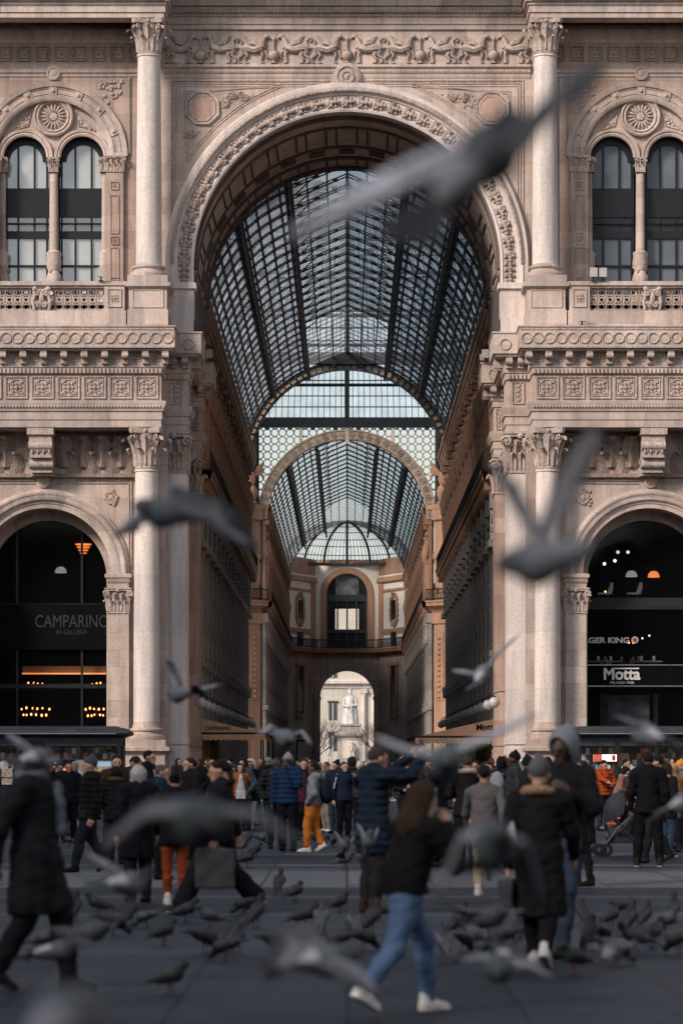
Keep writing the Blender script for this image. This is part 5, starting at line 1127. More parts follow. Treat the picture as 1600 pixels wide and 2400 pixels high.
# upstairs seats and tables in the right restaurant
for i, x in enumerate((PX(1385, 122.3), PX(1452, 122.3))):
    ch = thing('chair', (x, 122.3, 8.6), ['pale upholstered chair upstairs, farther from the lamp', 'white shell chair upstairs below the white lamp'][i], 'chair', 'chairs upstairs'); z = 8.6
    mb = MB(); mb.box(x - .25, x + .25, 122.1, 122.5, z + .42, z + .5); mb.build('seat', M['blind'], ch); mb = MB(); mb.tube([(x + .25, 122.3, z + .46), (x + .33, 122.3, z + .75), (x + .36, 122.3, z + .95)], [.12, .1, .06], 8); mb.build('backrest', M['blind'], ch)
    for a in (-.2, .2): mb = MB(); mb.tube([(x + a, 122.3, z), (x + a, 122.3, z + .44)], .02, 4); mb.build('leg', M['chrome'], ch)
for i, x in enumerate((PX(1388, 121.9), PX(1487, 121.9))):
    tb = thing('table', (x, 121.9, 5.1), ['long counter table with drinks by the pier, behind the shop glass', 'small counter table with drinks by the mullion, behind the shop glass'][i], 'table', 'window tables in the restaurant')
    mb = MB(); mb.box(x - (.75 if i == 0 else .6), x + (.75 if i == 0 else .6), 121.6, 122.2, 6.05, 6.1); mb.build('tabletop', M['brown'], tb); mb = MB(); mb.tube([(x, 121.9, 5.1), (x, 121.9, 6.05)], .05, 6); mb.build('leg', M['black'], tb)
    for k in range(2):
        mb = MB(); xc = x - .3 + .55 * k; mb.lathe((xc, 121.8, 6.1), [(0, 0), (.05, 0), (.065, .2), (.06, .21), (0, .2)], 12); tag(mb.build('paper_cup', M['white']), ['white paper cup on the long counter near its pier end', 'white paper cup on the long counter near its far end', 'white paper cup on the small counter near its pier end', 'white paper cup on the small counter near the mullion'][i * 2 + k], 'cup', 'paper cups')

# ---- globe lamps along the gallery walls
g0 = None
for sx in (-1, 1):
    for k in range(14):
        y = 124.6 + 5.4 * k + (.6 if sx < 0 else 0); x, z = sx * 6.55, 4.35
        lb = '%s globe lamp from the plaza end on the %s gallery wall' % (['first', 'second', 'third', 'fourth', 'fifth', 'sixth', 'seventh', 'eighth', 'ninth', 'tenth', 'eleventh', 'twelfth', 'thirteenth', 'fourteenth'][k], 'left' if sx < 0 else 'right')
        if g0 is None:
            g0 = thing('globe_lamp', (x, y, z), lb, 'lamp', 'white globe lamps along the gallery')
            mb = MB(); mb.ell((x, y, z), .25, 20, 12); mb.build('globe', M['globe'], g0, smooth=60); mb = MB(); mb.tube([(x, y, z + .22), (x, y, z + .42), (x - .3, y, z + .5), (x - .68, y, z + .45)], .025, 5); mb.lathe((x, y, z + .2), [(.09, 0), (.07, .08), (0, .09)], 10); mb.build('bracket', M['black'], g0)
        else:
            c = copy_tree(g0); c.location = (x, y, z); c['label'] = lb; c.scale = (-sx, 1, 1)
for i, (xx, yy, d_) in enumerate(((575, 1750, 128), (643, 1772, 150), (855, 1775, 150), (957, 1770, 140), (1081, 1775, 128))):
    pass
# ---- awnings at the gallery mouth
def awning(sx, y0, y1, xin, xout, zt, zo, drop, mat, label, txt, tx, tw, th, tz, tmat):
    t = thing('awning', (sx * xin, y0, 0), label, 'awning', 'shop awnings in the gallery mouth'); mb = MB(); a, b_ = sx * xin, sx * xout
    mb.add([(a, y0, zt), (b_, y0, zo), (b_, y1, zo), (a, y1, zt)], [(0, 1, 2, 3)]); mb.add([(a, y0, zt), (b_, y0, zo), (a, y0, zo)], [(0, 1, 2)]); mb.add([(a, y1, zt), (b_, y1, zo), (a, y1, zo)], [(0, 1, 2)])
    mb.build('canopy', mat, t)
    mb = MB(); xo = b_ - sx * .25; n = 22
    def val(p, q):
        L = (q - p).length; m_ = max(4, int(L / .24)); vs = []; 
        for i in range(m_ * 4 + 1): u = i / (m_ * 4); c = p.lerp(q, u); dz = drop * (.72 + .28 * abs(math.sin(math.pi * u * m_))); vs += [(c.x, c.y, c.z), (c.x, c.y, c.z - dz)]
        mb.add(vs, [(2 * i, 2 * i + 2, 2 * i + 3, 2 * i + 1) for i in range(m_ * 4)])
    val(Vector((a, y0 - .06, zo - .1)), Vector((xo, y0 - .06, zo - .1))); val(Vector((xo, y0 - .06, zo - .1)), Vector((xo, y1, zo - .1))); mb.build('valance', mat, t)
    mb = MB(); mb.box(*sorted((a, xo)), y0 - .05, y0 + .05, zo - .14, zo - .02); mb.box(*sorted((xo, xo - sx * .06)), y0, y1, zo - .14, zo - .02)
    mb.build('frame', M['iron'], t)
    for yy in (y0 + .1, (y0 + y1) / 2, y1 - .1): mb = MB(); mb.tube([(xo + sx * .1, yy, 0), (xo + sx * .1, yy, zo - .1)], .045, 6); mb.build('post', M['iron'], t)
    if txt: mb = MB(); fit_lettering(mb, txt, (tx, y0 - .02, tz), tw, th, bold=.0 if sx < 0 else .03); mb.build('lettering', tmat, t)
dA = 133.0
awning(-1, dA, 150, 7.1, -PX(598, dA), PZ(1648, dA), PZ(1682, dA) , .3, M['awning'], 'tan canvas awning with scalloped edge and CAMPARINO lettering', 'CAMPARINO', PX(501, dA), 58 * K * dA / FPX, 9 * K * dA / FPX, PZ(1672.5, dA), M['black'])
awning(1, dA, 150, 7.1, PX(965, dA), PZ(1650, dA), PZ(1690, dA), .3, M['awning'], 'tan canvas awning with dark Motta lettering, beside the sunlit pier', 'Motta', PX(1117, dA), 48 * K * dA / FPX, 14 * K * dA / FPX, PZ(1670, dA), M['black'])
for i, (xx, yy, d_, s_, em) in enumerate(((470, 1750, 140, .06, 'bulb'), (486, 1749, 140, .06, 'bulb'), (503, 1748, 140, .06, 'bulb'), (573, 1770, 139, .16, 'bulb_soft'), (725, 1776, 160, .13, 'bulb_soft'), (955, 1773, 150, .17, 'bulb_soft'), (1079, 1771, 138, .14, 'bulb_soft'), (600, 1757, 141, .05, 'bulb_white'), (612, 1768, 141, .05, 'bulb_white'))):
    c = PP(xx, yy, d_); lb = ['leftmost of three tiny amber lamps under the tan awning', 'middle of three tiny amber lamps under the tan awning', 'rightmost of three tiny amber lamps under the tan awning', 'round amber lamp below the scalloped awning corner', 'round amber lamp beside the left pier of the far archway', 'amber lamp right of the far archway above the crowd', 'pale amber lamp beneath the Motta awning', 'higher tiny white lamp behind the awning post', 'lower tiny white lamp behind the awning post'][i]
    la = thing('hanging_lamp', c, lb, 'lamp', 'small lamps under the awnings'); mb = MB(); mb.ell(c, s_, 10, 7); mb.build('bulb', M[em], la); mb = MB(); mb.tube([c, (c.x, c.y, 3.0)], .012, 4); mb.lathe(c + Vector((0, 0, s_ * .8)), [(s_ * .7, 0), (s_ * .4, .04), (0, .05)], 8); mb.build('rod', M['black'], la)
# ---- floodlights and little cameras on the ledges
fl = 0
for (x, y, z, lb) in ((-10.35, 117.7, 21.95, 'small floodlight on the balustrade corner by the left twin window'), (10.35, 117.7, 21.95, 'small floodlight on the balustrade corner by the right twin window'), (10.75, 117.75, 21.95, 'second, squat floodlight beside the right window base'), (9.85, 117.3, 20.02, 'pale floodlight with raised flap on the ledge above the right bracket row'), (6.3, 127.9, 20.02, 'small floodlight on the inner ledge of the sunlit passage'), (-6.3, 127.9, 20.02, 'small floodlight on the inner ledge of the shaded passage'), (6.2, 128.6, 20.05, 'tiny camera on the inner cornice of the sunlit passage')):
    t = thing('floodlight', (x, y, z), lb, 'floodlight', 'floodlights on the ledges'); mb = MB(); s = .75 if 'tiny' in lb else 1
    mb.xbox((x, y - .05, z + .34 * s), (.14 * s, 0, 0), (0, .12 * s, .05), (0, -.04, .16 * s)); mb.xbox((x, y - .2 * s, z + .34 * s), (.16 * s, 0, 0), (0, .02, 0), (0, 0, .19 * s)); mb.build('housing', simple('lamp_housing', (.42, .4, .39), .5), t)
    mb = MB(); mb.box(x - .03, x + .03, y - .03, y + .03, z, z + .25 * s); mb.box(x - .1, x + .1, y - .1, y + .1, z, z + .03); mb.build('bracket', M['steel'], t)

# ================================================================= KIOSKS
goods, nt, n, l, b = newmat('merchandise')
tc = n.new('ShaderNodeTexCoord'); mp = n.new('ShaderNodeMapping'); mp.inputs['Scale'].default_value = (5.5, .2, 3.6); vo = n.new('ShaderNodeTexVoronoi'); vo.distance = 'CHEBYCHEV'; vo.inputs['Scale'].default_value = 1.2; vo.inputs['Randomness'].default_value = .45
l.new(tc.outputs['Object'], mp.inputs['Vector']); l.new(mp.outputs[0], vo.inputs['Vector']); rp = n.new('ShaderNodeValToRGB'); rp.color_ramp.interpolation = 'CONSTANT'
for i, (p_, c_) in enumerate(((0, (.02, .02, .025)), (.32, (.3, .26, .2)), (.48, (.05, .08, .14)), (.6, (.4, .4, .4)), (.7, (.03, .03, .03)), (.84, (.32, .12, .06)))):
    e_ = rp.color_ramp.elements[i] if i < 2 else rp.color_ramp.elements.new(p_); e_.position = p_; e_.color = (*c_, 1)
sp = n.new('ShaderNodeSeparateColor'); l.new(vo.outputs['Color'], sp.inputs[0]); l.new(sp.outputs[0], rp.inputs['Fac']); nz = n.new('ShaderNodeTexNoise'); nz.inputs['Scale'].default_value = 22; l.new(tc.outputs['Object'], nz.inputs['Vector']); q = n.new('ShaderNodeMix'); q.data_type = 'RGBA'; q.blend_type = 'OVERLAY'; q.inputs['Factor'].default_value = .8; l.new(rp.outputs[0], q.inputs['A']); l.new(nz.outputs['Color'], q.inputs['B']); l.new(q.outputs['Result'], b.inputs['Base Color'])
def kiosk(sx, x0, x1, label):
    dk = 107.0; t = thing('kiosk', ((x0 + x1) / 2, dk + 1, 0), label, 'kiosk', 'news kiosks in front of the side arches')
    zt = 3.02; mb = MB(); mb.box(x0, x1, dk + 1.2, dk + 2.2, 0, 2.72); mb.box(x0, x1, dk, dk + 1.2, 0, .75); mb.build('body', M['kiosk'], t)
    mb = MB(); mb.sweep([(x0, dk + 2.2), (x0, dk), (x1, dk), (x1, dk + 2.2)], [(0, 2.3), (0, 2.62), (.1, 2.66), (.3, 2.72), (.34, 2.8), (.3, 2.86), (.1, 2.98), (-.1, zt), (-.6, zt + .05)]); mb.box(x0 + .2, x1 - .2, dk + .2, dk + 2, 2.95, 3.06); r_ = mb.build('roof', M['steel'], t)
    mb = MB(); mb.box(x0 + (.0 if sx < 0 else .15), x1 - .15, dk - .36, dk - .3, 2.755, 2.79); mb.build('chrome_strip', M['chrome'], r_)
    for x in np.linspace(x0 + .08, x1 - .08, 6): mb = MB(); mb.box(x - .07, x + .07, dk - .03, dk + .12, .0, 2.45); mb.build('post', M['kiosk'], t)
    mb = MB(); mb.box(x0 + .2, x1 - .2, dk + 1.12, dk + 1.17, 1.0, 2.25); mb.build('merchandise_board', goods, t)
    mb = MB(); mb.box(x0 + .3, x1 - .3, dk + .25, dk + .4, 2.46, 2.5); mb.build('lit_tube', M['bulb_white'], t)
    mb = MB(); mb.box(x0, x1, dk + .1, dk + 1.2, .75, .82); mb.build('counter', M['steel'], t)
    return t, dk
kl, dk = kiosk(-1, -16.5, PX(278, 107), 'dark metal news kiosk with blue window frames in front of the left arch')
kr, dk = kiosk(1, PX(1318, 107), 16.5, 'dark metal souvenir kiosk with clothes and magazines in front of the right arch')
dk -= .06
cols = [(.45, .45, .42), (.3, .12, .1), (.12, .2, .32), (.5, .36, .22), (.16, .16, .18), (.32, .4, .45), (.5, .42, .2), (.55, .5, .45)]
mags = [simple('cover_%d' % i, c, .5, var=.5, scale=9) for i, c in enumerate(cols)]
# right: lit sign, magazine rack
def xz(x, y): return PX(x, dk), PZ(y, dk)
sg = thing('lit_sign', (PX(1388, dk), dk - .1, 2.3), 'small lit red and white advertising panel at the top of the right kiosk', 'sign')
mb = MB(); a, b_ = xz(1361, 1749); c_, e_ = xz(1415, 1733); mb.box(a, c_, dk - .08, dk - .02, b_, e_); mb.build('panel', simple('white_panel', (.8, .8, .78), .4, emit=(1, .95, .9), es=.7), sg)
mb = MB(); mb.box(a, a + (c_ - a) * .36, dk - .1, dk - .081, b_, e_); mb.build('red_picture', simple('red_picture', (.5, .1, .07), .5, var=.8, scale=14, emit=(.6, .1, .06), es=.35), sg); mb = MB(); mb.box(a + (c_ - a) * .8, a + (c_ - a) * .93, dk - .1, dk - .081, b_ + .04, e_ - .03); mb.build('red_mark', simple('red_can', (.45, .04, .04), .5), sg)
rk = thing('magazine_rack', (PX(1383, dk), dk, .7), 'narrow five shelf magazine rack on the front of the right kiosk', 'rack'); mb = MB(); a, b_ = xz(1364, 1860); c_, e_ = xz(1404, 1752); mb.box(a, c_, dk + .1, dk + .16, .7, e_); mb.build('back', M['black'], rk)
zs_ = [PZ(y, dk) for y in (1769, 1787, 1806, 1824, 1842, 1860)]
for i, z in enumerate(zs_):
    mb = MB(); mb.box(a, c_, dk - .02, dk + .1, z - .03, z); mb.build('shelf', M['steel'], rk); q = 0; x = a + .03
    while x < c_ - .1:
        w = rnd.choice((.12, .16, .2)); w = min(w, c_ - .02 - x); mb = MB(); h = rnd.uniform(.17, .22); mb.xbox((x + w / 2, dk + .03, z + h / 2), (w * .47, 0, 0), (0, .008, .002), (0, .02, h / 2)); m_ = mb.build('magazine', rnd.choice(mags)); q += 1
        tag(m_, '%s magazine on the %s shelf of the right kiosk rack' % (['first', 'second', 'third', 'fourth', 'fifth', 'sixth'][q - 1], ['top', 'second', 'third', 'fourth', 'fifth', 'lowest'][i]), 'magazine', 'magazines on the rack'); x += w + .01
# hanging shirt, garments, hats
def garment(x, z, w, h, col, label, name='hanging_shirt', cat='shirt', sleeves=True, grp='clothes hanging in the right kiosk'):
    y = dk + .1; t = thing(name, (x, y, z), label, cat, grp); mb = MB(); n = 12; vs = []
    for j in range(9):
        v = j / 8; ww = w * (.55 + .45 * min(1, v * 4)) / 2 if sleeves else w / 2 * (.75 + .25 * v)
        for i in range(n + 1): u = i / n * 2 - 1; vs.append((x + u * ww, y + .03 * math.sin(u * 9 + v * 3) * (.3 + v), z - v * h + (.05 * (1 - abs(u)) if j == 0 else 0)))
    m_ = n + 1; mb.add(vs, [(j * m_ + i, j * m_ + i + 1, (j + 1) * m_ + i + 1, (j + 1) * m_ + i) for j in range(8) for i in range(n)])
    if sleeves:
        for s in (-1, 1): mb.tube([(x + s * w * .36, y, z - .08), (x + s * w * .52, y, z - h * .4), (x + s * w * .5, y - .02, z - h * .85)], [.09, .08, .06], 8)
    mb.build('cloth', simple('cloth_' + name, col, .9, var=.25, scale=7), t); mb = MB(); mb.tube([(x, y, z - .02), (x, y, z + .1), (x + .03, y, z + .14)], .008, 4); mb.tube([(x - w * .3, y, z - .05), (x, y, z + .02), (x + w * .3, y, z - .05)], .01, 4); mb.build('hanger', M['chrome'], t)
garment(PX(1443, dk), PZ(1756, dk), .5, .72, (.40, .43, .47), 'pale grey long sleeved shirt hanging at the kiosk opening')
gx = [(1470, (.25, .3, .36), 'grey blue'), (1477, (.1, .12, .15), 'charcoal'), (1484, (.3, .33, .36), 'light grey'), (1491, (.16, .22, .3), 'denim blue'), (1499, (.4, .4, .4), 'off white')]
for i, (xx, c, nm) in enumerate(gx): garment(PX(xx, dk), PZ(1778, dk), .11, .95, c, nm + ' garment on the rail of the right kiosk', 'hanging_garment', 'garment', False)
for i, (xx, c, nm, h) in enumerate(((1512, (.3, .22, .18), 'dull brown', .5), (1526, (.42, .36, .32), 'beige', .5), (1540, (.55, .26, .06), 'orange', .42), (1553, (.42, .16, .1), 'brick red', .4), (1566, (.5, .46, .42), 'cream', .55))): garment(PX(xx, dk), PZ(1760, dk), .13 if i != 2 else .2, h, c, nm + ' scarf hanging under the right kiosk roof', 'hanging_scarf', 'scarf', False)
la = thing('warning_lamp', PP(1474, 1772, dk - .1), 'small orange lamp glowing above the kiosk clothes rail', 'lamp'); mb = MB(); mb.ell(PP(1474, 1772, dk - .1), (.09, .06, .06), 8, 6); mb.build('bulb', simple('orange_lamp', (.9, .3, .1), .4, emit=(1, .25, .08), es=3), la); mb = MB(); p = PP(1474, 1772, dk - .1); mb.tube([p, (p.x, dk + .1, 2.4)], .012, 4); mb.build('rod', M['black'], la)
# left: windows with goods, panels, number 9, round sightseeing sign
for i, (xa, xb, ya, yb) in enumerate(((161, 199, 1746, 1776), (219, 257, 1748, 1778), (122, 156, 1746, 1790))):
    a, z1 = xz(xa, ya); b_, z0 = xz(xb, yb); lb = ['dark kiosk display window full of trinkets', 'bright kiosk display window with blue header and gold trinkets', 'kiosk display window of blue postcards with a big number 9'][i]
    t = thing('display_window', ((a + b_) / 2, dk, z0), lb, 'display case', 'display windows on the left kiosk'); mb = MB(); mb.box(a, b_, dk + .08, dk + .12, z0, z1); mb.build('back', M['black'] if i != 1 else simple('lit_back', (.5, .35, .2), .6, var=.5, scale=8, emit=(.9, .5, .25), es=.35), t)
    mb = MB()
    for q in (a - .03, b_): mb.box(q, q + .03, dk - .04, dk + .1, z0 - .04, z1 + .04)
    for q in (z0 - .04, z1): mb.box(a, b_, dk - .04, dk + .1, q, q + .04)
    mb.build('frame', simple('blue_frame', (.03, .06, .14), .4), t)
    for q in range(26 if i < 2 else 8):
        zz = z0 + .02 + (q % 2) * (z1 - z0) * .3; xx = a + .03 + rnd.random() * (b_ - a - .09)
        mb = MB(); mb.lathe((xx, dk + .03 + .02 * rnd.random(), zz), [(.0, 0), (.025, 0), (.018, .05), (.03, .09), (.01, .13), (0, .14)], 7)
        tk = mb.build('trinket', mags[[3, 0, 7, 6, 4][q % 5]]); tag(tk, 'one of many small souvenirs crowded in the %s display window' % ['dark', 'bright gold', 'blue postcard'][i], 'souvenir', 'souvenirs in the %s window' % ['dark', 'bright', 'postcard'][i])
    if i == 1: mb = MB(); mb.box(a + .02, b_ - .02, dk + .0, dk + .03, z1 - .2, z1 - .03); mb.build('header', simple('sky_header', (.16, .28, .42), .4, emit=(.3, .45, .6), es=.6), t)
    if i == 2: mb = MB(); fit_lettering(mb, '9', (PX(126, dk), dk - .06, PZ(1757, dk)), .14, .23, bold=.03); mb.build('lettering', M['letters'], t)
rs = thing('round_topped_sign', (PX(186, 104), 104, 0), 'pale round topped sandwich board reading CITY & SHOPPING TOURS', 'sign'); mb = MB(); xc = PX(186, 104); w = .55
mb.prism([(xc - w, .25), (xc + w, .25), (xc + w, 1.35)] + [(xc + w * math.cos(math.pi * k / 12), 1.35 + w * .75 * math.sin(math.pi * k / 12)) for k in range(1, 12)] + [(xc - w, 1.35)], 104, 104.05); mb.build('board', simple('sign_board', (.34, .36, .34), .6), rs)
mb = MB(); fit_lettering(mb, 'CITY &', (xc, 103.98, 1.22), .8, .17, bold=.02); fit_lettering(mb, 'SHOPPING', (xc, 103.98, .97), .98, .16, bold=.02); fit_lettering(mb, 'TOURS', (xc, 103.98, .72), .8, .16, bold=.02); mb.build('lettering', M['white'], rs)
for s in (-1, 1): mb = MB(); mb.tube([(xc + s * .45, 104.03, .26), (xc + s * .45, 104.2, 0)], .025, 5); mb.tube([(xc + s * .45, 104.03, 1.2), (xc + s * .45, 104.6, 0)], .02, 5); mb.build('leg', M['steel'], rs)
for i, (xx, yy, lb) in enumerate(((10, 1757, 'round white picture plate at the edge of the left kiosk'), (34, 1757, 'smaller white plate beside the round one on the left kiosk'))):
    c = PP(xx, yy, dk); mb = MB(); mb.lathe((c.x, dk - .05, c.z), [(.18 - .05 * i, .03), (.18 - .05 * i, 0), (0, -.01)], 18, 'y'); tag(mb.build('picture_plate', simple('plate', (.5, .5, .48), .4, var=.5, scale=12)), lb, 'plate', 'plates hung on the left kiosk')
for i, (ya, yb) in enumerate(((1764, 1785), (1788, 1802))):
    a, z1 = xz(5, ya); b_, z0 = xz(30, yb); mb = MB(); mb.box(a, b_, dk - .05, dk - .02, z0, z1); tag(mb.build('framed_picture', simple('panel_photo', (.42, .34, .3), .5, var=.8, scale=10)), ['upper tan picture panel on the left kiosk', 'lower reddish picture panel on the left kiosk'][i], 'picture', 'pictures on the left kiosk')
c = PP(147, 1779, 104); t = thing('orange_lamp', c, 'glowing orange flame shaped lamp in front of the left kiosk', 'lamp'); mb = MB(); mb.lathe(c + Vector((0, 0, -.2)), [(0, 0), (.14, .06), (.16, .18), (.1, .34), (.06, .42), (0, .44)], 14); mb.build('lamp_shade', simple('orange_glow', (.9, .25, .08), .5, emit=(1, .16, .04), es=1.6), t); mb = MB(); mb.tube([(c.x, c.y, 0), (c.x, c.y, c.z - .2)], .03, 6); mb.lathe((c.x, c.y, 0), [(.22, 0), (.22, .04), (.05, .08)], 12); mb.build('stand', M['steel'], t)

# ================================================================= VAN, BARRIER, STROLLER
def wheel_mb(mb, c, r, w, ax=(1, 0, 0)):
    mb.lathe(c, [(r * .55, -w / 2), (r, -w / 2), (r * 1.02, 0), (r, w / 2), (r * .55, w / 2)], 18, 'x')
dv = 96.0; xv = PX(1210, dv); van = thing('white_van', (xv, dv, 0), 'small white van with grey windscreen parked by the right pier', 'van'); mb = MB()
zt = PZ(1744, dv); hw = .72
prof = [(dv, .35), (dv, .95), (dv + .12, 1.05), (dv + .5, zt - .06), (dv + .62, zt), (dv + 2.6, zt), (dv + 2.75, zt - .1), (dv + 2.8, .35)]
for s in (-1, 1): mb.add([(xv + s * hw, y, z) for y, z in prof], [tuple(range(8))])
for (p, q) in zip(prof, prof[1:] + prof[:1]): mb.add([(xv - hw, *p), (xv + hw, *p), (xv + hw, *q), (xv - hw, *q)], [(0, 1, 2, 3)])
mb.build('body', simple('van_white', (.78, .79, .78), .3, var=.03), van)
mb = MB(); mb.xbox((xv, dv + .29, 1.36), (hw * .86, 0, 0), (0, .19, .34), (0, -.012, .008)); mb.build('windscreen', simple('screen_grey', (.12, .14, .15), .12), van)
mb = MB(); mb.box(xv - hw - .03, xv + hw + .03, dv - .08, dv + .1, .3, .52); mb.build('bumper', M['steel'], van)
for s in (-1, 1):
    mb = MB(); mb.ell((xv + s * .5, dv - .02, .75), (.12, .05, .1), 10, 6); mb.build('headlight', M['chrome'], van)
    for y in (dv + .5, dv + 2.2): mb = MB(); wheel_mb(mb, (xv + s * .62, y, .28), .28, .18); w_ = mb.build('wheel', M['black'], van); mb = MB(); mb.lathe((xv + s * .72, y, .28), [(0, 0), (.15, 0), (.15, .01), (0, .015)], 12, 'x'); mb.build('hub', M['chrome'], w_)
db = 62.0; xa, xb = PX(1392, db), PX(1479, db); ba = thing('orange_barrier', ((xa + xb) / 2, db, 0), 'orange tubular barrier with looped end rail in front of the orange jacket man', 'barrier'); mb = MB(); zt = PZ(1880, db)
om = simple('orange_paint', (.45, .1, .04), .5)
for z in (zt, zt - .12): mb.tube([(xa, db, z), (xb, db, z)], .03, 6)
mb.build('rail', om, ba)
for x in (xa + .06, xb - .06): mb = MB(); mb.tube([(x, db, 0), (x, db, zt)], .025, 6); mb.tube([(x, db - .25, .02), (x, db + .25, .02)], .025, 6); mb.build('leg', om, ba)
mb = MB(); mb.tube([(xb - .1, db - .05, zt - .25), (xb - .22, db - .05, zt - .35), (xb - .25, db - .05, zt - .6), (xb - .2, db - .05, zt - .75)], .035, 6); mb.build('loop', om, ba)
ds = 49.0; xs = PX(1418, ds); st = thing('stroller', (xs, ds, 0), 'black baby stroller with tilted canopy and small double wheels', 'stroller'); dm = simple('stroller_fabric', (.02, .024, .032), .7, var=.3, bump=.2)
mb = MB()
for s in (-1, 1):
    mb.tube([(xs - .28, ds + s * .22, .14), (xs - .02, ds + s * .24, .5), (xs + .3, ds + s * .24, .78), (xs + .42, ds + s * .22, 1.0)], .017, 6); mb.tube([(xs + .42, ds + s * .2, .14), (xs + .1, ds + s * .24, .45), (xs - .1, ds + s * .24, .72)], .017, 6)
mb.tube([(xs + .42, ds - .22, 1.0), (xs + .46, ds, 1.02), (xs + .42, ds + .22, 1.0)], .02, 6); mb.build('frame', M['steel'], st)
mb = MB(); mb.tube([(xs - .15, ds, .36), (xs + .12, ds, .42), (xs + .28, ds, .78)], [.16, .19, .16], 10); mb.box(xs - .2, xs + .25, ds - .2, ds + .2, .22, .34); mb.build('seat', dm, st)
mb = MB(); c = Vector((xs + .02, ds, .62)); vs = []; n = 10
for j in range(9):
    b_ = R(-25 + 118 * j / 8)
    for i in range(n + 1): a = math.pi * i / n; vs.append(c + Vector((-.34 * math.cos(b_) * math.sin(a) + .06, -.24 * math.cos(a), .40 * math.sin(b_) * math.sin(a) + .12)))
mb.add(vs, [(j * (n + 1) + i, j * (n + 1) + i + 1, (j + 1) * (n + 1) + i + 1, (j + 1) * (n + 1) + i) for j in range(8) for i in range(n)]); mb.build('canopy', dm, st)
mb = MB(); mb.tube([(xs - .27, ds - .2, .5), (xs - .3, ds, .49), (xs - .27, ds + .2, .5)], .02, 6); mb.build('bumper_bar', M['chrome'], st)
for (x, y) in ((-.33, -.22), (-.22, -.26), (-.33, .22), (.42, -.22), (.42, .22)): mb = MB(); mb.lathe((xs + x, ds + y, .115), [(.05, -.03), (.11, -.03), (.115, 0), (.11, .03), (.05, .03)], 16, 'y'); mb.build('wheel', M['black'], st)
# ================================================================= SIGNED DISTANCE MESHER
def cone(a, b, r1, r2): return (np.array(a, np.float32), np.array(b, np.float32), r1, r2)
def d_cone(P, c):
    a, b, r1, r2 = c; ab = b - a; L = float(ab @ ab) + 1e-9; t = np.clip(((P - a) @ ab) / L, 0, 1)
    return np.sqrt(((P - a - t[..., None] * ab) ** 2).sum(-1)) - (r1 + (r2 - r1) * t)
def d_ell(P, c, r):
    r = np.array(r, np.float32); q = (P - np.array(c, np.float32)) / r; k0 = np.sqrt((q * q).sum(-1)) + 1e-6; k1 = np.sqrt(((q / r) ** 2).sum(-1)) + 1e-6
    return k0 * (k0 - 1) / k1
def smin(a, b, k):
    h = np.clip(.5 + .5 * (b - a) / k, 0, 1); return b * (1 - h) + a * h - k * h * (1 - h)
def union(ds, k):
    d = ds[0]
    for e in ds[1:]: d = smin(d, e, k)
    return d
def snet(fn, lo, hi, h):
    lo = np.array(lo, float); hi = np.array(hi, float); n = np.maximum(3, np.ceil((hi - lo) / h).astype(int) + 1)
    ax = [lo[i] + h * np.arange(n[i]) for i in range(3)]
    P = np.stack(np.meshgrid(*ax, indexing='ij'), -1).astype(np.float32); D = fn(P); D = np.asarray(D, np.float64)
    D[0], D[-1], D[:, 0], D[:, -1], D[:, :, 0], D[:, :, -1] = [np.maximum(x, 1e-3) for x in (D[0], D[-1], D[:, 0], D[:, -1], D[:, :, 0], D[:, :, -1])]
    I = D < 0; c = sum(I[i:n[0] - 1 + i, j:n[1] - 1 + j, k:n[2] - 1 + k].astype(np.int8) for i in (0, 1) for j in (0, 1) for k in (0, 1))
    act = np.argwhere((c > 0) & (c < 8))
    if len(act) == 0: return np.zeros((0, 3)), np.zeros((0, 4), int)
    acc = np.zeros((len(act), 3)); cnt = np.zeros(len(act))
    corners = [(i, j, k) for i in (0, 1) for j in (0, 1) for k in (0, 1)]
    val = {q: D[act[:, 0] + q[0], act[:, 1] + q[1], act[:, 2] + q[2]] for q in corners}
    for q in corners:
        for ax_ in range(3):
            if q[ax_] == 0:
                p = list(q); p[ax_] = 1; a, b = val[q], val[tuple(p)]; m = (a < 0) != (b < 0); t = np.where(m, a / np.where(m, a - b, 1), 0)
                pos = np.tile(np.array(q, float), (len(act), 1)); pos[:, ax_] += t; acc += pos * m[:, None]; cnt += m
    V = lo + h * (act + acc / cnt[:, None]); idx = -np.ones(n - 1, int); idx[act[:, 0], act[:, 1], act[:, 2]] = np.arange(len(act)); F = []
    for ax_ in range(3):
        s0 = [slice(None)] * 3; s1 = [slice(None)] * 3; s0[ax_] = slice(0, -1); s1[ax_] = slice(1, None)
        A, B = I[tuple(s0)], I[tuple(s1)]; e = np.argwhere(A != B); o = [i for i in range(3) if i != ax_]
        e = e[(e[:, o[0]] > 0) & (e[:, o[1]] > 0) & (e[:, o[0]] < n[o[0]] - 1) & (e[:, o[1]] < n[o[1]] - 1)]
        def at(da, db): q = e.copy(); q[:, o[0]] += da; q[:, o[1]] += db; return idx[q[:, 0], q[:, 1], q[:, 2]]
        quad = np.stack([at(-1, -1), at(0, -1), at(0, 0), at(-1, 0)], 1); ins = A[e[:, 0], e[:, 1], e[:, 2]]; fl = ins if ax_ != 1 else ~ins
        quad[~fl] = quad[~fl][:, ::-1]; F.append(quad)
    F = np.concatenate(F); F = F[(F >= 0).all(1)]; return V, F
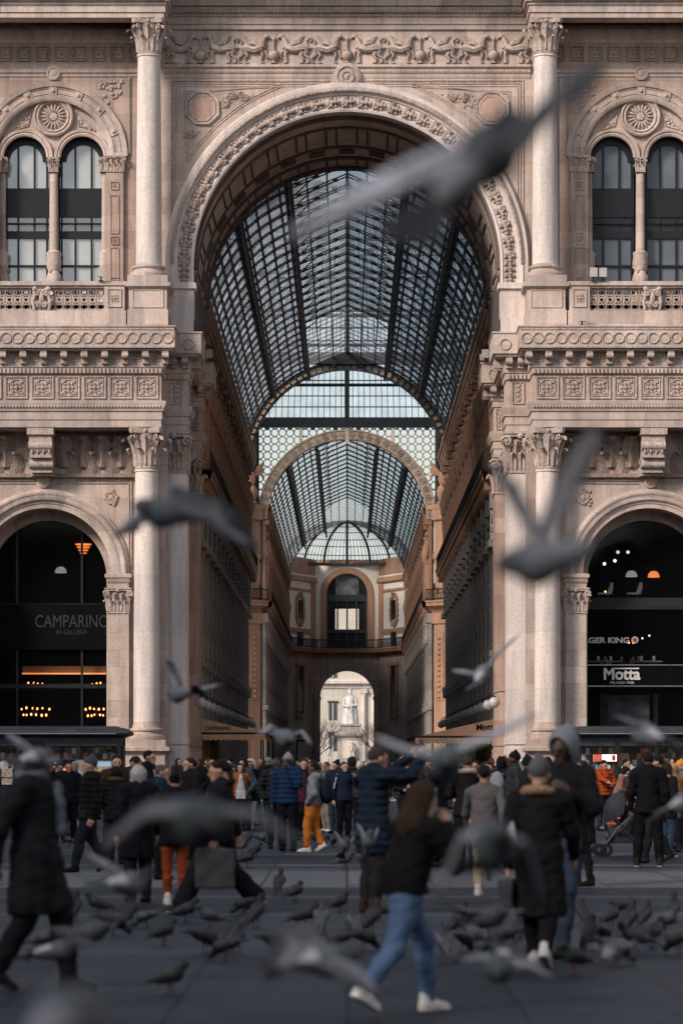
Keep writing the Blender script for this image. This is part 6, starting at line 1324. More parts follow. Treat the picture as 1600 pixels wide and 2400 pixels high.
def np_mesh(name, V, F, mat, parent=None, loc=None, cols=None):
    me = bpy.data.meshes.new(name); me.vertices.add(len(V)); me.vertices.foreach_set('co', np.asarray(V, np.float32).ravel())
    me.loops.add(F.size); me.loops.foreach_set('vertex_index', F.ravel().astype(np.int32)); me.polygons.add(len(F))
    me.polygons.foreach_set('loop_start', (np.arange(len(F)) * F.shape[1]).astype(np.int32)); me.polygons.foreach_set('use_smooth', np.ones(len(F), bool)); me.update(calc_edges=True); me.validate()
    if cols is not None:
        ca = me.color_attributes.new('Col', 'FLOAT_COLOR', 'POINT'); ca.data.foreach_set('color', np.concatenate([cols, np.ones((len(cols), 1))], 1).astype(np.float32).ravel())
    me.materials.append(mat); return link(name, me, parent, loc)
def join_np(parts):
    Vs, Fs, o = [], [], 0
    for V, F in parts:
        if len(V): Vs.append(V); Fs.append(F + o); o += len(V)
    return np.concatenate(Vs), np.concatenate(Fs)

# ================================================================= PEOPLE
_mc = {}
def cloth(col, rough=.85, var=.22, bump=.25):
    k = ('c', tuple(col), rough)
    if k not in _mc: _mc[k] = simple('fabric', col, rough, var=var, scale=5, bump=bump, spec=.06)
    return _mc[k]
SKIN = {'l': (.50, .30, .22), 'm': (.42, .24, .17), 't': (.33, .19, .13), 'd': (.055, .032, .024), 'b': (.14, .075, .05)}
def skin(k):
    if ('s', k) not in _mc: _mc[('s', k)] = simple('skin_' + k, SKIN[k], .5, var=.08, scale=12, spec=.35)
    return _mc[('s', k)]
def hairm(col):
    k = ('h', tuple(col))
    if k not in _mc: _mc[k] = simple('hair', col, .65, var=.5, scale=30, bump=.7, spec=.12)
    return _mc[k]
EYEM = simple('eye_dark', (.015, .012, .012), .15); LIPM = simple('lips', (.30, .10, .09), .5)
def rotz(a): c, s = math.cos(a), math.sin(a); return np.array([[c, -s, 0], [s, c, 0], [0, 0, 1]], np.float32)
def rotx(a): c, s = math.cos(a), math.sin(a); return np.array([[1, 0, 0], [0, c, -s], [0, s, c]], np.float32)
def roty(a): c, s = math.cos(a), math.sin(a); return np.array([[c, 0, s], [0, 1, 0], [-s, 0, c]], np.float32)
BLACK, NAVY, CHAR, DGREY = (.010, .011, .013), (.012, .02, .038), (.018, .019, .022), (.045, .047, .052)
def person(label, x, d, h=1.72, face=0, pose='stand', arms=('down', 'down'), lean=0, side=0, head=(0, 0), skin_='l', hair=('short', (.02, .014, .01)),
           top=('coat', BLACK, .75), legs=('trousers', CHAR), shoes=(BLACK, None), extra=(), stride=.32, z0=0.0, group=None, hands=True, name='person'):
    """face: heading in degrees, 0 looks at the camera, 90 to picture right, 180 away; head: (turn, nod)."""
    s = h / 1.72; far = d > 75; hb = .034 if d > 100 else .028 if far else .02 if d > 26 else .017; hh = .024 if d > 100 else .018 if far else .0115 if d > 26 else .009
    seat = pose == 'sit'; pel = np.array([0, 0, .93]); 
    hipz, kz = .91, .49; J = {}
    for i, sd in ((0, 1), (1, -1)):                                   # person's left is +x when facing the camera
        hip = np.array([sd * .095, 0, hipz]); ank = np.array([sd * .10, .03, .085]); kn = np.array([sd * .10, -.02, kz])
        if pose == 'walk':
            f = -1 if i == 0 else 1; ank = np.array([sd * .08, f * stride, .09 if f < 0 else .15]); kn = np.array([sd * .09, f * stride * .42 - .07, .50])
        elif pose == 'run':
            if i == 0: kn = np.array([sd * .09, -.22, .55]); ank = np.array([sd * .09, -.12, .12])
            else: kn = np.array([sd * .09, .10, .46]); ank = np.array([sd * .09, .50, .42])
        elif pose == 'lunge':
            if i == 0: kn = np.array([sd * .08, -.26, .52]); ank = np.array([sd * .08, -.30, .09])
            else: kn = np.array([sd * .08, .14, .47]); ank = np.array([sd * .08, .42, .20])
        elif pose == 'cross': ank = np.array([sd * .04, (.1 if i else -.12), .085]); kn = np.array([sd * .06, (.02 if i else -.1), kz])
        elif pose == 'wide': ank = np.array([sd * .17, 0.02, .085]); kn = np.array([sd * .14, -.02, kz])
        elif pose == 'sit': hip = np.array([sd * .1, 0, .5]); kn = np.array([sd * .12, -.42, .5]); ank = np.array([sd * .12, -.42, .085])
        J[i] = (hip, kn, ank)
    if seat: pel = np.array([0, 0, .52])
    if pose in ('lunge', 'run', 'walk'):
        drop = .04 if pose != 'walk' else .015
    else: drop = 0
    U = rotx(R(lean)) @ roty(R(side))                                  # forward lean (towards -y) turns about the pelvis
    def up(p): return (U @ (np.array(p, np.float32) - np.array([0, 0, .93], np.float32))) + pel - np.array([0, 0, drop])
    chest, nb = up((0, 0, 1.27)), up((0, .01, 1.46)); hc = up((0, -.02, 1.605)); pel = pel - np.array([0, 0, drop])
    sh = {0: up((.19, .01, 1.415)), 1: up((-.19, .01, 1.415))}
    A = {}
    for i, sd in ((0, 1), (1, -1)):
        m = arms[i]; 
        tab = {'down': ((.26, .03, 1.12), (.27, -.05, .86)), 'back': ((.25, .16, 1.15), (.24, .2, .90)), 'fwd': ((.25, -.12, 1.14), (.24, -.26, .94)), 'pocket': ((.30, .08, 1.14), (.21, -.09, .95)),
               'phone': ((.27, -.17, 1.18), (.13, -.36, 1.38)), 'face': ((.27, -.20, 1.20), (.09, -.20, 1.50)), 'high': ((.26, -.28, 1.44), (.13, -.46, 1.66)), 'hold': ((.27, -.05, 1.14), (.08, -.27, 1.10)),
               'reach': ((.25, -.26, 1.30), (.2, -.50, 1.20)), 'hip': ((.40, .06, 1.18), (.2, -.05, 1.0)), 'scarf': ((.28, -.08, 1.17), (.14, -.22, 1.30)), 'out': ((.40, -.05, 1.22), (.60, -.15, 1.10)), 'link': ((.30, .0, 1.14), (.42, -.12, 1.04)),
               'point': ((.42, -.10, 1.40), (.66, -.2, 1.44)), 'head': ((.38, -.12, 1.50), (.17, -.12, 1.62))}[m]
        A[i] = (sh[i], up((sd * tab[0][0], tab[0][1], tab[0][2])), up((sd * tab[1][0], tab[1][1], tab[1][2])))
    Mw = rotz(R(face)); 
    base = Vector((x, d, z0))
    def W(V): return (np.asarray(V) * s) @ Mw.T
    def bounds(pts, pad): pts = np.array(pts); return pts.min(0) - pad, pts.max(0) + pad
    wd = 1.0
    torso = [cone(pel + [0, 0, .0], up((0, 0, 1.15)), .135, .13), cone(up((0, 0, 1.12)), up((0, .0, 1.32)), .135, .15), cone(sh[0] * .75 + sh[1] * .25, sh[1] * .75 + sh[0] * .25, .09, .09), cone(nb, hc + np.array([0, .02, -.06]), .058, .055)]
    armc = [c for i in (0, 1) for c in (cone(A[i][0], A[i][1], .055, .042), cone(A[i][1], A[i][2], .042, .028))]
    legc = [c for i in (0, 1) for c in (cone(J[i][0], J[i][1], .082, .055), cone(J[i][1], J[i][2], .055, .038))]
    SQ = np.array([1, 1.55, 1], np.float32); torso = [(c[0] * SQ, c[1] * SQ, c[2] * .86, c[3] * .86) for c in torso[:3]] + [(torso[3][0] * SQ, torso[3][1] * SQ, torso[3][2], torso[3][3])]
    def f_body(P):
        Q = P * SQ; tb = union([d_cone(Q, c) for c in torso], .04)
        if far: return tb
        return smin(smin(tb, union([d_cone(P, c) for c in legc], .03), .05), union([d_cone(P, c) for c in armc], .02), .03)
    def f_body_old(P): return union([d_cone(P, c) for c in torso], .06) if far else smin(smin(union([d_cone(P, c) for c in torso], .06), union([d_cone(P, c) for c in legc], .03), .05), union([d_cone(P, c) for c in armc], .02), .03)
    pts = [pel, nb, hc, *sh.values()] + [p for v in A.values() for p in v] + [p for v in J.values() for p in v]
    # head, in its own frame
    Hm = U @ rotz(R(head[0])) @ rotx(R(head[1]))
    def hl(P): return (P - hc.astype(np.float32)) @ Hm.astype(np.float32)
    def f_head(P):
        q = hl(P); dd = smin(d_ell(q, (0, .018, .025), (.074, .094, .092)), d_cone(q, cone((0, -.03, -.005), (0, -.052, -.082), .066, .04)), .03)
        dd = smin(dd, d_cone(q, cone((0, .03, -.05), (0, .035, -.15), .055, .058)), .03)
        if not far or d < 110:
            dd = smin(dd, d_cone(q, cone((-.032, -.078, .028), (.032, -.078, .028), .017, .017)), .014)
            for e in (-1, 1): dd = np.maximum(dd, -(d_ell(q, (e * .032, -.104, .006), (.02, .018, .013)))); dd = smin(dd, d_ell(q, (e * .078, .012, -.005), (.012, .024, .034)), .008)
            dd = smin(dd, d_cone(q, cone((0, -.092, .012), (0, -.116, -.026), .009, .0135)), .012); dd = smin(dd, d_ell(q, (0, -.094, -.058), (.026, .014, .011)), .01); dd = smin(dd, d_ell(q, (0, -.083, -.092), (.025, .02, .018)), .02)
        return dd
    lo, hi = bounds(pts, .2); parts = [snet(f_body, lo, hi, hb * 1.15), snet(f_head, hc - .2, hc + .2, hh)]
    if hands:
        for i, sd in ((0, 1), (1, -1)):
            if arms[i] == 'pocket': continue
            e, w_ = A[i][1], A[i][2]; f = (w_ - e); f = f / np.linalg.norm(f); inw = np.array([-sd, 0, 0]) - f * (f @ np.array([-sd, 0, 0])); inw /= np.linalg.norm(inw) + 1e-6; sdw = np.cross(f, inw)
            if d > 55:
                prim = [cone(w_, w_ + f * .075, .03, .032), cone(w_ + f * .075, w_ + f * .14 + inw * .03, .028, .016), cone(w_ + f * .03 + sdw * .02, w_ + f * .09 + sdw * .05 + inw * .02, .014, .011)]; hq = .016; kk = .012
            else:
                prim = [cone(w_ - f * .03, w_ + f * .02, .027, .028)] + [cone(w_ + f * .02 + sdw * q * .6, w_ + f * .085 + sdw * q, .019, .017) for q in (-.026, -.008, .01, .028)]
                for q, L in ((-.033, .058), (-.011, .07), (.012, .074), (.034, .064)):
                    b0 = w_ + f * .09 + sdw * q; b1 = b0 + f * L * .5 + inw * .012; b2 = b1 + f * L * .38 + inw * L * .42; prim += [cone(b0, b1, .0105, .0095), cone(b1, b2, .0095, .0075)]
                t0 = w_ + f * .025 + sdw * .03; prim += [cone(t0, t0 + f * .04 + sdw * .022 + inw * .014, .014, .012), cone(t0 + f * .04 + sdw * .022 + inw * .014, t0 + f * .075 + sdw * .022 + inw * .03, .011, .009)]; hq = .0075; kk = .004
            ctr = w_ + f * .08; parts.append(snet(lambda P: union([d_cone(P, c) for c in prim], kk), ctr - .14, ctr + .14, hq))
    V, F = join_np(parts); ob = np_mesh(name, W(V), F, skin(skin_), None, base); tag(ob, label, 'person', group)
    def child(nm, fn, lo, hi, hstep, mat):
        V, F = snet(fn, lo, hi, hstep)
        if len(V): return np_mesh(nm, W(V), F, mat, ob)
    # eyes and mouth where a face can be read
    if d < 115:
        for e in (-1, 1):
            mb = MB(); c = hc + Hm @ np.array([e * .032, -.088, .006]); mb.ell(c, .0095 if not far else .011, 8, 6); o = np_mesh('eye', W(np.array(mb.v)), np.array([f for f in mb.f]), EYEM, ob)
        mb = MB(); c = hc + Hm @ np.array([0, -.101, -.058]); mb.ell((0, 0, 0), (.024, .009, .0075), 8, 4); np_mesh('mouth', W(np.array(mb.v) @ Hm.T + c), np.array(mb.f), LIPM if skin_ in 'lmt' else skin(skin_), ob)
    ph = rnd.uniform(0, 6)
    def folds(P, amp): return amp * (np.sin(P[..., 2] * 34 + P[..., 0] * 9 + ph) * np.sin(P[..., 0] * 21 + P[..., 1] * 17 + P[..., 2] * 8 + ph * 2) + .5 * np.sin(P[..., 2] * 71 + P[..., 1] * 30 + ph))
    # ---- upper garment
    kind, col, hem = top; bulk = {'coat': .028, 'puffer': .048, 'sweater': .026, 'hoodie': .03, 'vest': .03, 'tee': .016}.get(kind, .03)
    tc_ = [cone(up((0, .0, 1.0)), up((0, .0, 1.2)), .15 + bulk * .3, .14 + bulk * .4), cone(up((0, .0, 1.15)), up((0, .0, 1.33)), .145 + bulk * .4, .15 + bulk * .5), cone(sh[0] * .82 + sh[1] * .18, sh[1] * .82 + sh[0] * .18, .078 + bulk * .6, .078 + bulk * .6), cone(up((0, .01, 1.40)), up((0, .012, 1.49)), .095, .078)]
    skirt = [cone(pel + [0, .035, -.02], pel + [0, .02, .12], .165, .15)] if lean > 8 else []
    if hem < .9:
        for i in (0, 1):
            q = J[i][0] * .3 + J[i][1] * .7 if hem < .62 else J[i][0] * .6 + J[i][1] * .4; skirt.append(cone(J[i][0] * [.6, 1, 1] + [0, 0, .02], q * [.85, 1, 1] - [0, 0, max(0, .55 - hem)], .125 + bulk * .4, .135 + bulk * .5))
        skirt.append(cone(pel, pel - [0, 0, max(.05, .9 - hem)], .15 + bulk * .4, .16 + bulk * .4))
    slv = [c for i in (0, 1) for c in (cone(A[i][0], A[i][1], .066 + bulk * .6, .054 + bulk * .5), cone(A[i][1], A[i][2] - (A[i][2] - A[i][1]) * .04, .053 + bulk * .5, .038 + bulk * .35))]
    if kind == 'vest': slv = []
    def f_core(P):
        q = P * np.array([1, 1.12, 1], np.float32)
        dd = union([d_cone(q, (c[0] * np.array([1, 1.12, 1], np.float32), c[1] * np.array([1, 1.12, 1], np.float32), c[2], c[3])) for c in tc_ + skirt], .07)
        if slv: dd = smin(dd, union([d_cone(P, c) for c in slv], .03), .035)
        if kind == 'puffer': dd = dd + .009 * np.cos(P[..., 2] * 2 * math.pi / .085)
        dd = dd + folds(P, .0055)
        if skirt: dd = dd + .010 * np.sin(np.arctan2(P[..., 1], P[..., 0]) * 9 + ph) * np.clip((1.0 - P[..., 2]) / .5, 0, 1)
        if kind == 'hoodie' or kind == 'puffer': dd = smin(dd, d_cone(P, cone(up((-.07, .09, 1.47)), up((.07, .09, 1.47)), .06, .06)), .04)
        return dd
    def f_top(P): return np.maximum(f_core(P), hem - P[..., 2])
    lo, hi = bounds([up((0, 0, 1.5)), pel, *sh.values()] + [p for v in A.values() for p in v] + [c[1] for c in skirt], .22); lo[2] = hem - .05
    ct = child({'coat': 'coat', 'puffer': 'padded_jacket', 'sweater': 'sweater', 'hoodie': 'hooded_top', 'vest': 'vest', 'tee': 'shirt'}.get(kind, 'jacket'), f_top, lo, hi, hb, cloth(col))
    if kind == 'vest': child('sleeve', lambda P: union([d_cone(P, c) for i in (0, 1) for c in (cone(A[i][0], A[i][1], .065, .055), cone(A[i][1], A[i][2], .055, .04))], .02) + folds(P, .004), lo, hi, hb, cloth((.09, .095, .105)))
    # ---- lower garment
    kind2, col2 = legs; fat = {'trousers': .022, 'jeans': .016, 'wide': .045, 'leggings': .006}[kind2]
    tl = [c for i in (0, 1) for c in (cone(J[i][0] + [0, 0, .04], J[i][1], .088 + fat, .06 + fat), cone(J[i][1], J[i][2] + (J[i][1] - J[i][2]) * .06, .058 + fat, (.042 if kind2 != 'wide' else .07) + fat))] + [cone(pel + [-.05, .01, .02], pel + [.05, .01, .02], .10, .10)]
    for i in (0, 1): tl.append(cone((J[i][0] + J[i][1]) * .5 + [0, .0, .14], (J[i][0] + J[i][1]) * .5, .09 + fat * .8, .072 + fat)); tl.append(cone(J[i][1] * .62 + J[i][2] * .38 + [0, .022, 0], J[i][1] * .4 + J[i][2] * .6, .058 + fat * .5, .045 + fat))
    lo, hi = bounds([pel + [0, 0, .1]] + [p for v in J.values() for p in v], .16); lo[2] = max(lo[2], .02)
    child({'trousers': 'trousers', 'jeans': 'jeans', 'wide': 'trousers', 'leggings': 'leggings'}[kind2], lambda P: np.maximum(union([d_cone(P, c) for c in tl], .03) + folds(P, .0045), .05 - P[..., 2]), lo, hi, hb, cloth(col2, .6 if kind2 == 'leggings' else .85))
    # ---- shoes
    sc, sole = shoes
    for i in (0, 1):
        kn, an = J[i][1], J[i][2]; v = kn - an; pitch = 0
        if an[2] > .12: pitch = math.radians(48 if an[2] > .3 else 28)
        Fm = rotx(pitch); o = an.astype(np.float32)
        if an[2] <= .12: o = o.copy(); o[2] = .085
        def f_shoe(P):
            q = (P - o) @ Fm; dd = union([d_cone(q, cone((0, .035, -.045), (0, -.05, -.045), .043, .045)), d_cone(q, cone((0, -.05, -.05), (0, -.16, -.058), .045, .034)), d_cone(q, cone((0, .02, -.03), (0, .025, .04), .045, .046))], .03); return np.maximum(dd, -.083 - q[..., 2])
        s_ = child('shoe', f_shoe, o - .24, o + .24, .016 if d < 45 else .026, cloth(sc, .5))
        if sole and d < 60:
            def f_sole(P): q = (P - o) @ Fm; return np.maximum(np.maximum(union([d_cone(q, cone((0, .035, -.055), (0, -.16, -.06), .05, .043))], .01), q[..., 2] + .058), -.0845 - q[..., 2])
            V, F = snet(f_sole, o - .26, o + .26, .014); 
            if len(V) and s_: np_mesh('sole', W(V), F, cloth(sole, .6), s_)
    # ---- hair and headgear
    hk, hcol = hair
    def cap_(q, t=.012, low=-.02): return np.maximum(d_ell(q, (0, .022, .03), (.078 + t, .096 + t, .093 + t)), -( (q[..., 2] - low) + np.clip(-q[..., 1] - .0, 0, .2) * -1.05 + 0.0))
    def f_hair(P):
        q = hl(P); n_ = .004 * np.sin(q[..., 0] * 160 + q[..., 2] * 60) * np.sin(q[..., 1] * 140 + ph)
        scal = np.maximum(d_ell(q, (0, .026, .034), (.083, .098, .092)), -(q[..., 2] + .055 + 1.25 * np.minimum(q[..., 1] + .03, 0.03)))
        if hk in ('long', 'longw'): dd = smin(scal, union([d_cone(q, cone((e * .055, .045, .02), (e * .075, .05, -.24), .05, .05)) for e in (-1, 1)] + [d_cone(q, cone((0, .075, 0), (0, .085, -.3), .06, .055))], .05), .04)
        elif hk == 'bob': dd = smin(scal, union([d_cone(q, cone((e * .06, .03, .02), (e * .07, .02, -.08), .045, .04)) for e in (-1, 1)] + [d_cone(q, cone((0, .06, 0), (0, .06, -.08), .065, .05))], .05), .04)
        elif hk == 'bun': dd = smin(scal, d_ell(q, (0, .10, .085), (.05, .05, .05)), .015)
        elif hk == 'updo': dd = smin(scal, d_ell(q, (0, .11, .02), (.06, .05, .06)), .03)
        elif hk == 'curly': dd = smin(scal - .012 + .014 * np.sin(q[..., 0] * 90) * np.sin(q[..., 1] * 80) * np.sin(q[..., 2] * 85), union([d_cone(q, cone((e * .07, .03, .0), (e * .09, .02, -.14), .05, .05)) for e in (-1, 1)], .03), .03)
        elif hk == 'bald': return scal + .02
        else: dd = scal
        return dd + n_
    hatd = {'beanie': lambda q: np.maximum(smin(d_ell(q, (0, .025, .045), (.09, .106, .105)), d_cone(q, cone((0, .02, .05), (0, .045, .15), .075, .03)), .03) + .003 * np.sin(np.arctan2(q[..., 1] - .02, q[..., 0]) * 40), -(q[..., 2] - .018 + .35 * q[..., 1])),
            'cap': lambda q: smin(np.maximum(d_ell(q, (0, .022, .04), (.088, .104, .092)), -(q[..., 2] - .028)), np.maximum(d_ell(q, (0, -.12, .045), (.075, .085, .016)), q[..., 1] - .02), .012),
            'hood': lambda q: np.maximum(np.maximum(smin(d_ell(q, (0, .04, .03), (.112, .138, .145)), d_cone(q, cone((0, .07, .08), (0, .13, .15), .09, .03)), .05), -d_ell(q, (0, -.05, -.01), (.086, .13, .12))), -(q[..., 2] + .17)),
            'furhood': lambda q: np.maximum(np.maximum(d_ell(q, (0, .03, .01), (.15, .13, .16)), -d_ell(q, (0, -.06, -.01), (.09, .15, .115))), -(q[..., 2] + .15)) + .008 * np.sin(q[..., 0] * 110) * np.sin(q[..., 2] * 120)}
    if hk not in hatd or hk in ('cap', 'furhood'):
        hk0 = hk
        if hk in ('cap', 'furhood'): hk = 'short'
        child('hair', f_hair, hc - (.36 if hk in ('long', 'curly', 'longw') else .22), hc + .22, hh, hairm(hcol if hk0 not in ('cap', 'furhood') else (.03, .02, .015))); hk = hk0
    if hk in hatd: child({'beanie': 'knit_hat', 'cap': 'cap', 'hood': 'hood', 'furhood': 'fur_hood'}[hk], lambda P: hatd[hk](hl(P)), hc - .26, hc + .26, hh, cloth(hcol))
    # ---- extras worn with the clothes
    for ex in extra:
        k, c = ex[0], ex[1]
        if k == 'hat': child('knit_hat', lambda P: hatd['beanie'](hl(P)), hc - .26, hc + .26, hh, cloth(c))
        if k == 'collar': child('fur_collar', lambda P: np.abs(np.sqrt(((P - up((0, .03, 1.47)).astype(np.float32))[..., :2] ** 2).sum(-1)) - .105) .__class__ and (np.sqrt((np.sqrt(((P - up((0, .02, 1.465)).astype(np.float32))[..., :2] ** 2).sum(-1)) - .115) ** 2 + (P[..., 2] - up((0, .02, 1.465))[2] - .25 * (P[..., 1] - up((0, .02, 1.465))[1])) ** 2) - .042 + .005 * np.sin(P[..., 0] * 100) * np.sin(P[..., 2] * 90)), nb - .26, nb + .26, hh * 1.3, cloth(c))
        if k == 'scarf': child('scarf', lambda P: smin(np.sqrt((np.sqrt(((P - nb.astype(np.float32))[..., :2] ** 2).sum(-1)) - .085) ** 2 + (P[..., 2] - nb[2] - .02) ** 2) - .04, d_cone(P, cone(up((.05, -.15, 1.42)), up((.04, -.185, 1.12)), .04, .045)), .03) + folds(P, .006), nb - .42, nb + .26, hh * 1.4, cloth(c))
        if k == 'shirt': child('shirt', lambda P: np.maximum(np.maximum(np.maximum(f_core(P) - .012, np.abs(P[..., 0]) - (.025 + .10 * np.clip((1.44 - P[..., 2]) / .45, 0, 1))), P[..., 1] + .03), np.maximum(max(hem - .07, .8) - P[..., 2], P[..., 2] - 1.45)), np.array([-.2, -.36, .74]), np.array([.2, .05, 1.5]), hb * .8, cloth(c))
        if k == 'stripe':
            for i in (0, 1): child('sleeve_stripe', lambda P: d_cone(P, cone(A[i][0] + [0, -.06, .02], A[i][1] + [0, -.06, 0], .025, .022)), np.minimum(A[i][0], A[i][1]) - .14, np.maximum(A[i][0], A[i][1]) + .14, .014, cloth(c))
    ob['_u'] = 0; del ob['_u']
    def place(p): return base + Vector(W(np.array([p]))[0].tolist())
    return ob, dict(place=place, up=up, W=W, A=A, J=J, hc=hc, sh=sh, s=s, base=base, Mw=Mw, Hm=Hm)
def held(name, label, cat, info, fn, lo, hi, step, mat, group=None):
    V, F = snet(fn, lo, hi, step); o = np_mesh(name, info['W'](V), F, mat, None, info['base']); return tag(o, label, cat, group)
def backpack(info, label, col, front=False):
    up = info['up']; c = up((0, .235, 1.2)); f = lambda P: union([np.maximum(d_ell(P, c, (.17, .12, .26)), -1), d_ell(P, c + np.array([0, .07, -.08]), (.12, .08, .12))] + [d_cone(P, cone(up((e * .1, .16, 1.4)), up((e * .12, -.14, 1.38)), .022, .022)) for e in (-1, 1)] + [d_cone(P, cone(up((e * .12, -.14, 1.38)), up((e * .14, -.15, 1.12)), .022, .02)) for e in (-1, 1)], .03)
    return held('backpack', label, 'backpack', info, f, c - .5, c + .45, .022, cloth(col))
def bag(info, side, label, col, w=.32, hgt=.36, th=.12, drop=.28, name='tote_bag', cat='bag'):
    hnd = info['A'][side][2]; c = hnd + np.array([0, 0, -drop - hgt / 2]); 
    def f(P):
        q = np.abs(P - c.astype(np.float32)) - np.array([th / 2, w / 2, hgt / 2], np.float32); bx_ = np.sqrt((np.maximum(q, 0) ** 2).sum(-1)) + np.minimum(q.max(-1), 0) - .012
        return union([bx_] + [d_cone(P, cone(c + np.array([0, e * w * .28, hgt / 2]), hnd + np.array([0, e * .02, -.08]), .013, .013)) for e in (-1, 1)], .012) + .006 * np.sin(P[..., 2] * 25) * np.sin(P[..., 1] * 22)
    return held(name, label, cat, info, f, c - [.22, w * .7 + .08, hgt * .5 + .08], np.maximum(c + [.22, w * .7 + .08, hgt * .5], hnd + .08), .018, cloth(col))
def phone(info, side, label):
    e, w_ = info['A'][side][1], info['A'][side][2]; f = (w_ - e) / np.linalg.norm(w_ - e); c = w_ + f * .13 + np.array([0, -.03, .02]); mb = MB(); mb.box(c[0] - .037, c[0] + .037, c[1] - .006, c[1] + .006, c[2] - .075, c[2] + .075)
    o = np_mesh('phone', info['W'](np.array(mb.v)), np.array(mb.f), M['black'], None, info['base']); return tag(o, label, 'phone', 'phones held up')
# ================================================================= THE CROWD (near to far)
BR, DB, GR, BL, LB = (.035, .02, .012), (.014, .01, .008), (.42, .41, .40), (.35, .24, .12), (.12, .07, .04)
def fy(y): return GD(y)
def P_(x, yfeet, *a, **k): d = GD(yfeet); return person(*a[:1], PX(x, d), d, *a[1:], **k)
# man in flat cap, close on the left
p, i_ = P_(78, 2275, 'tall man in long dark overcoat and dark cap, striding past nearest the camera', h=1.80, face=78, pose='walk', stride=.23, arms=('pocket', 'back'), skin_='d', hair=('cap', BLACK), top=('coat', (.014, .016, .019), .52), legs=('trousers', (.012, .013, .016)), shoes=((.012, .012, .013), (.03, .03, .032)), extra=(('scarf', (.10, .12, .15)),))
# the woman in blue jeans
p, i_ = P_(925, 2330, 'woman in fluffy black sweater, blue jeans and white trainers hunching from pigeons', h=1.56, face=128, pose='lunge', arms=('face', 'face'), lean=15, head=(10, 14), hair=('long', (.03, .017, .011)), top=('sweater', (.007, .007, .008), .86), legs=('jeans', (.075, .13, .23)), shoes=((.72, .71, .69), (.75, .75, .74)))
# tall hooded man and the woman in a grey knit hat, right
p, i_ = P_(1292, 2195, 'tall man in black coat with pale grey hood up, looking down, in dark jeans', h=1.88, face=-25, pose='walk', stride=.22, arms=('scarf', 'pocket'), skin_='d', hair=('hood', (.17, .19, .22)), top=('coat', BLACK, .80), legs=('jeans', (.03, .045, .07)), shoes=((.012, .012, .012), None), head=(-10, 12))
p, i_ = P_(1238, 2222, 'woman in grey knit hat and long black coat with tan fur collar', h=1.66, face=165, pose='walk', stride=.18, arms=('down', 'fwd'), hair=('beanie', (.085, .088, .092)), top=('coat', BLACK, .42), legs=('trousers', BLACK), shoes=((.45, .45, .46), (.5, .5, .5)), extra=(('collar', (.28, .18, .11)),))
held('silk_scarf', 'red white and blue silk scarf tied to the black coat of the grey hat woman', 'scarf', i_, lambda P: union([d_cone(P, cone(i_['up']((.2, .12, 1.22)), i_['up']((.16, .2, .98)), .015, .05)), d_cone(P, cone(i_['up']((.2, .12, 1.22)), i_['up']((.3, .16, 1.0)), .015, .045))], .01), i_['up']((-.0, -.05, .9)), i_['up']((.42, .3, 1.3)), .015, simple('silk', (.42, .40, .42), .5, var=.9, scale=9))
bag(i_, 0, 'small grey handbag hanging from the arm of the grey hat woman', (.05, .053, .06), w=.26, hgt=.2, th=.1, drop=.12, name='handbag')
# striding woman with tote, girl in orange leggings
p, i_ = P_(505, 2096, 'tied back hair woman striding in wide black trousers, carrying a grey tote', h=1.67, face=-88, pose='walk', stride=.42, arms=('down', 'back'), head=(5, 14), hair=('updo', DB), top=('coat', (.012, .013, .017), .78), legs=('wide', (.012, .013, .016)), shoes=((.012, .012, .013), (.3, .3, .3)), extra=(('collar', (.012, .012, .014)),))
bag(i_, 0, 'flat grey tote bag carried by the striding woman', (.055, .058, .065), w=.42, hgt=.42, th=.08, drop=.12)
p, i_ = P_(402, 2078, 'girl with high dark bun, black jacket, orange leggings and white trainers', h=1.52, face=190, pose='stand', arms=('hold', 'hold'), hair=('bun', (.008, .007, .007)), top=('coat', (.009, .009, .011), .78), legs=('leggings', (.22, .045, .015)), shoes=((.62, .6, .58), (.7, .7, .68)))
# older woman, man beside her
p, i_ = P_(318, 2072, 'person with bushy white hair in dark navy coat, seen from behind', h=1.60, face=205, arms=('down', 'down'), hair=('bob', (.42, .42, .42)), top=('coat', (.010, .011, .015), .55), legs=('trousers', (.015, .018, .024)))
p, i_ = P_(372, 2020, 'older greying man with clasped hands in dark teal jacket, facing right', h=1.60, face=80, arms=('hold', 'hold'), skin_='m', hair=('short', (.08, .08, .085)), top=('coat', (.014, .028, .040), .8), legs=('trousers', BLACK))
p, i_ = P_(208, 2003, 'man in grey beanie and black padded jacket with tiny white badge, walking left', h=1.72, face=-70, pose='walk', stride=.26, arms=('down', 'down'), hair=('beanie', (.06, .07, .085)), top=('puffer', (.009, .009, .010), .78), legs=('trousers', (.014, .018, .026)))
bd = i_['place'](i_['up']((.12, -.22, 1.3))); 
p, i_ = P_(268, 1985, 'dark haired person in black jacket between beanie man and white haired one', h=1.58, face=170, arms=('pocket', 'pocket'), hair=('bob', DB), top=('puffer', (.012, .012, .013), .75), legs=('trousers', (.03, .022, .015)), extra=(('collar', (.10, .055, .03)),))
p, i_ = P_(342, 1955, 'tall bearded young man with swept dark hair looking right over the group', h=1.86, face=70, arms=('down', 'pocket'), skin_='m', hair=('short', (.012, .009, .008)), top=('coat', BLACK, .7), legs=('trousers', BLACK))
p, i_ = P_(436, 1975, 'woman with brown hair pulled back, face turned left behind the bun girl', h=1.72, face=-55, arms=('hold', 'down'), hair=('updo', (.03, .016, .01)), top=('coat', (.012, .012, .014), .6), legs=('trousers', BLACK))
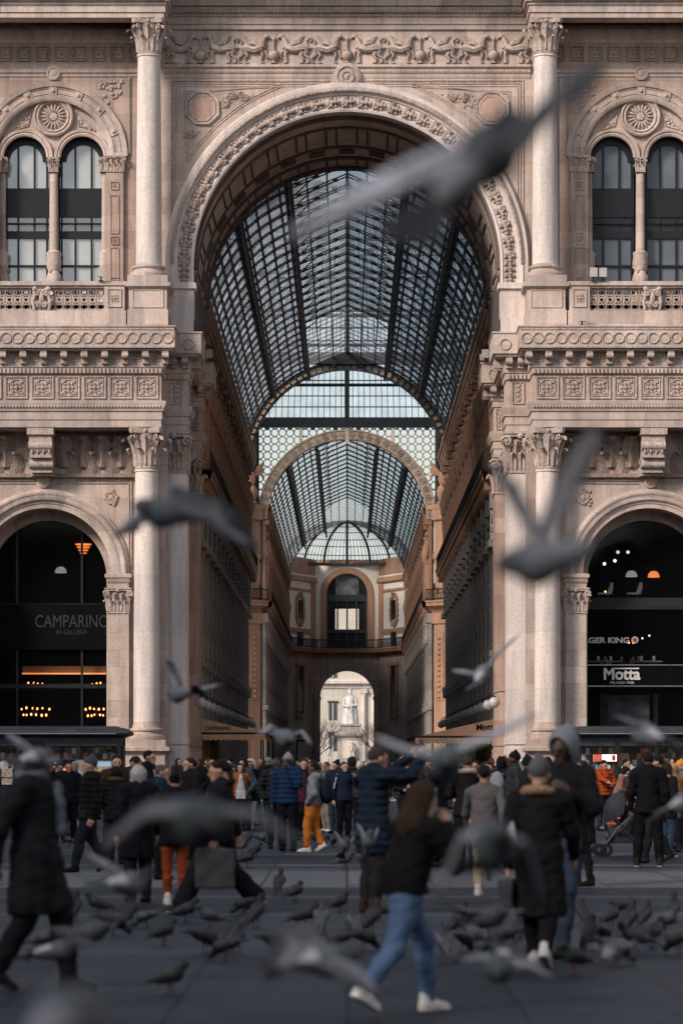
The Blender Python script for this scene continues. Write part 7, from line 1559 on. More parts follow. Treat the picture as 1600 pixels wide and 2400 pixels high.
p, i_ = P_(158, 1935, 'young man with cropped hair and plain black jacket by the round topped sign', h=1.66, face=8, arms=('down', 'down'), skin_='m', hair=('short', DB), top=('coat', (.010, .011, .015), .82), legs=('trousers', BLACK))
# photographer in navy
p, i_ = P_(855, 2098, 'big man in navy padded coat raising both hands to photograph, brown boots', h=1.80, face=118, pose='stand', arms=('high', 'high'), lean=4, hair=('short', (.06, .045, .035)), top=('puffer', (.012, .02, .034), .62), legs=('trousers', (.022, .022, .024)), shoes=((.05, .028, .018), None))
phone(i_, 0, 'phone held up by the big man in the navy coat')
bag(i_, 1, 'pale grey paper bag in front of the navy coat man', (.22, .23, .25), w=.3, hgt=.36, th=.1, drop=.34, name='paper_bag')
# running figure in grey vest; shearling collar man; friends
p, i_ = P_(1112, 2060, 'woman with short dark hair in brown grey waistcoat and beige trousers, running away', h=1.64, face=172, pose='run', arms=('fwd', 'back'), skin_='m', hair=('updo', (.012, .009, .008)), top=('vest', (.11, .10, .10), .8), legs=('trousers', (.36, .28, .215)), shoes=((.5, .48, .46), (.3, .3, .3)))
p, i_ = P_(1072, 1995, 'man in black jacket with cream shearling collar, seen from behind', h=1.74, face=185, arms=('hold', 'hold'), hair=('short', (.05, .035, .025)), top=('coat', (.012, .011, .011), .8), legs=('trousers', BLACK), extra=(('collar', (.50, .42, .34)),))
p, i_ = P_(1000, 1990, 'cropped grey haired man in black high collar jacket, looking right', h=1.70, face=70, arms=('hold', 'pocket'), hair=('short', (.10, .09, .085)), top=('coat', BLACK, .8), legs=('trousers', BLACK))
p, i_ = P_(1336, 2035, 'woman with long black hair in long black coat and tall boots, chin raised', h=1.66, face=-62, head=(0, -16), arms=('fwd', 'back'), skin_='m', hair=('long', DB), top=('coat', (.010, .010, .011), .58), legs=('leggings', (.012, .012, .013)), shoes=((.010, .010, .010), None), pose='wide')
p, i_ = P_(1488, 1992, 'man all in black with hands at his sides, seen from behind by the stroller', h=1.80, face=172, arms=('down', 'down'), skin_='b', hair=('short', BLACK), top=('coat', (.008, .008, .010), .80), legs=('trousers', (.008, .008, .009)), shoes=((.02, .02, .02), (.42, .36, .3)), pose='wide')
p, i_ = P_(1532, 1968, 'woman in dark parka with tan fur trimmed hood and blue jeans, turned right', h=1.62, face=120, arms=('down', 'down'), hair=('bob', (.02, .014, .01)), top=('coat', (.012, .012, .013), .72), legs=('jeans', (.03, .055, .09)), shoes=((.02, .02, .022), (.6, .6, .6)), extra=(('collar', (.28, .18, .11)),), skin_='m')
p, i_ = P_(1561, 1950, 'person in bright orange knit hat and grey jacket at the edge of the crowd', h=1.66, face=-60, arms=('hold', 'down'), hair=('beanie', (.60, .22, .03)), top=('coat', (.10, .115, .13), .75), legs=('trousers', BLACK))
p, i_ = person('man in bright orange padded jacket looking down at the barrier', PX(1385, 68), 68, h=1.70, face=25, arms=('hold', 'reach'), head=(0, 18), skin_='m', hair=('short', DB), top=('puffer', (.34, .065, .018), .85), legs=('jeans', (.03, .04, .06))), None
p, i_ = person('woman in tan brown coat and pale blue scarf leaning at the orange barrier', PX(1421, 66), 66, h=1.56, face=70, lean=14, arms=('hold', 'hold'), head=(0, 20), skin_='m', hair=('bob', DB), top=('coat', (.22, .125, .085), .7), legs=('trousers', BLACK), extra=(('scarf', (.35, .38, .42)),))
bag(i_, 0, 'cream cloth shoulder bag on the tan coat woman', (.50, .42, .32), w=.24, hgt=.26, th=.09, drop=.05)
person('man with short dark hair in black jacket behind the orange jacket man, facing right', PX(1436, 76), 76, h=1.74, face=65, arms=('hold', 'pocket'), hair=('short', DB), top=('coat', BLACK, .8), legs=('trousers', BLACK))
p, i_ = person('person in dark hooded jacket with pale grey backpack, beside the white van', PX(1152, 60), 60, h=1.72, face=150, arms=('down', 'pocket'), hair=('hood', (.012, .013, .016)), top=('coat', (.011, .012, .015), .78), legs=('trousers', BLACK))
backpack(i_, 'pale grey backpack on the hooded person by the white van', (.20, .22, .25))
person('person in black hood standing just in front of the white van windscreen', PX(1172, 70), 70, h=1.68, face=60, arms=('hold', 'pocket'), hair=('hood', (.010, .010, .012)), top=('coat', (.010, .010, .012), .75), legs=('trousers', BLACK))
person('person in black knit hat with raised arm by the van, beside the grey hat woman', PX(1212, 46), 46, h=1.72, face=110, arms=('reach', 'high'), hair=('beanie', (.012, .012, .013)), top=('coat', (.014, .014, .015), .75), legs=('trousers', BLACK), skin_='b')
person('man with ruddy face and dark cap in blue jacket beyond the shearling collar', PX(1092, 58), 58, h=1.68, face=-20, arms=('phone', 'pocket'), skin_='t', hair=('short', DB), top=('coat', (.02, .03, .045), .8), legs=('trousers', BLACK))
# the middle group
p, i_ = P_(551, 1907, 'smiling long haired woman in orange brown jacket over white shirt, black trousers', h=1.64, face=12, arms=('hip', 'link'), hair=('longw', (.018, .01, .008)), top=('coat', (.27, .095, .035), .86), legs=('leggings', (.012, .012, .014)), shoes=((.012, .012, .013), None), extra=(('shirt', (.52, .53, .55)),), pose='walk', stride=.14)
p, i_ = P_(575, 1906, 'woman in black coat with thick pale fur hood, light grey jeans and white shoes', h=1.70, face=-8, arms=('link', 'pocket'), hair=('furhood', (.48, .36, .29)), top=('coat', (.010, .010, .011), .72), legs=('jeans', (.38, .38, .38)), shoes=((.72, .72, .7), None), pose='cross')
p, i_ = P_(633, 1950, 'bald man in dark quilted jacket with grey hood and jeans, hands in pockets', h=1.72, face=10, arms=('pocket', 'pocket'), skin_='d', hair=('bald', (.01, .008, .007)), top=('puffer', (.018, .021, .023), .84), legs=('jeans', (.022, .032, .048)), extra=(('collar', (.09, .10, .11)),))
p, i_ = P_(661, 1955, 'man in light grey beanie and deep blue padded jacket, hand near his mouth', h=1.78, face=-18, arms=('face', 'down'), skin_='d', hair=('beanie', (.22, .225, .235)), top=('puffer', (.012, .03, .075), .84), legs=('trousers', (.010, .011, .013)))
p, i_ = P_(697, 1930, 'young man with short brown hair in open black overcoat facing the camera', h=1.72, face=5, arms=('down', 'down'), hair=('short', BR), top=('coat', (.011, .011, .013), .55), legs=('trousers', BLACK), extra=(('shirt', (.08, .02, .025)),))
bag(i_, 0, 'small black shoulder case by the open overcoat man', (.012, .012, .014), w=.26, hgt=.22, th=.1, drop=.02, name='shoulder_case')
p, i_ = P_(722, 1957, 'young man in grey hooded top with bright orange trousers and white trainers, turned left', h=1.66, face=-105, arms=('pocket', 'pocket'), skin_='b', hair=('short', DB), top=('hoodie', (.19, .20, .215), .88), legs=('trousers', (.52, .17, .03)), shoes=((.74, .73, .7), (.75, .75, .74)), pose='walk', stride=.12)
backpack(i_, 'dark navy backpack on the grey hooded top', (.014, .019, .028))
p, i_ = P_(790, 1925, 'laughing man in dark blue track jacket with pale sleeve stripes', h=1.66, face=20, arms=('phone', 'down'), hair=('short', (.05, .035, .025)), top=('coat', (.014, .022, .045), .84), legs=('trousers', BLACK), extra=(('stripe', (.45, .5, .56)),))
p, i_ = P_(770, 1915, 'woman holding phone to her cheek in dark padded jacket, behind the laughing man', h=1.68, face=-40, arms=('face', 'pocket'), hair=('short', DB), top=('puffer', (.014, .02, .035), .82), legs=('jeans', (.03, .05, .08)))
p, i_ = person('curly brown haired woman in black coat and pale scarf, facing the camera', PX(934, 62), 62, h=1.62, face=0, arms=('scarf', 'hold'), hair=('curly', (.06, .03, .018)), top=('coat', BLACK, .7), legs=('trousers', BLACK), extra=(('scarf', (.32, .31, .3)),))
p, i_ = person('long brown haired woman in pale jacket with hand at her hair, near the grey backpack', PX(749, 66), 66, h=1.66, face=-60, arms=('head', 'down'), hair=('long', (.10, .05, .03)), top=('coat', (.10, .11, .12), .8), legs=('jeans', (.30, .24, .2)), shoes=((.7, .7, .68), None))
p, i_ = person('person in pale cream knit hat and dark jacket beyond the laughing man', PX(826, 70), 70, h=1.64, face=160, arms=('phone', 'down'), hair=('beanie', (.55, .52, .48)), top=('coat', (.03, .035, .04), .8), legs=('trousers', BLACK))
# three diners behind the glass upstairs
for k, (xx, lb, c) in enumerate(((1390, 'diner in pale shirt seated at the long counter upstairs', (.4, .42, .45)), (1425, 'diner with dark top standing out between the two counters upstairs', (.05, .05, .06)), (1450, 'diner in blue grey top bending behind the two counters upstairs', (.16, .19, .23)), (1466, 'diner in black top seated just before the small counter upstairs', BLACK), (1499, 'diner in maroon top seated by the mullion at the small counter upstairs', (.1, .03, .03)))):
    person(lb, PX(xx, 122.6), 122.6, h=1.66, face=(-30, 20, 70, -20, 10)[k], pose='sit', arms=('hold', 'hold'), hair=('short', DB), top=('tee', c, .55), legs=('trousers', BLACK), z0=5.1, group='diners upstairs in the restaurant')
    xs_ = PX(xx, 122.6); stl = thing('stool', (xs_, 122.65, 5.1), 'bar stool under the ' + lb.split(' in ')[0].split(' with ')[0] + ' in ' + ['pale shirt', 'the middle of the window', 'blue grey', 'black', 'maroon'][k], 'stool', 'stools upstairs'); mb = MB(); mb.lathe((xs_, 122.65, 5.1), [(0, .36), (.18, .36), (.18, .4), (0, .4)], 12); mb.build('seat', M['black'], stl); mb = MB(); mb.tube([(xs_, 122.65, 5.1), (xs_, 122.65, 5.46)], .03, 6); mb.build('leg', M['black'], stl)
# ---- people farther off, each with a look of their own
adjc = [('black', BLACK), ('navy', NAVY), ('charcoal', (.03, .031, .034)), ('dark green', (.018, .028, .02)), ('maroon', (.075, .014, .018)), ('slate blue', (.05, .07, .1)), ('camel', (.25, .15, .08)), ('dark brown', (.04, .024, .016)), ('grey', (.13, .135, .14)), ('cream', (.46, .41, .35)), ('olive', (.06, .06, .03)), ('rust', (.2, .06, .025)), ('denim blue', (.05, .08, .14)), ('dusty pink', (.32, .17, .16))]
hads = [('short dark hair', 'short', DB), ('brown bob', 'bob', BR), ('long dark hair', 'long', DB), ('black beanie', 'beanie', BLACK), ('blond bob', 'bob', BL), ('grey short hair', 'short', (.2, .2, .2)), ('dark hood up', 'hood', CHAR), ('red knit hat', 'beanie', (.25, .03, .03)), ('white knit hat', 'beanie', (.5, .5, .48)), ('long light brown hair', 'long', LB), ('dark cap', 'cap', CHAR), ('updo', 'updo', BR)]
combos = [(a, b) for a in range(len(adjc)) for b in range(len(hads))]; rr = random.Random(11); rr.shuffle(combos)
combos.sort(key=lambda c: (0 if adjc[c[0]][0] in ('black', 'navy', 'charcoal', 'dark green', 'dark brown', 'slate blue') else 1) + rr.random() * 1.18)
spots = []
def ok(x, d): return all(abs(x - a) > .55 or abs(d - b) > .8 for a, b in spots)
for k in range(112):
    for _ in range(60):
        if k < 46: d = rr.uniform(66, 104); px = rr.uniform(440, 1180) if k < 34 else rr.choice((rr.uniform(5, 440), rr.uniform(5, 440), rr.uniform(1470, 1568)))
        elif k < 66: d = rr.uniform(44, 70); px = rr.choice((rr.uniform(0, 470), rr.uniform(0, 470), rr.uniform(960, 1330), rr.uniform(1480, 1568)))
        elif k < 100: d = rr.uniform(106, 150); px = rr.uniform(500, 1095)
        else: d = rr.uniform(150, 240); px = rr.uniform(650, 950)
        x = PX(px, d)
        if d > 116 and abs(x) > 5.2: continue
        if d > 112 and d < 119: continue
        if d > 105 and d < 112 and abs(x) > 6: continue
        if ok(x, d): break
    spots.append((x, d)); a, b_ = combos[k]; fem = hads[b_][1] in ('bob', 'long', 'updo')
    f_ = rr.choice((rr.uniform(-60, 60), rr.uniform(120, 240), rr.choice((-90, 90)))); back = 90 < abs((f_ + 180) % 360 - 180)
    where = 'on the near plaza' if d < 66 else 'on the plaza' if d < 104 else 'under the archway' if d < 132 else 'inside the gallery'
    person('%s in %s coat with %s, %s %s' % ('woman' if fem else 'person', adjc[a][0], hads[b_][0], 'back turned' if back else 'standing' , where), x, d, h=rr.uniform(1.6, 1.82), face=f_, pose=rr.choice(('stand', 'walk', 'wide', 'cross')), stride=.2,
           arms=(rr.choice(('down', 'pocket', 'hold', 'phone', 'pocket')), rr.choice(('down', 'pocket', 'hold', 'fwd'))), skin_=rr.choice('llmmtbd'), hair=(hads[b_][1], hads[b_][2]), top=(rr.choice(('coat', 'puffer', 'coat')), adjc[a][1], rr.choice((.55, .75, .84))), legs=(rr.choice(('trousers', 'jeans')), rr.choice((BLACK, CHAR, (.03, .045, .07), (.02, .03, .05)))), shoes=(rr.choice((BLACK, CHAR, (.5, .5, .5))), None), group='crowd in front of the arch')
# ================================================================= PIGEONS
pm, nt, n, l, b = newmat('pigeon_feathers'); b.inputs['Roughness'].default_value = .6; b.inputs['Specular IOR Level'].default_value = .25
at_ = n.new('ShaderNodeVertexColor'); at_.layer_name = 'Col'; tc = n.new('ShaderNodeTexCoord'); nz = n.new('ShaderNodeTexNoise'); nz.inputs['Scale'].default_value = 55; l.new(tc.outputs['Object'], nz.inputs['Vector'])
mr = n.new('ShaderNodeMapRange'); mr.inputs['To Min'].default_value = .65; mr.inputs['To Max'].default_value = 1.35; l.new(nz.outputs['Fac'], mr.inputs['Value'])
sc_ = n.new('ShaderNodeVectorMath'); sc_.operation = 'SCALE'; l.new(at_.outputs['Color'], sc_.inputs[0]); l.new(mr.outputs[0], sc_.inputs['Scale']); l.new(sc_.outputs[0], b.inputs['Base Color'])
bp = n.new('ShaderNodeBump'); bp.inputs['Strength'].default_value = .4; bp.inputs['Distance'].default_value = .004; l.new(nz.outputs['Fac'], bp.inputs['Height']); l.new(bp.outputs[0], b.inputs['Normal'])
def colr(V, rules, base):
    C_ = np.tile(np.array(base, float), (len(V), 1))
    for m, c in rules: C_[m] = c
    return C_
def standing(kind, dark):                          # template at the origin looking along +x
    tilt = {'alert': 34, 'walk': 16, 'peck': -14}[kind]; t = math.radians(tilt); ax = np.array([math.cos(t), 0, math.sin(t)]); c = np.array([0, 0, .15]); upv = np.array([-math.sin(t), 0, math.cos(t)])
    br = c + ax * .06; rear = c - ax * .08
    if kind == 'alert': hd = br + np.array([.045, 0, .12])
    elif kind == 'walk': hd = br + np.array([.075, 0, .085])
    else: hd = br + np.array([.085, 0, -.085])
    tail = rear - ax * .15 - upv * .005; beak = hd + (np.array([.05, 0, -.012]) if kind != 'peck' else np.array([.022, 0, -.045]))
    def f(P):
        d = union([d_cone(P, cone(rear, br, .048, .062)), d_cone(P, cone(br, hd, .05, .026)), d_cone(P, cone(hd, hd + [.006, 0, .002], .027, .025))], .035)
        d = smin(d, d_cone(P, cone(hd + [.015, 0, 0], beak, .012, .004)), .008)
        q = (P - tail.astype(np.float32)); L = q @ ax.astype(np.float32); H = q @ upv.astype(np.float32); Wd = np.abs(q[..., 1])
        tb = np.maximum(np.maximum(np.abs(L - .07) - .085, np.abs(H) - .008), Wd - .034 + .1 * np.maximum(L - .05, 0)); d = smin(d, tb, .025)
        for e in (-1, 1):
            a_, b_ = br + [-.01, e * .045, .012], rear - ax * .10 + np.array([0, e * .022, .012]); d = smin(d, d_cone(P * np.array([1, 1.5, 1], np.float32), cone(a_ * [1, 1.5, 1], b_ * [1, 1.5, 1], .05, .016)), .008)
        return d
    V, F = snet(f, (-.30, -.1, -.0), (.24, .1, .36), .0068)
    L = (V - c) @ ax; wing = (np.abs(V[:, 1]) > .042) & (L < .07); hdm = np.linalg.norm(V - hd, axis=1) < .05
    neck = (~hdm) & (((V - br) @ (hd - br)) > .001) & (np.linalg.norm(V - (br + hd) / 2, axis=1) < .075)
    k = .30 if dark else .75
    C_ = colr(V, [(wing, np.array([.115, .125, .14]) * k), (wing & (np.abs(L + .03) < .009), (.018, .018, .02)), (wing & (np.abs(L + .065) < .009), (.018, .018, .02)), (neck, np.array([.035, .07, .062]) * k), (neck & (V[:, 2] > c[2] + .09), np.array([.075, .05, .085]) * k), (hdm, np.array([.05, .058, .072]) * k), (L < -.19, (.03, .032, .036)), (np.linalg.norm(V - beak, axis=1) < .024, (.06, .055, .05))], np.array([.085, .095, .11]) * k)
    mb = MB()
    for e in (-1, 1):
        o = .03 if (kind == 'walk' and e > 0) else -.012; mb.tube([(.0, e * .03, .11), (o * .5 + .01, e * .03, .055), (o, e * .03, .012)], [.011, .006, .005], 5)
        for a in (-.5, 0, .5): mb.tube([(o, e * .03, .008), (o + .035 * math.cos(a), e * .03 + .035 * math.sin(a), .004)], [.005, .003], 4)
        mb.tube([(o, e * .03, .008), (o - .02, e * .03, .004)], [.005, .003], 4)
    lv = np.array(mb.v); tri = [(f_[0], f_[1], f_[2], f_[3]) for f_ in mb.f if len(f_) == 4]
    Va, Fa = join_np([(V, F), (lv, np.array(tri))]); Ca = np.concatenate([C_, np.tile([.07, .028, .026], (len(lv), 1))])
    o = np_mesh('pigeon', Va, Fa, pm, None, Vector((0, 0, 0)), Ca)
    for e in (-1, 1): mb = MB(); mb.ell(hd + np.array([.012, e * .023, .006]), .006, 6, 4); np_mesh('eye', np.array(mb.v), np.array(mb.f), simple('pigeon_eye', (.4, .1, .02), .2), o)
    return o
TPL = {(k, dk_): standing(k, dk_) for k in ('alert', 'walk', 'peck') for dk_ in (False, True)}
used = set()
def put(x, y, kind, rot, label, dark=True, s=.92, d=None):
    if 'dark' not in label and rnd.random() < .3: dark = False
    d = d or GD(y); src = TPL[(kind, dark)]
    if (kind, dark) in used:
        o = src.copy(); COL.objects.link(o)
        for ch in src.children: c = ch.copy(); COL.objects.link(c); c.parent = o
    else: o = src; used.add((kind, dark))
    o.location = (PX(x, d), d, .004); rot += rnd.uniform(-22, 22); s *= rnd.uniform(.86, 1.1); o.rotation_euler = (0, 0, R(rot)); o.scale = (s, s * rnd.uniform(.92, 1.12), s); tag(o, label, 'pigeon', 'pigeons on the paving')
A_, W_, K_ = 'alert', 'walk', 'peck'
for args in ((388, 2285, W_, 20, 'lone dark pigeon walking, the one nearest the camera on open paving'), (375, 2173, W_, 25, 'dark pigeon stretching its neck ahead of the lone nearest walker'), (472, 2192, K_, 30, 'pecking pigeon at the front left edge of the tight trio'), (517, 2207, K_, 160, 'pigeon bent low in the middle of the tight trio'), (544, 2190, A_, 70, 'upright pigeon at the far side of the tight trio'),
             (424, 2121, W_, 15, 'dark pigeon beside the girl in orange leggings, at her white shoes'), (484, 2136, W_, 200, 'pigeon with pale back just behind the tight trio', False), (337, 2132, K_, 170, 'pecking pigeon left of the white shoes'), (172, 2117, A_, 95, 'upright pigeon far left seen from behind, by the overcoat man'), (228, 2106, W_, 150, 'pigeon walking left behind the overcoat man'), (262, 2150, K_, 20, 'pecking pigeon to the right of the overcoat man', ), (296, 2128, A_, 60, 'upright pigeon between the overcoat man and the white shoes'),
             (555, 1960, W_, 15, 'far pigeon walking right, upper of three below the orange brown jacket'), (566, 1993, W_, 20, 'far pigeon walking right, lowest of three below the orange brown jacket'), (588, 1969, W_, 25, 'far pigeon walking right, foremost of three below the orange brown jacket'), (574, 1937, A_, 80, 'small far pigeon standing behind the row of three walkers'), (530, 1936, K_, 60, 'small far pigeon pecking beside the striding woman'), (596, 1940, K_, 10, 'small far pigeon pecking left of the bald man'),
             (161, 1944, W_, 170, 'far pigeon with light wings by the beanie man', False), (221, 1944, A_, 120, 'far pigeon standing under the beanie man'), (640, 2057, A_, 85, 'pigeon seen from behind alone on the pale stone band'), (676, 2074, W_, 40, 'pigeon heading right, below the one on the pale stone band'), (779, 2098, W_, 25, 'pigeon walking right in front of the brown boots'), (790, 1997, W_, 10, 'light winged pigeon walking right above the pale stone band', False),
             (700, 2136, W_, 15, 'long pigeon walking right, first of the overlapping pair'), (738, 2147, A_, 70, 'upright pigeon, second of the overlapping pair'), (813, 2154, A_, 100, 'pale breasted pigeon left of the blue jeans', False), (850, 2147, A_, 60, 'dark pigeon right against the blue jeans'), (587, 2132, A_, 70, 'upright pigeon behind the trailing foot of the striding woman'), (561, 2102, K_, 190, 'pigeon pecking just under the trailing foot'), (835, 2185, K_, 30, 'pigeon pecking left of the woman in jeans, nearest her'), (778, 2190, K_, 150, 'pigeon pecking in the gap between brown boots and jeans'),
             (722, 1940, K_, 30, 'far pigeon at the white trainers of the orange trousers man'), (749, 1937, W_, 190, 'far pigeon walking left behind the orange trousers man'), (700, 1937, K_, 80, 'far pigeon pecking between the blue jacket and orange trousers'), (736, 1948, A_, 40, 'far pigeon standing in front of the orange trousers man'), (768, 1945, K_, 120, 'far pigeon pecking right of the orange trousers man'),
             (1400, 2136, W_, 30, 'pigeon walking right, first of the right hand flock'), (1441, 2150, A_, 75, 'tall pigeon in the middle of the right hand flock'), (1479, 2132, A_, 65, 'farther upright pigeon in the right hand flock'), (1524, 2150, W_, 35, 'pigeon leading the right hand flock toward the edge'), (1494, 2181, W_, 30, 'stretching pigeon on the near side of the right hand flock'), (1557, 2192, K_, 160, 'pecking pigeon at the outer edge of the right hand flock'), (1411, 2215, K_, 10, 'white backed pigeon pecking, nearest of the right hand flock', False),
             (1340, 2132, A_, 110, 'upright pigeon beside the dark boot of the hooded man'), (1351, 2185, A_, 80, 'pigeon right of the hooded man, just behind the white backed one'), (1320, 2240, W_, 200, 'pigeon walking left in front of the hooded man'), (1460, 2190, W_, 150, 'pigeon walking left inside the right hand flock'), (1385, 2178, K_, 60, 'pecking pigeon at the left side of the right hand flock'), (1545, 2120, A_, 100, 'small farther pigeon beyond the right hand flock'), (1430, 2112, K_, 30, 'small pecking pigeon behind the right hand flock'),
             (1093, 2181, W_, 160, 'pigeon with pale wing between jeans and the grey hat woman', False), (1190, 2175, A_, 80, 'upright pigeon just left of the grey hat woman'), (1021, 2211, A_, 100, 'round pale breasted pigeon right of the white trainers', False), (1066, 2190, K_, 40, 'pecking pigeon two steps right of the white trainers'), (1149, 2190, K_, 200, 'pecking pigeon at the feet of the grey hat woman'), (1120, 2150, W_, 20, 'pigeon walking right behind the pecking ones near the grey hat woman'), (1160, 2240, W_, 180, 'pigeon walking left in front of the grey hat woman'), (1050, 2150, A_, 60, 'pigeon standing behind the round pale breasted one'),
             (100, 2190, W_, 10, 'pigeon between the legs of the overcoat man', False), (60, 2135, K_, 160, 'pecking pigeon behind the overcoat man at the edge'), (640, 2205, K_, 20, 'pigeon pecking alone left of the big low flying one')):
    put(*args)

def flying(label, body, d, fwd, tips, s=1.0, tone=1.0, bend=(.35, .35), tail=.5, pale=False, ck=1.0):
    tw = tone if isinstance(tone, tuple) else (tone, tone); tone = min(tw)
    B = PP(*body, d); f = Vector(fwd).normalized(); t = [PP(x, y, d + dd) for x, y, dd in tips]
    span = (t[1] - t[0]).normalized(); rt = (span - f * span.dot(f)).normalized(); up = rt.cross(f); up = up if up.z > 0 or abs(up.z) < .05 else -up
    mb = MB(); cols = []
    def addc(vs, fs, cs): mb.add(vs, fs); cols.extend(cs)
    # body by SDF in the bird's frame (x fwd, y side, z up)
    def fb(P):
        dd = union([d_cone(P, cone((-.09, 0, 0), (.05, 0, -.004), .028, .056)), d_cone(P, cone((.05, 0, -.005), (.125, 0, .012), .052, .024)), d_cone(P, cone((.125, 0, .014), (.135, 0, .014), .027, .024))], .03)
        return smin(dd, d_cone(P, cone((.145, 0, .01), (.182, 0, .0), .01, .004)), .008)
    V, F = snet(fb, (-.17, -.09, -.09), (.21, .09, .09), .0085)
    k = tone; C_ = colr(V, [(V[:, 0] > .055, np.array([.055, .075, .08]) * k), (V[:, 0] > .10, np.array([.05, .058, .07]) * k), ((V[:, 0] < -.02) & (V[:, 2] > .012), (.42, .43, .45) if pale else (.16, .17, .19)), (V[:, 0] > .17, (.06, .05, .05))], np.array([.10, .112, .13]) * k)
    Bn = np.array(B); Mx = np.array([f, rt, up]).T; Vw = Bn + (V * s) @ Mx.T
    addc([tuple(p) for p in Vw], [tuple(q) for q in F], list(C_))
    def blade(p0, p1, w0, w1, side, cA, cB, th=.003):       # one feather or feather group, a thin two faced vane
        p0, p1, side = Vector(p0), Vector(p1), Vector(side); ax = (p1 - p0); nrm = ax.cross(side).normalized() * th; vs = []; cs = []
        for q, w in ((0, w0), (.55, w1), (.88, w1 * .8), (1, w1 * .25)):
            c = p0 + ax * q
            for sg in (1, -1): vs += [c - side * w + nrm * sg, c + side * w + nrm * sg]; cs += [np.array(cA) * (1 - q) + np.array(cB) * q] * 2
        fs = []
        for i in range(3):
            o = i * 4; fs += [(o, o + 4, o + 5, o + 1), (o + 2, o + 3, o + 7, o + 6), (o, o + 2, o + 6, o + 4), (o + 1, o + 5, o + 7, o + 3)]
        fs += [(0, 1, 3, 2), (12, 14, 15, 13)]; addc(vs, fs, cs)
    lightc, midc, darkc = np.array([.20, .215, .24]), np.array([.12, .13, .15]), np.array([.035, .038, .045])
    L3 = (lightc, midc, darkc)
    for side, tip in ((-1, t[0]), (1, t[1])):
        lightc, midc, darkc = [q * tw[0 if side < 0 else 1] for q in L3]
        S = B + f * .045 * s + rt * side * .035 * s + up * .02 * s; L = (tip - S).length; sp = (tip - S).normalized(); chd = (-f - sp * (-f).dot(sp)); chd = chd.normalized() if chd.length > .05 else up
        b_ = bend[0 if side < 0 else 1]; Wr = S + (tip - S) * .45 + (up * b_ * .35 - chd * .10) * L * .6
        def LE(u):
            if u < .5: q = u * 2; return S.lerp(Wr, q) - chd * .015 * L * math.sin(math.pi * q)
            q = (u - .5) * 2; return Wr.lerp(tip, q) - chd * .03 * L * math.sin(math.pi * q)
        vs, cs = [], []; n_ = 16; m_ = 5; ch = lambda u: ck * L * (.40 - .06 * u if u < .5 else .37 - .22 * ((u - .5) / .4))
        ue = .9; upw = sp.cross(chd).normalized(); upw = upw if upw.dot(up) > 0 else -upw
        for sg in (1, -1):
            for i in range(n_ + 1):
                u = ue * i / n_; p = LE(u)
                for j in range(m_ + 1):
                    v = j / m_; sc = 1 - (.05 * (i % 2) if j == m_ else 0); q = p + chd * (ch(u) * v * sc) + upw * (L * .05 * math.sin(math.pi * min(1, v * 1.3)) * (1 - u * .5) + sg * .0045 * s * (1 - v * .7))
                    vs.append(q); cs.append(lightc * (1 - v) * 1.0 + midc * v if abs(v - .62) > .12 or u > .5 else darkc)
        N_ = (n_ + 1) * (m_ + 1); fs = []
        for o in (0, N_): fs += [(o + i * (m_ + 1) + j, o + (i + 1) * (m_ + 1) + j, o + (i + 1) * (m_ + 1) + j + 1, o + i * (m_ + 1) + j + 1) for i in range(n_) for j in range(m_)]
        for i in range(n_):
            for j in (0, m_): a_, b2 = i * (m_ + 1) + j, (i + 1) * (m_ + 1) + j; fs.append((a_, b2, b2 + N_, a_ + N_))
        addc(vs, fs, cs)
        for q in range(9):                                   # primaries fan out from the hand
            w = q / 8; p0 = LE(.52 + .40 * w) + chd * ch(.55) * .25 * (1 - w * .7); e = LE(.62 + .38 * w) + chd * (ck * L * (.42 * (1 - w) ** .8 + .02)) + sp * L * (.10 * (1 - w)); blade(p0, e, .014 * s * (L / .3), .016 * s * (L / .3), (e - p0).cross(upw).normalized(), midc, darkc)
        for q in range(8):                                   # secondaries
            w = q / 7; p0 = LE(.04 + .46 * w) + chd * ch(.3) * .55; blade(p0, p0 + chd * ch(.3) * .55 + sp * L * .03 * w, .02 * (L / .3), .022 * (L / .3), sp, midc, midc * .7)
    for q in range(7):
        a = (q - 3) / 3 * tail * .75; dr = (-f * math.cos(a) + rt * math.sin(a)); p0 = B - f * .085 * s; blade(p0, p0 + dr * .155 * s, .010 * s, .02 * s, dr.cross(up).normalized(), np.array([.11, .12, .14]) * k, darkc)
    Vv = np.array([tuple(p) for p in mb.v]); base = np.array(B)
    me = bpy.data.meshes.new('pigeon'); me.from_pydata((Vv - base).tolist(), [], mb.f); ca = me.color_attributes.new('Col', 'FLOAT_COLOR', 'POINT'); ca.data.foreach_set('color', np.concatenate([np.array(cols), np.ones((len(cols), 1))], 1).astype(np.float32).ravel())
    me.polygons.foreach_set('use_smooth', [True] * len(me.polygons)); me.set_sharp_from_angle(angle=R(50)); me.materials.append(pm); me.update(); o = link('pigeon', me, None, B)
    for e in (-1, 1): m2 = MB(); m2.ell(np.array([.137, e * .023, .02]) * s @ Mx.T, .006 * s, 6, 4); np_mesh('eye', np.array(m2.v), np.array(m2.f), simple('pigeon_eye', (.4, .1, .02), .2), o)
    return tag(o, label, 'pigeon', 'pigeons in flight')
flying('huge blurred pigeon banking across the right of the great arch, wings fully spread', (1085, 385), 5.0, (.55, .42, .62), ((672, 545, -.05), (1385, 145, .1)), tone=(2.6, .5), bend=(.12, .12), tail=.5, ck=.42, s=.95)  # skylit wing paler, shaded wing darker, put into the feather tone
flying('blurred pigeon gliding past the left lower column with drooping wing', (400, 1178), 10.5, (-.75, -.3, .05), ((262, 1232, -.1), (588, 1265, .1)), tone=1.2, bend=(.45, .55), ck=.62)
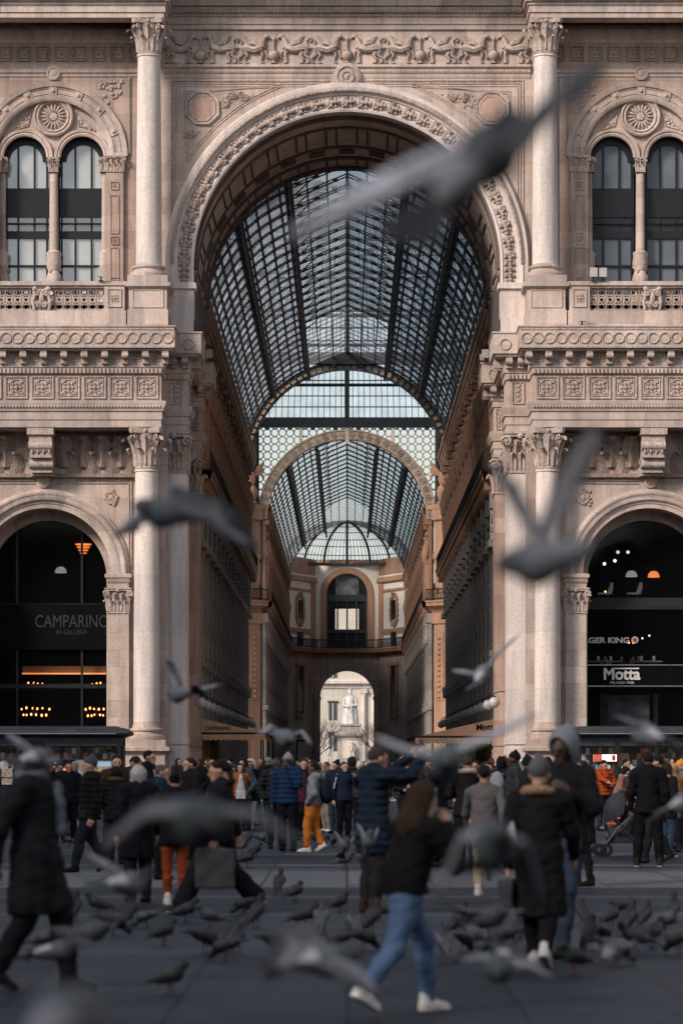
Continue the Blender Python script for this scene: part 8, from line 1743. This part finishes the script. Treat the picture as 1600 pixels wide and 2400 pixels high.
flying('blurred pigeon with steeply raised wings before the right lower column', (1270, 1280), 6.3, (-.6, .35, -.12), ((1135, 1060, .1), (1372, 985, -.06)), tone=1.15, bend=(.15, .1), tail=.35, ck=.36, s=.9)
flying('small pigeon gliding beside the left pilaster above the globe lamps', (418, 1592), 19, (-.5, .6, -.05), ((378, 1515, .05), (512, 1572, -.05)), tone=1.1, bend=(.2, .2))
flying('small pigeon with raised dark wing tip beside the right pilaster', (1105, 1552), 19, (.2, .6, .25), ((1035, 1540, .08), (1192, 1458, -.04)), tone=1.6, bend=(.2, .2), pale=True)
flying('fluffy pigeon fluttering in front of the CAMPARINO awning', (650, 1692), 18, (.35, -.8, -.15), ((588, 1690, -.1), (716, 1712, -.1)), tone=1.9, bend=(1.6, 1.6), pale=True)
flying('large blurred pigeon coming head on above the crowd, wings swept wide', (1020, 1742), 9.3, (.05, -1, -.1), ((850, 1690, .05), (1237, 1640, .05)), tone=1.6, bend=(-.25, -.1))
flying('pigeon with bright white rump crossing in front of the right kiosk', (1490, 1690), 13, (-.3, .8, .2), ((1408, 1645, .1), (1585, 1752, .0)), tone=1.2, bend=(.2, .5), pale=True)
flying('pigeon with white rump passing right in front of the overcoat man face', (78, 1742), 15.5, (.45, .75, .1), ((12, 1682, .1), (142, 1752, .08)), tone=1.2, bend=(.1, .4), pale=True)
flying('big blurred pigeon sweeping low before the striding woman, wings outstretched', (450, 1880), 6.4, (.25, -.85, -.1), ((225, 1955, .02), (705, 1948, .0)), tone=.65, bend=(.75, .6))
flying('pale blurred pigeon flapping low behind the overcoat man', (285, 2030), 13, (.4, .6, 0), ((195, 1960, .1), (358, 2005, .1)), tone=1.2, bend=(.3, .3), pale=True)
flying('big blurred pigeon with arched wings in front of the grey hat woman', (1128, 1952), 7.4, (.1, -.7, .2), ((1000, 2075, .08), (1245, 2085, .08)), tone=.9, bend=(1.5, 1.5))
flying('dark blurred pigeon flying low in front of the white trainers', (730, 2205), 9.5, (.55, .3, .02), ((612, 2258, -.12), (872, 2290, -.1)), tone=1.0, bend=(.8, .6), pale=True)
flying('dark blurred pigeon skimming the paving right of the white trainers', (1150, 2212), 11.5, (-.15, -.8, -.25), ((1058, 2206, .0), (1272, 2250, .0)), tone=1.0, bend=(.5, .5), pale=True)
flying('small pigeon landing with raised wings by the orange trousers', (792, 1945), 34, (.2, -.6, .5), ((765, 1908, .1), (822, 1912, .05)), tone=1.3, bend=(.2, .2), pale=True)
flying('pigeon with bright rump entering at the right edge near the orange hat', (1562, 1850), 14, (.4, .6, .15), ((1478, 1895, .1), (1610, 1795, .1)), tone=1.2, bend=(.3, .3), pale=True)
flying('blurred pigeon rising at the feet of the overcoat man', (120, 2185), 15.5, (.6, .4, .1), ((60, 2210, .1), (178, 2178, .1)), tone=.9, bend=(.9, .9), pale=True)
flying('dark pigeon taking off in the left flock, wings spread low', (205, 2140), 16.5, (.5, -.3, .1), ((120, 2130, .1), (272, 2120, .1)), tone=.75, bend=(-.4, -.4))
flying('dark pigeon flapping over the flock beneath the big arched one', (1120, 2105), 15, (.4, -.5, .1), ((1040, 2085, .1), (1205, 2090, .1)), tone=.7, bend=(-.3, -.3))
flying('dark pigeon rising from behind the right hand flock', (1400, 2190), 15.5, (.2, .7, .15), ((1345, 2170, .1), (1462, 2160, .1)), tone=.7, bend=(-.2, -.2))
flying('pigeon hovering against the navy coat man, pale underside showing', (845, 1940), 24, (.1, -.5, .6), ((818, 1890, .1), (868, 1900, .05)), tone=1.5, bend=(.3, .3), pale=True)
flying('very close dark pigeon blurred at the bottom edge of the view', (135, 2362), 4.2, (.2, .9, .1), ((20, 2400, 0), (240, 2400, 0)), tone=.6, bend=(.3, .3))
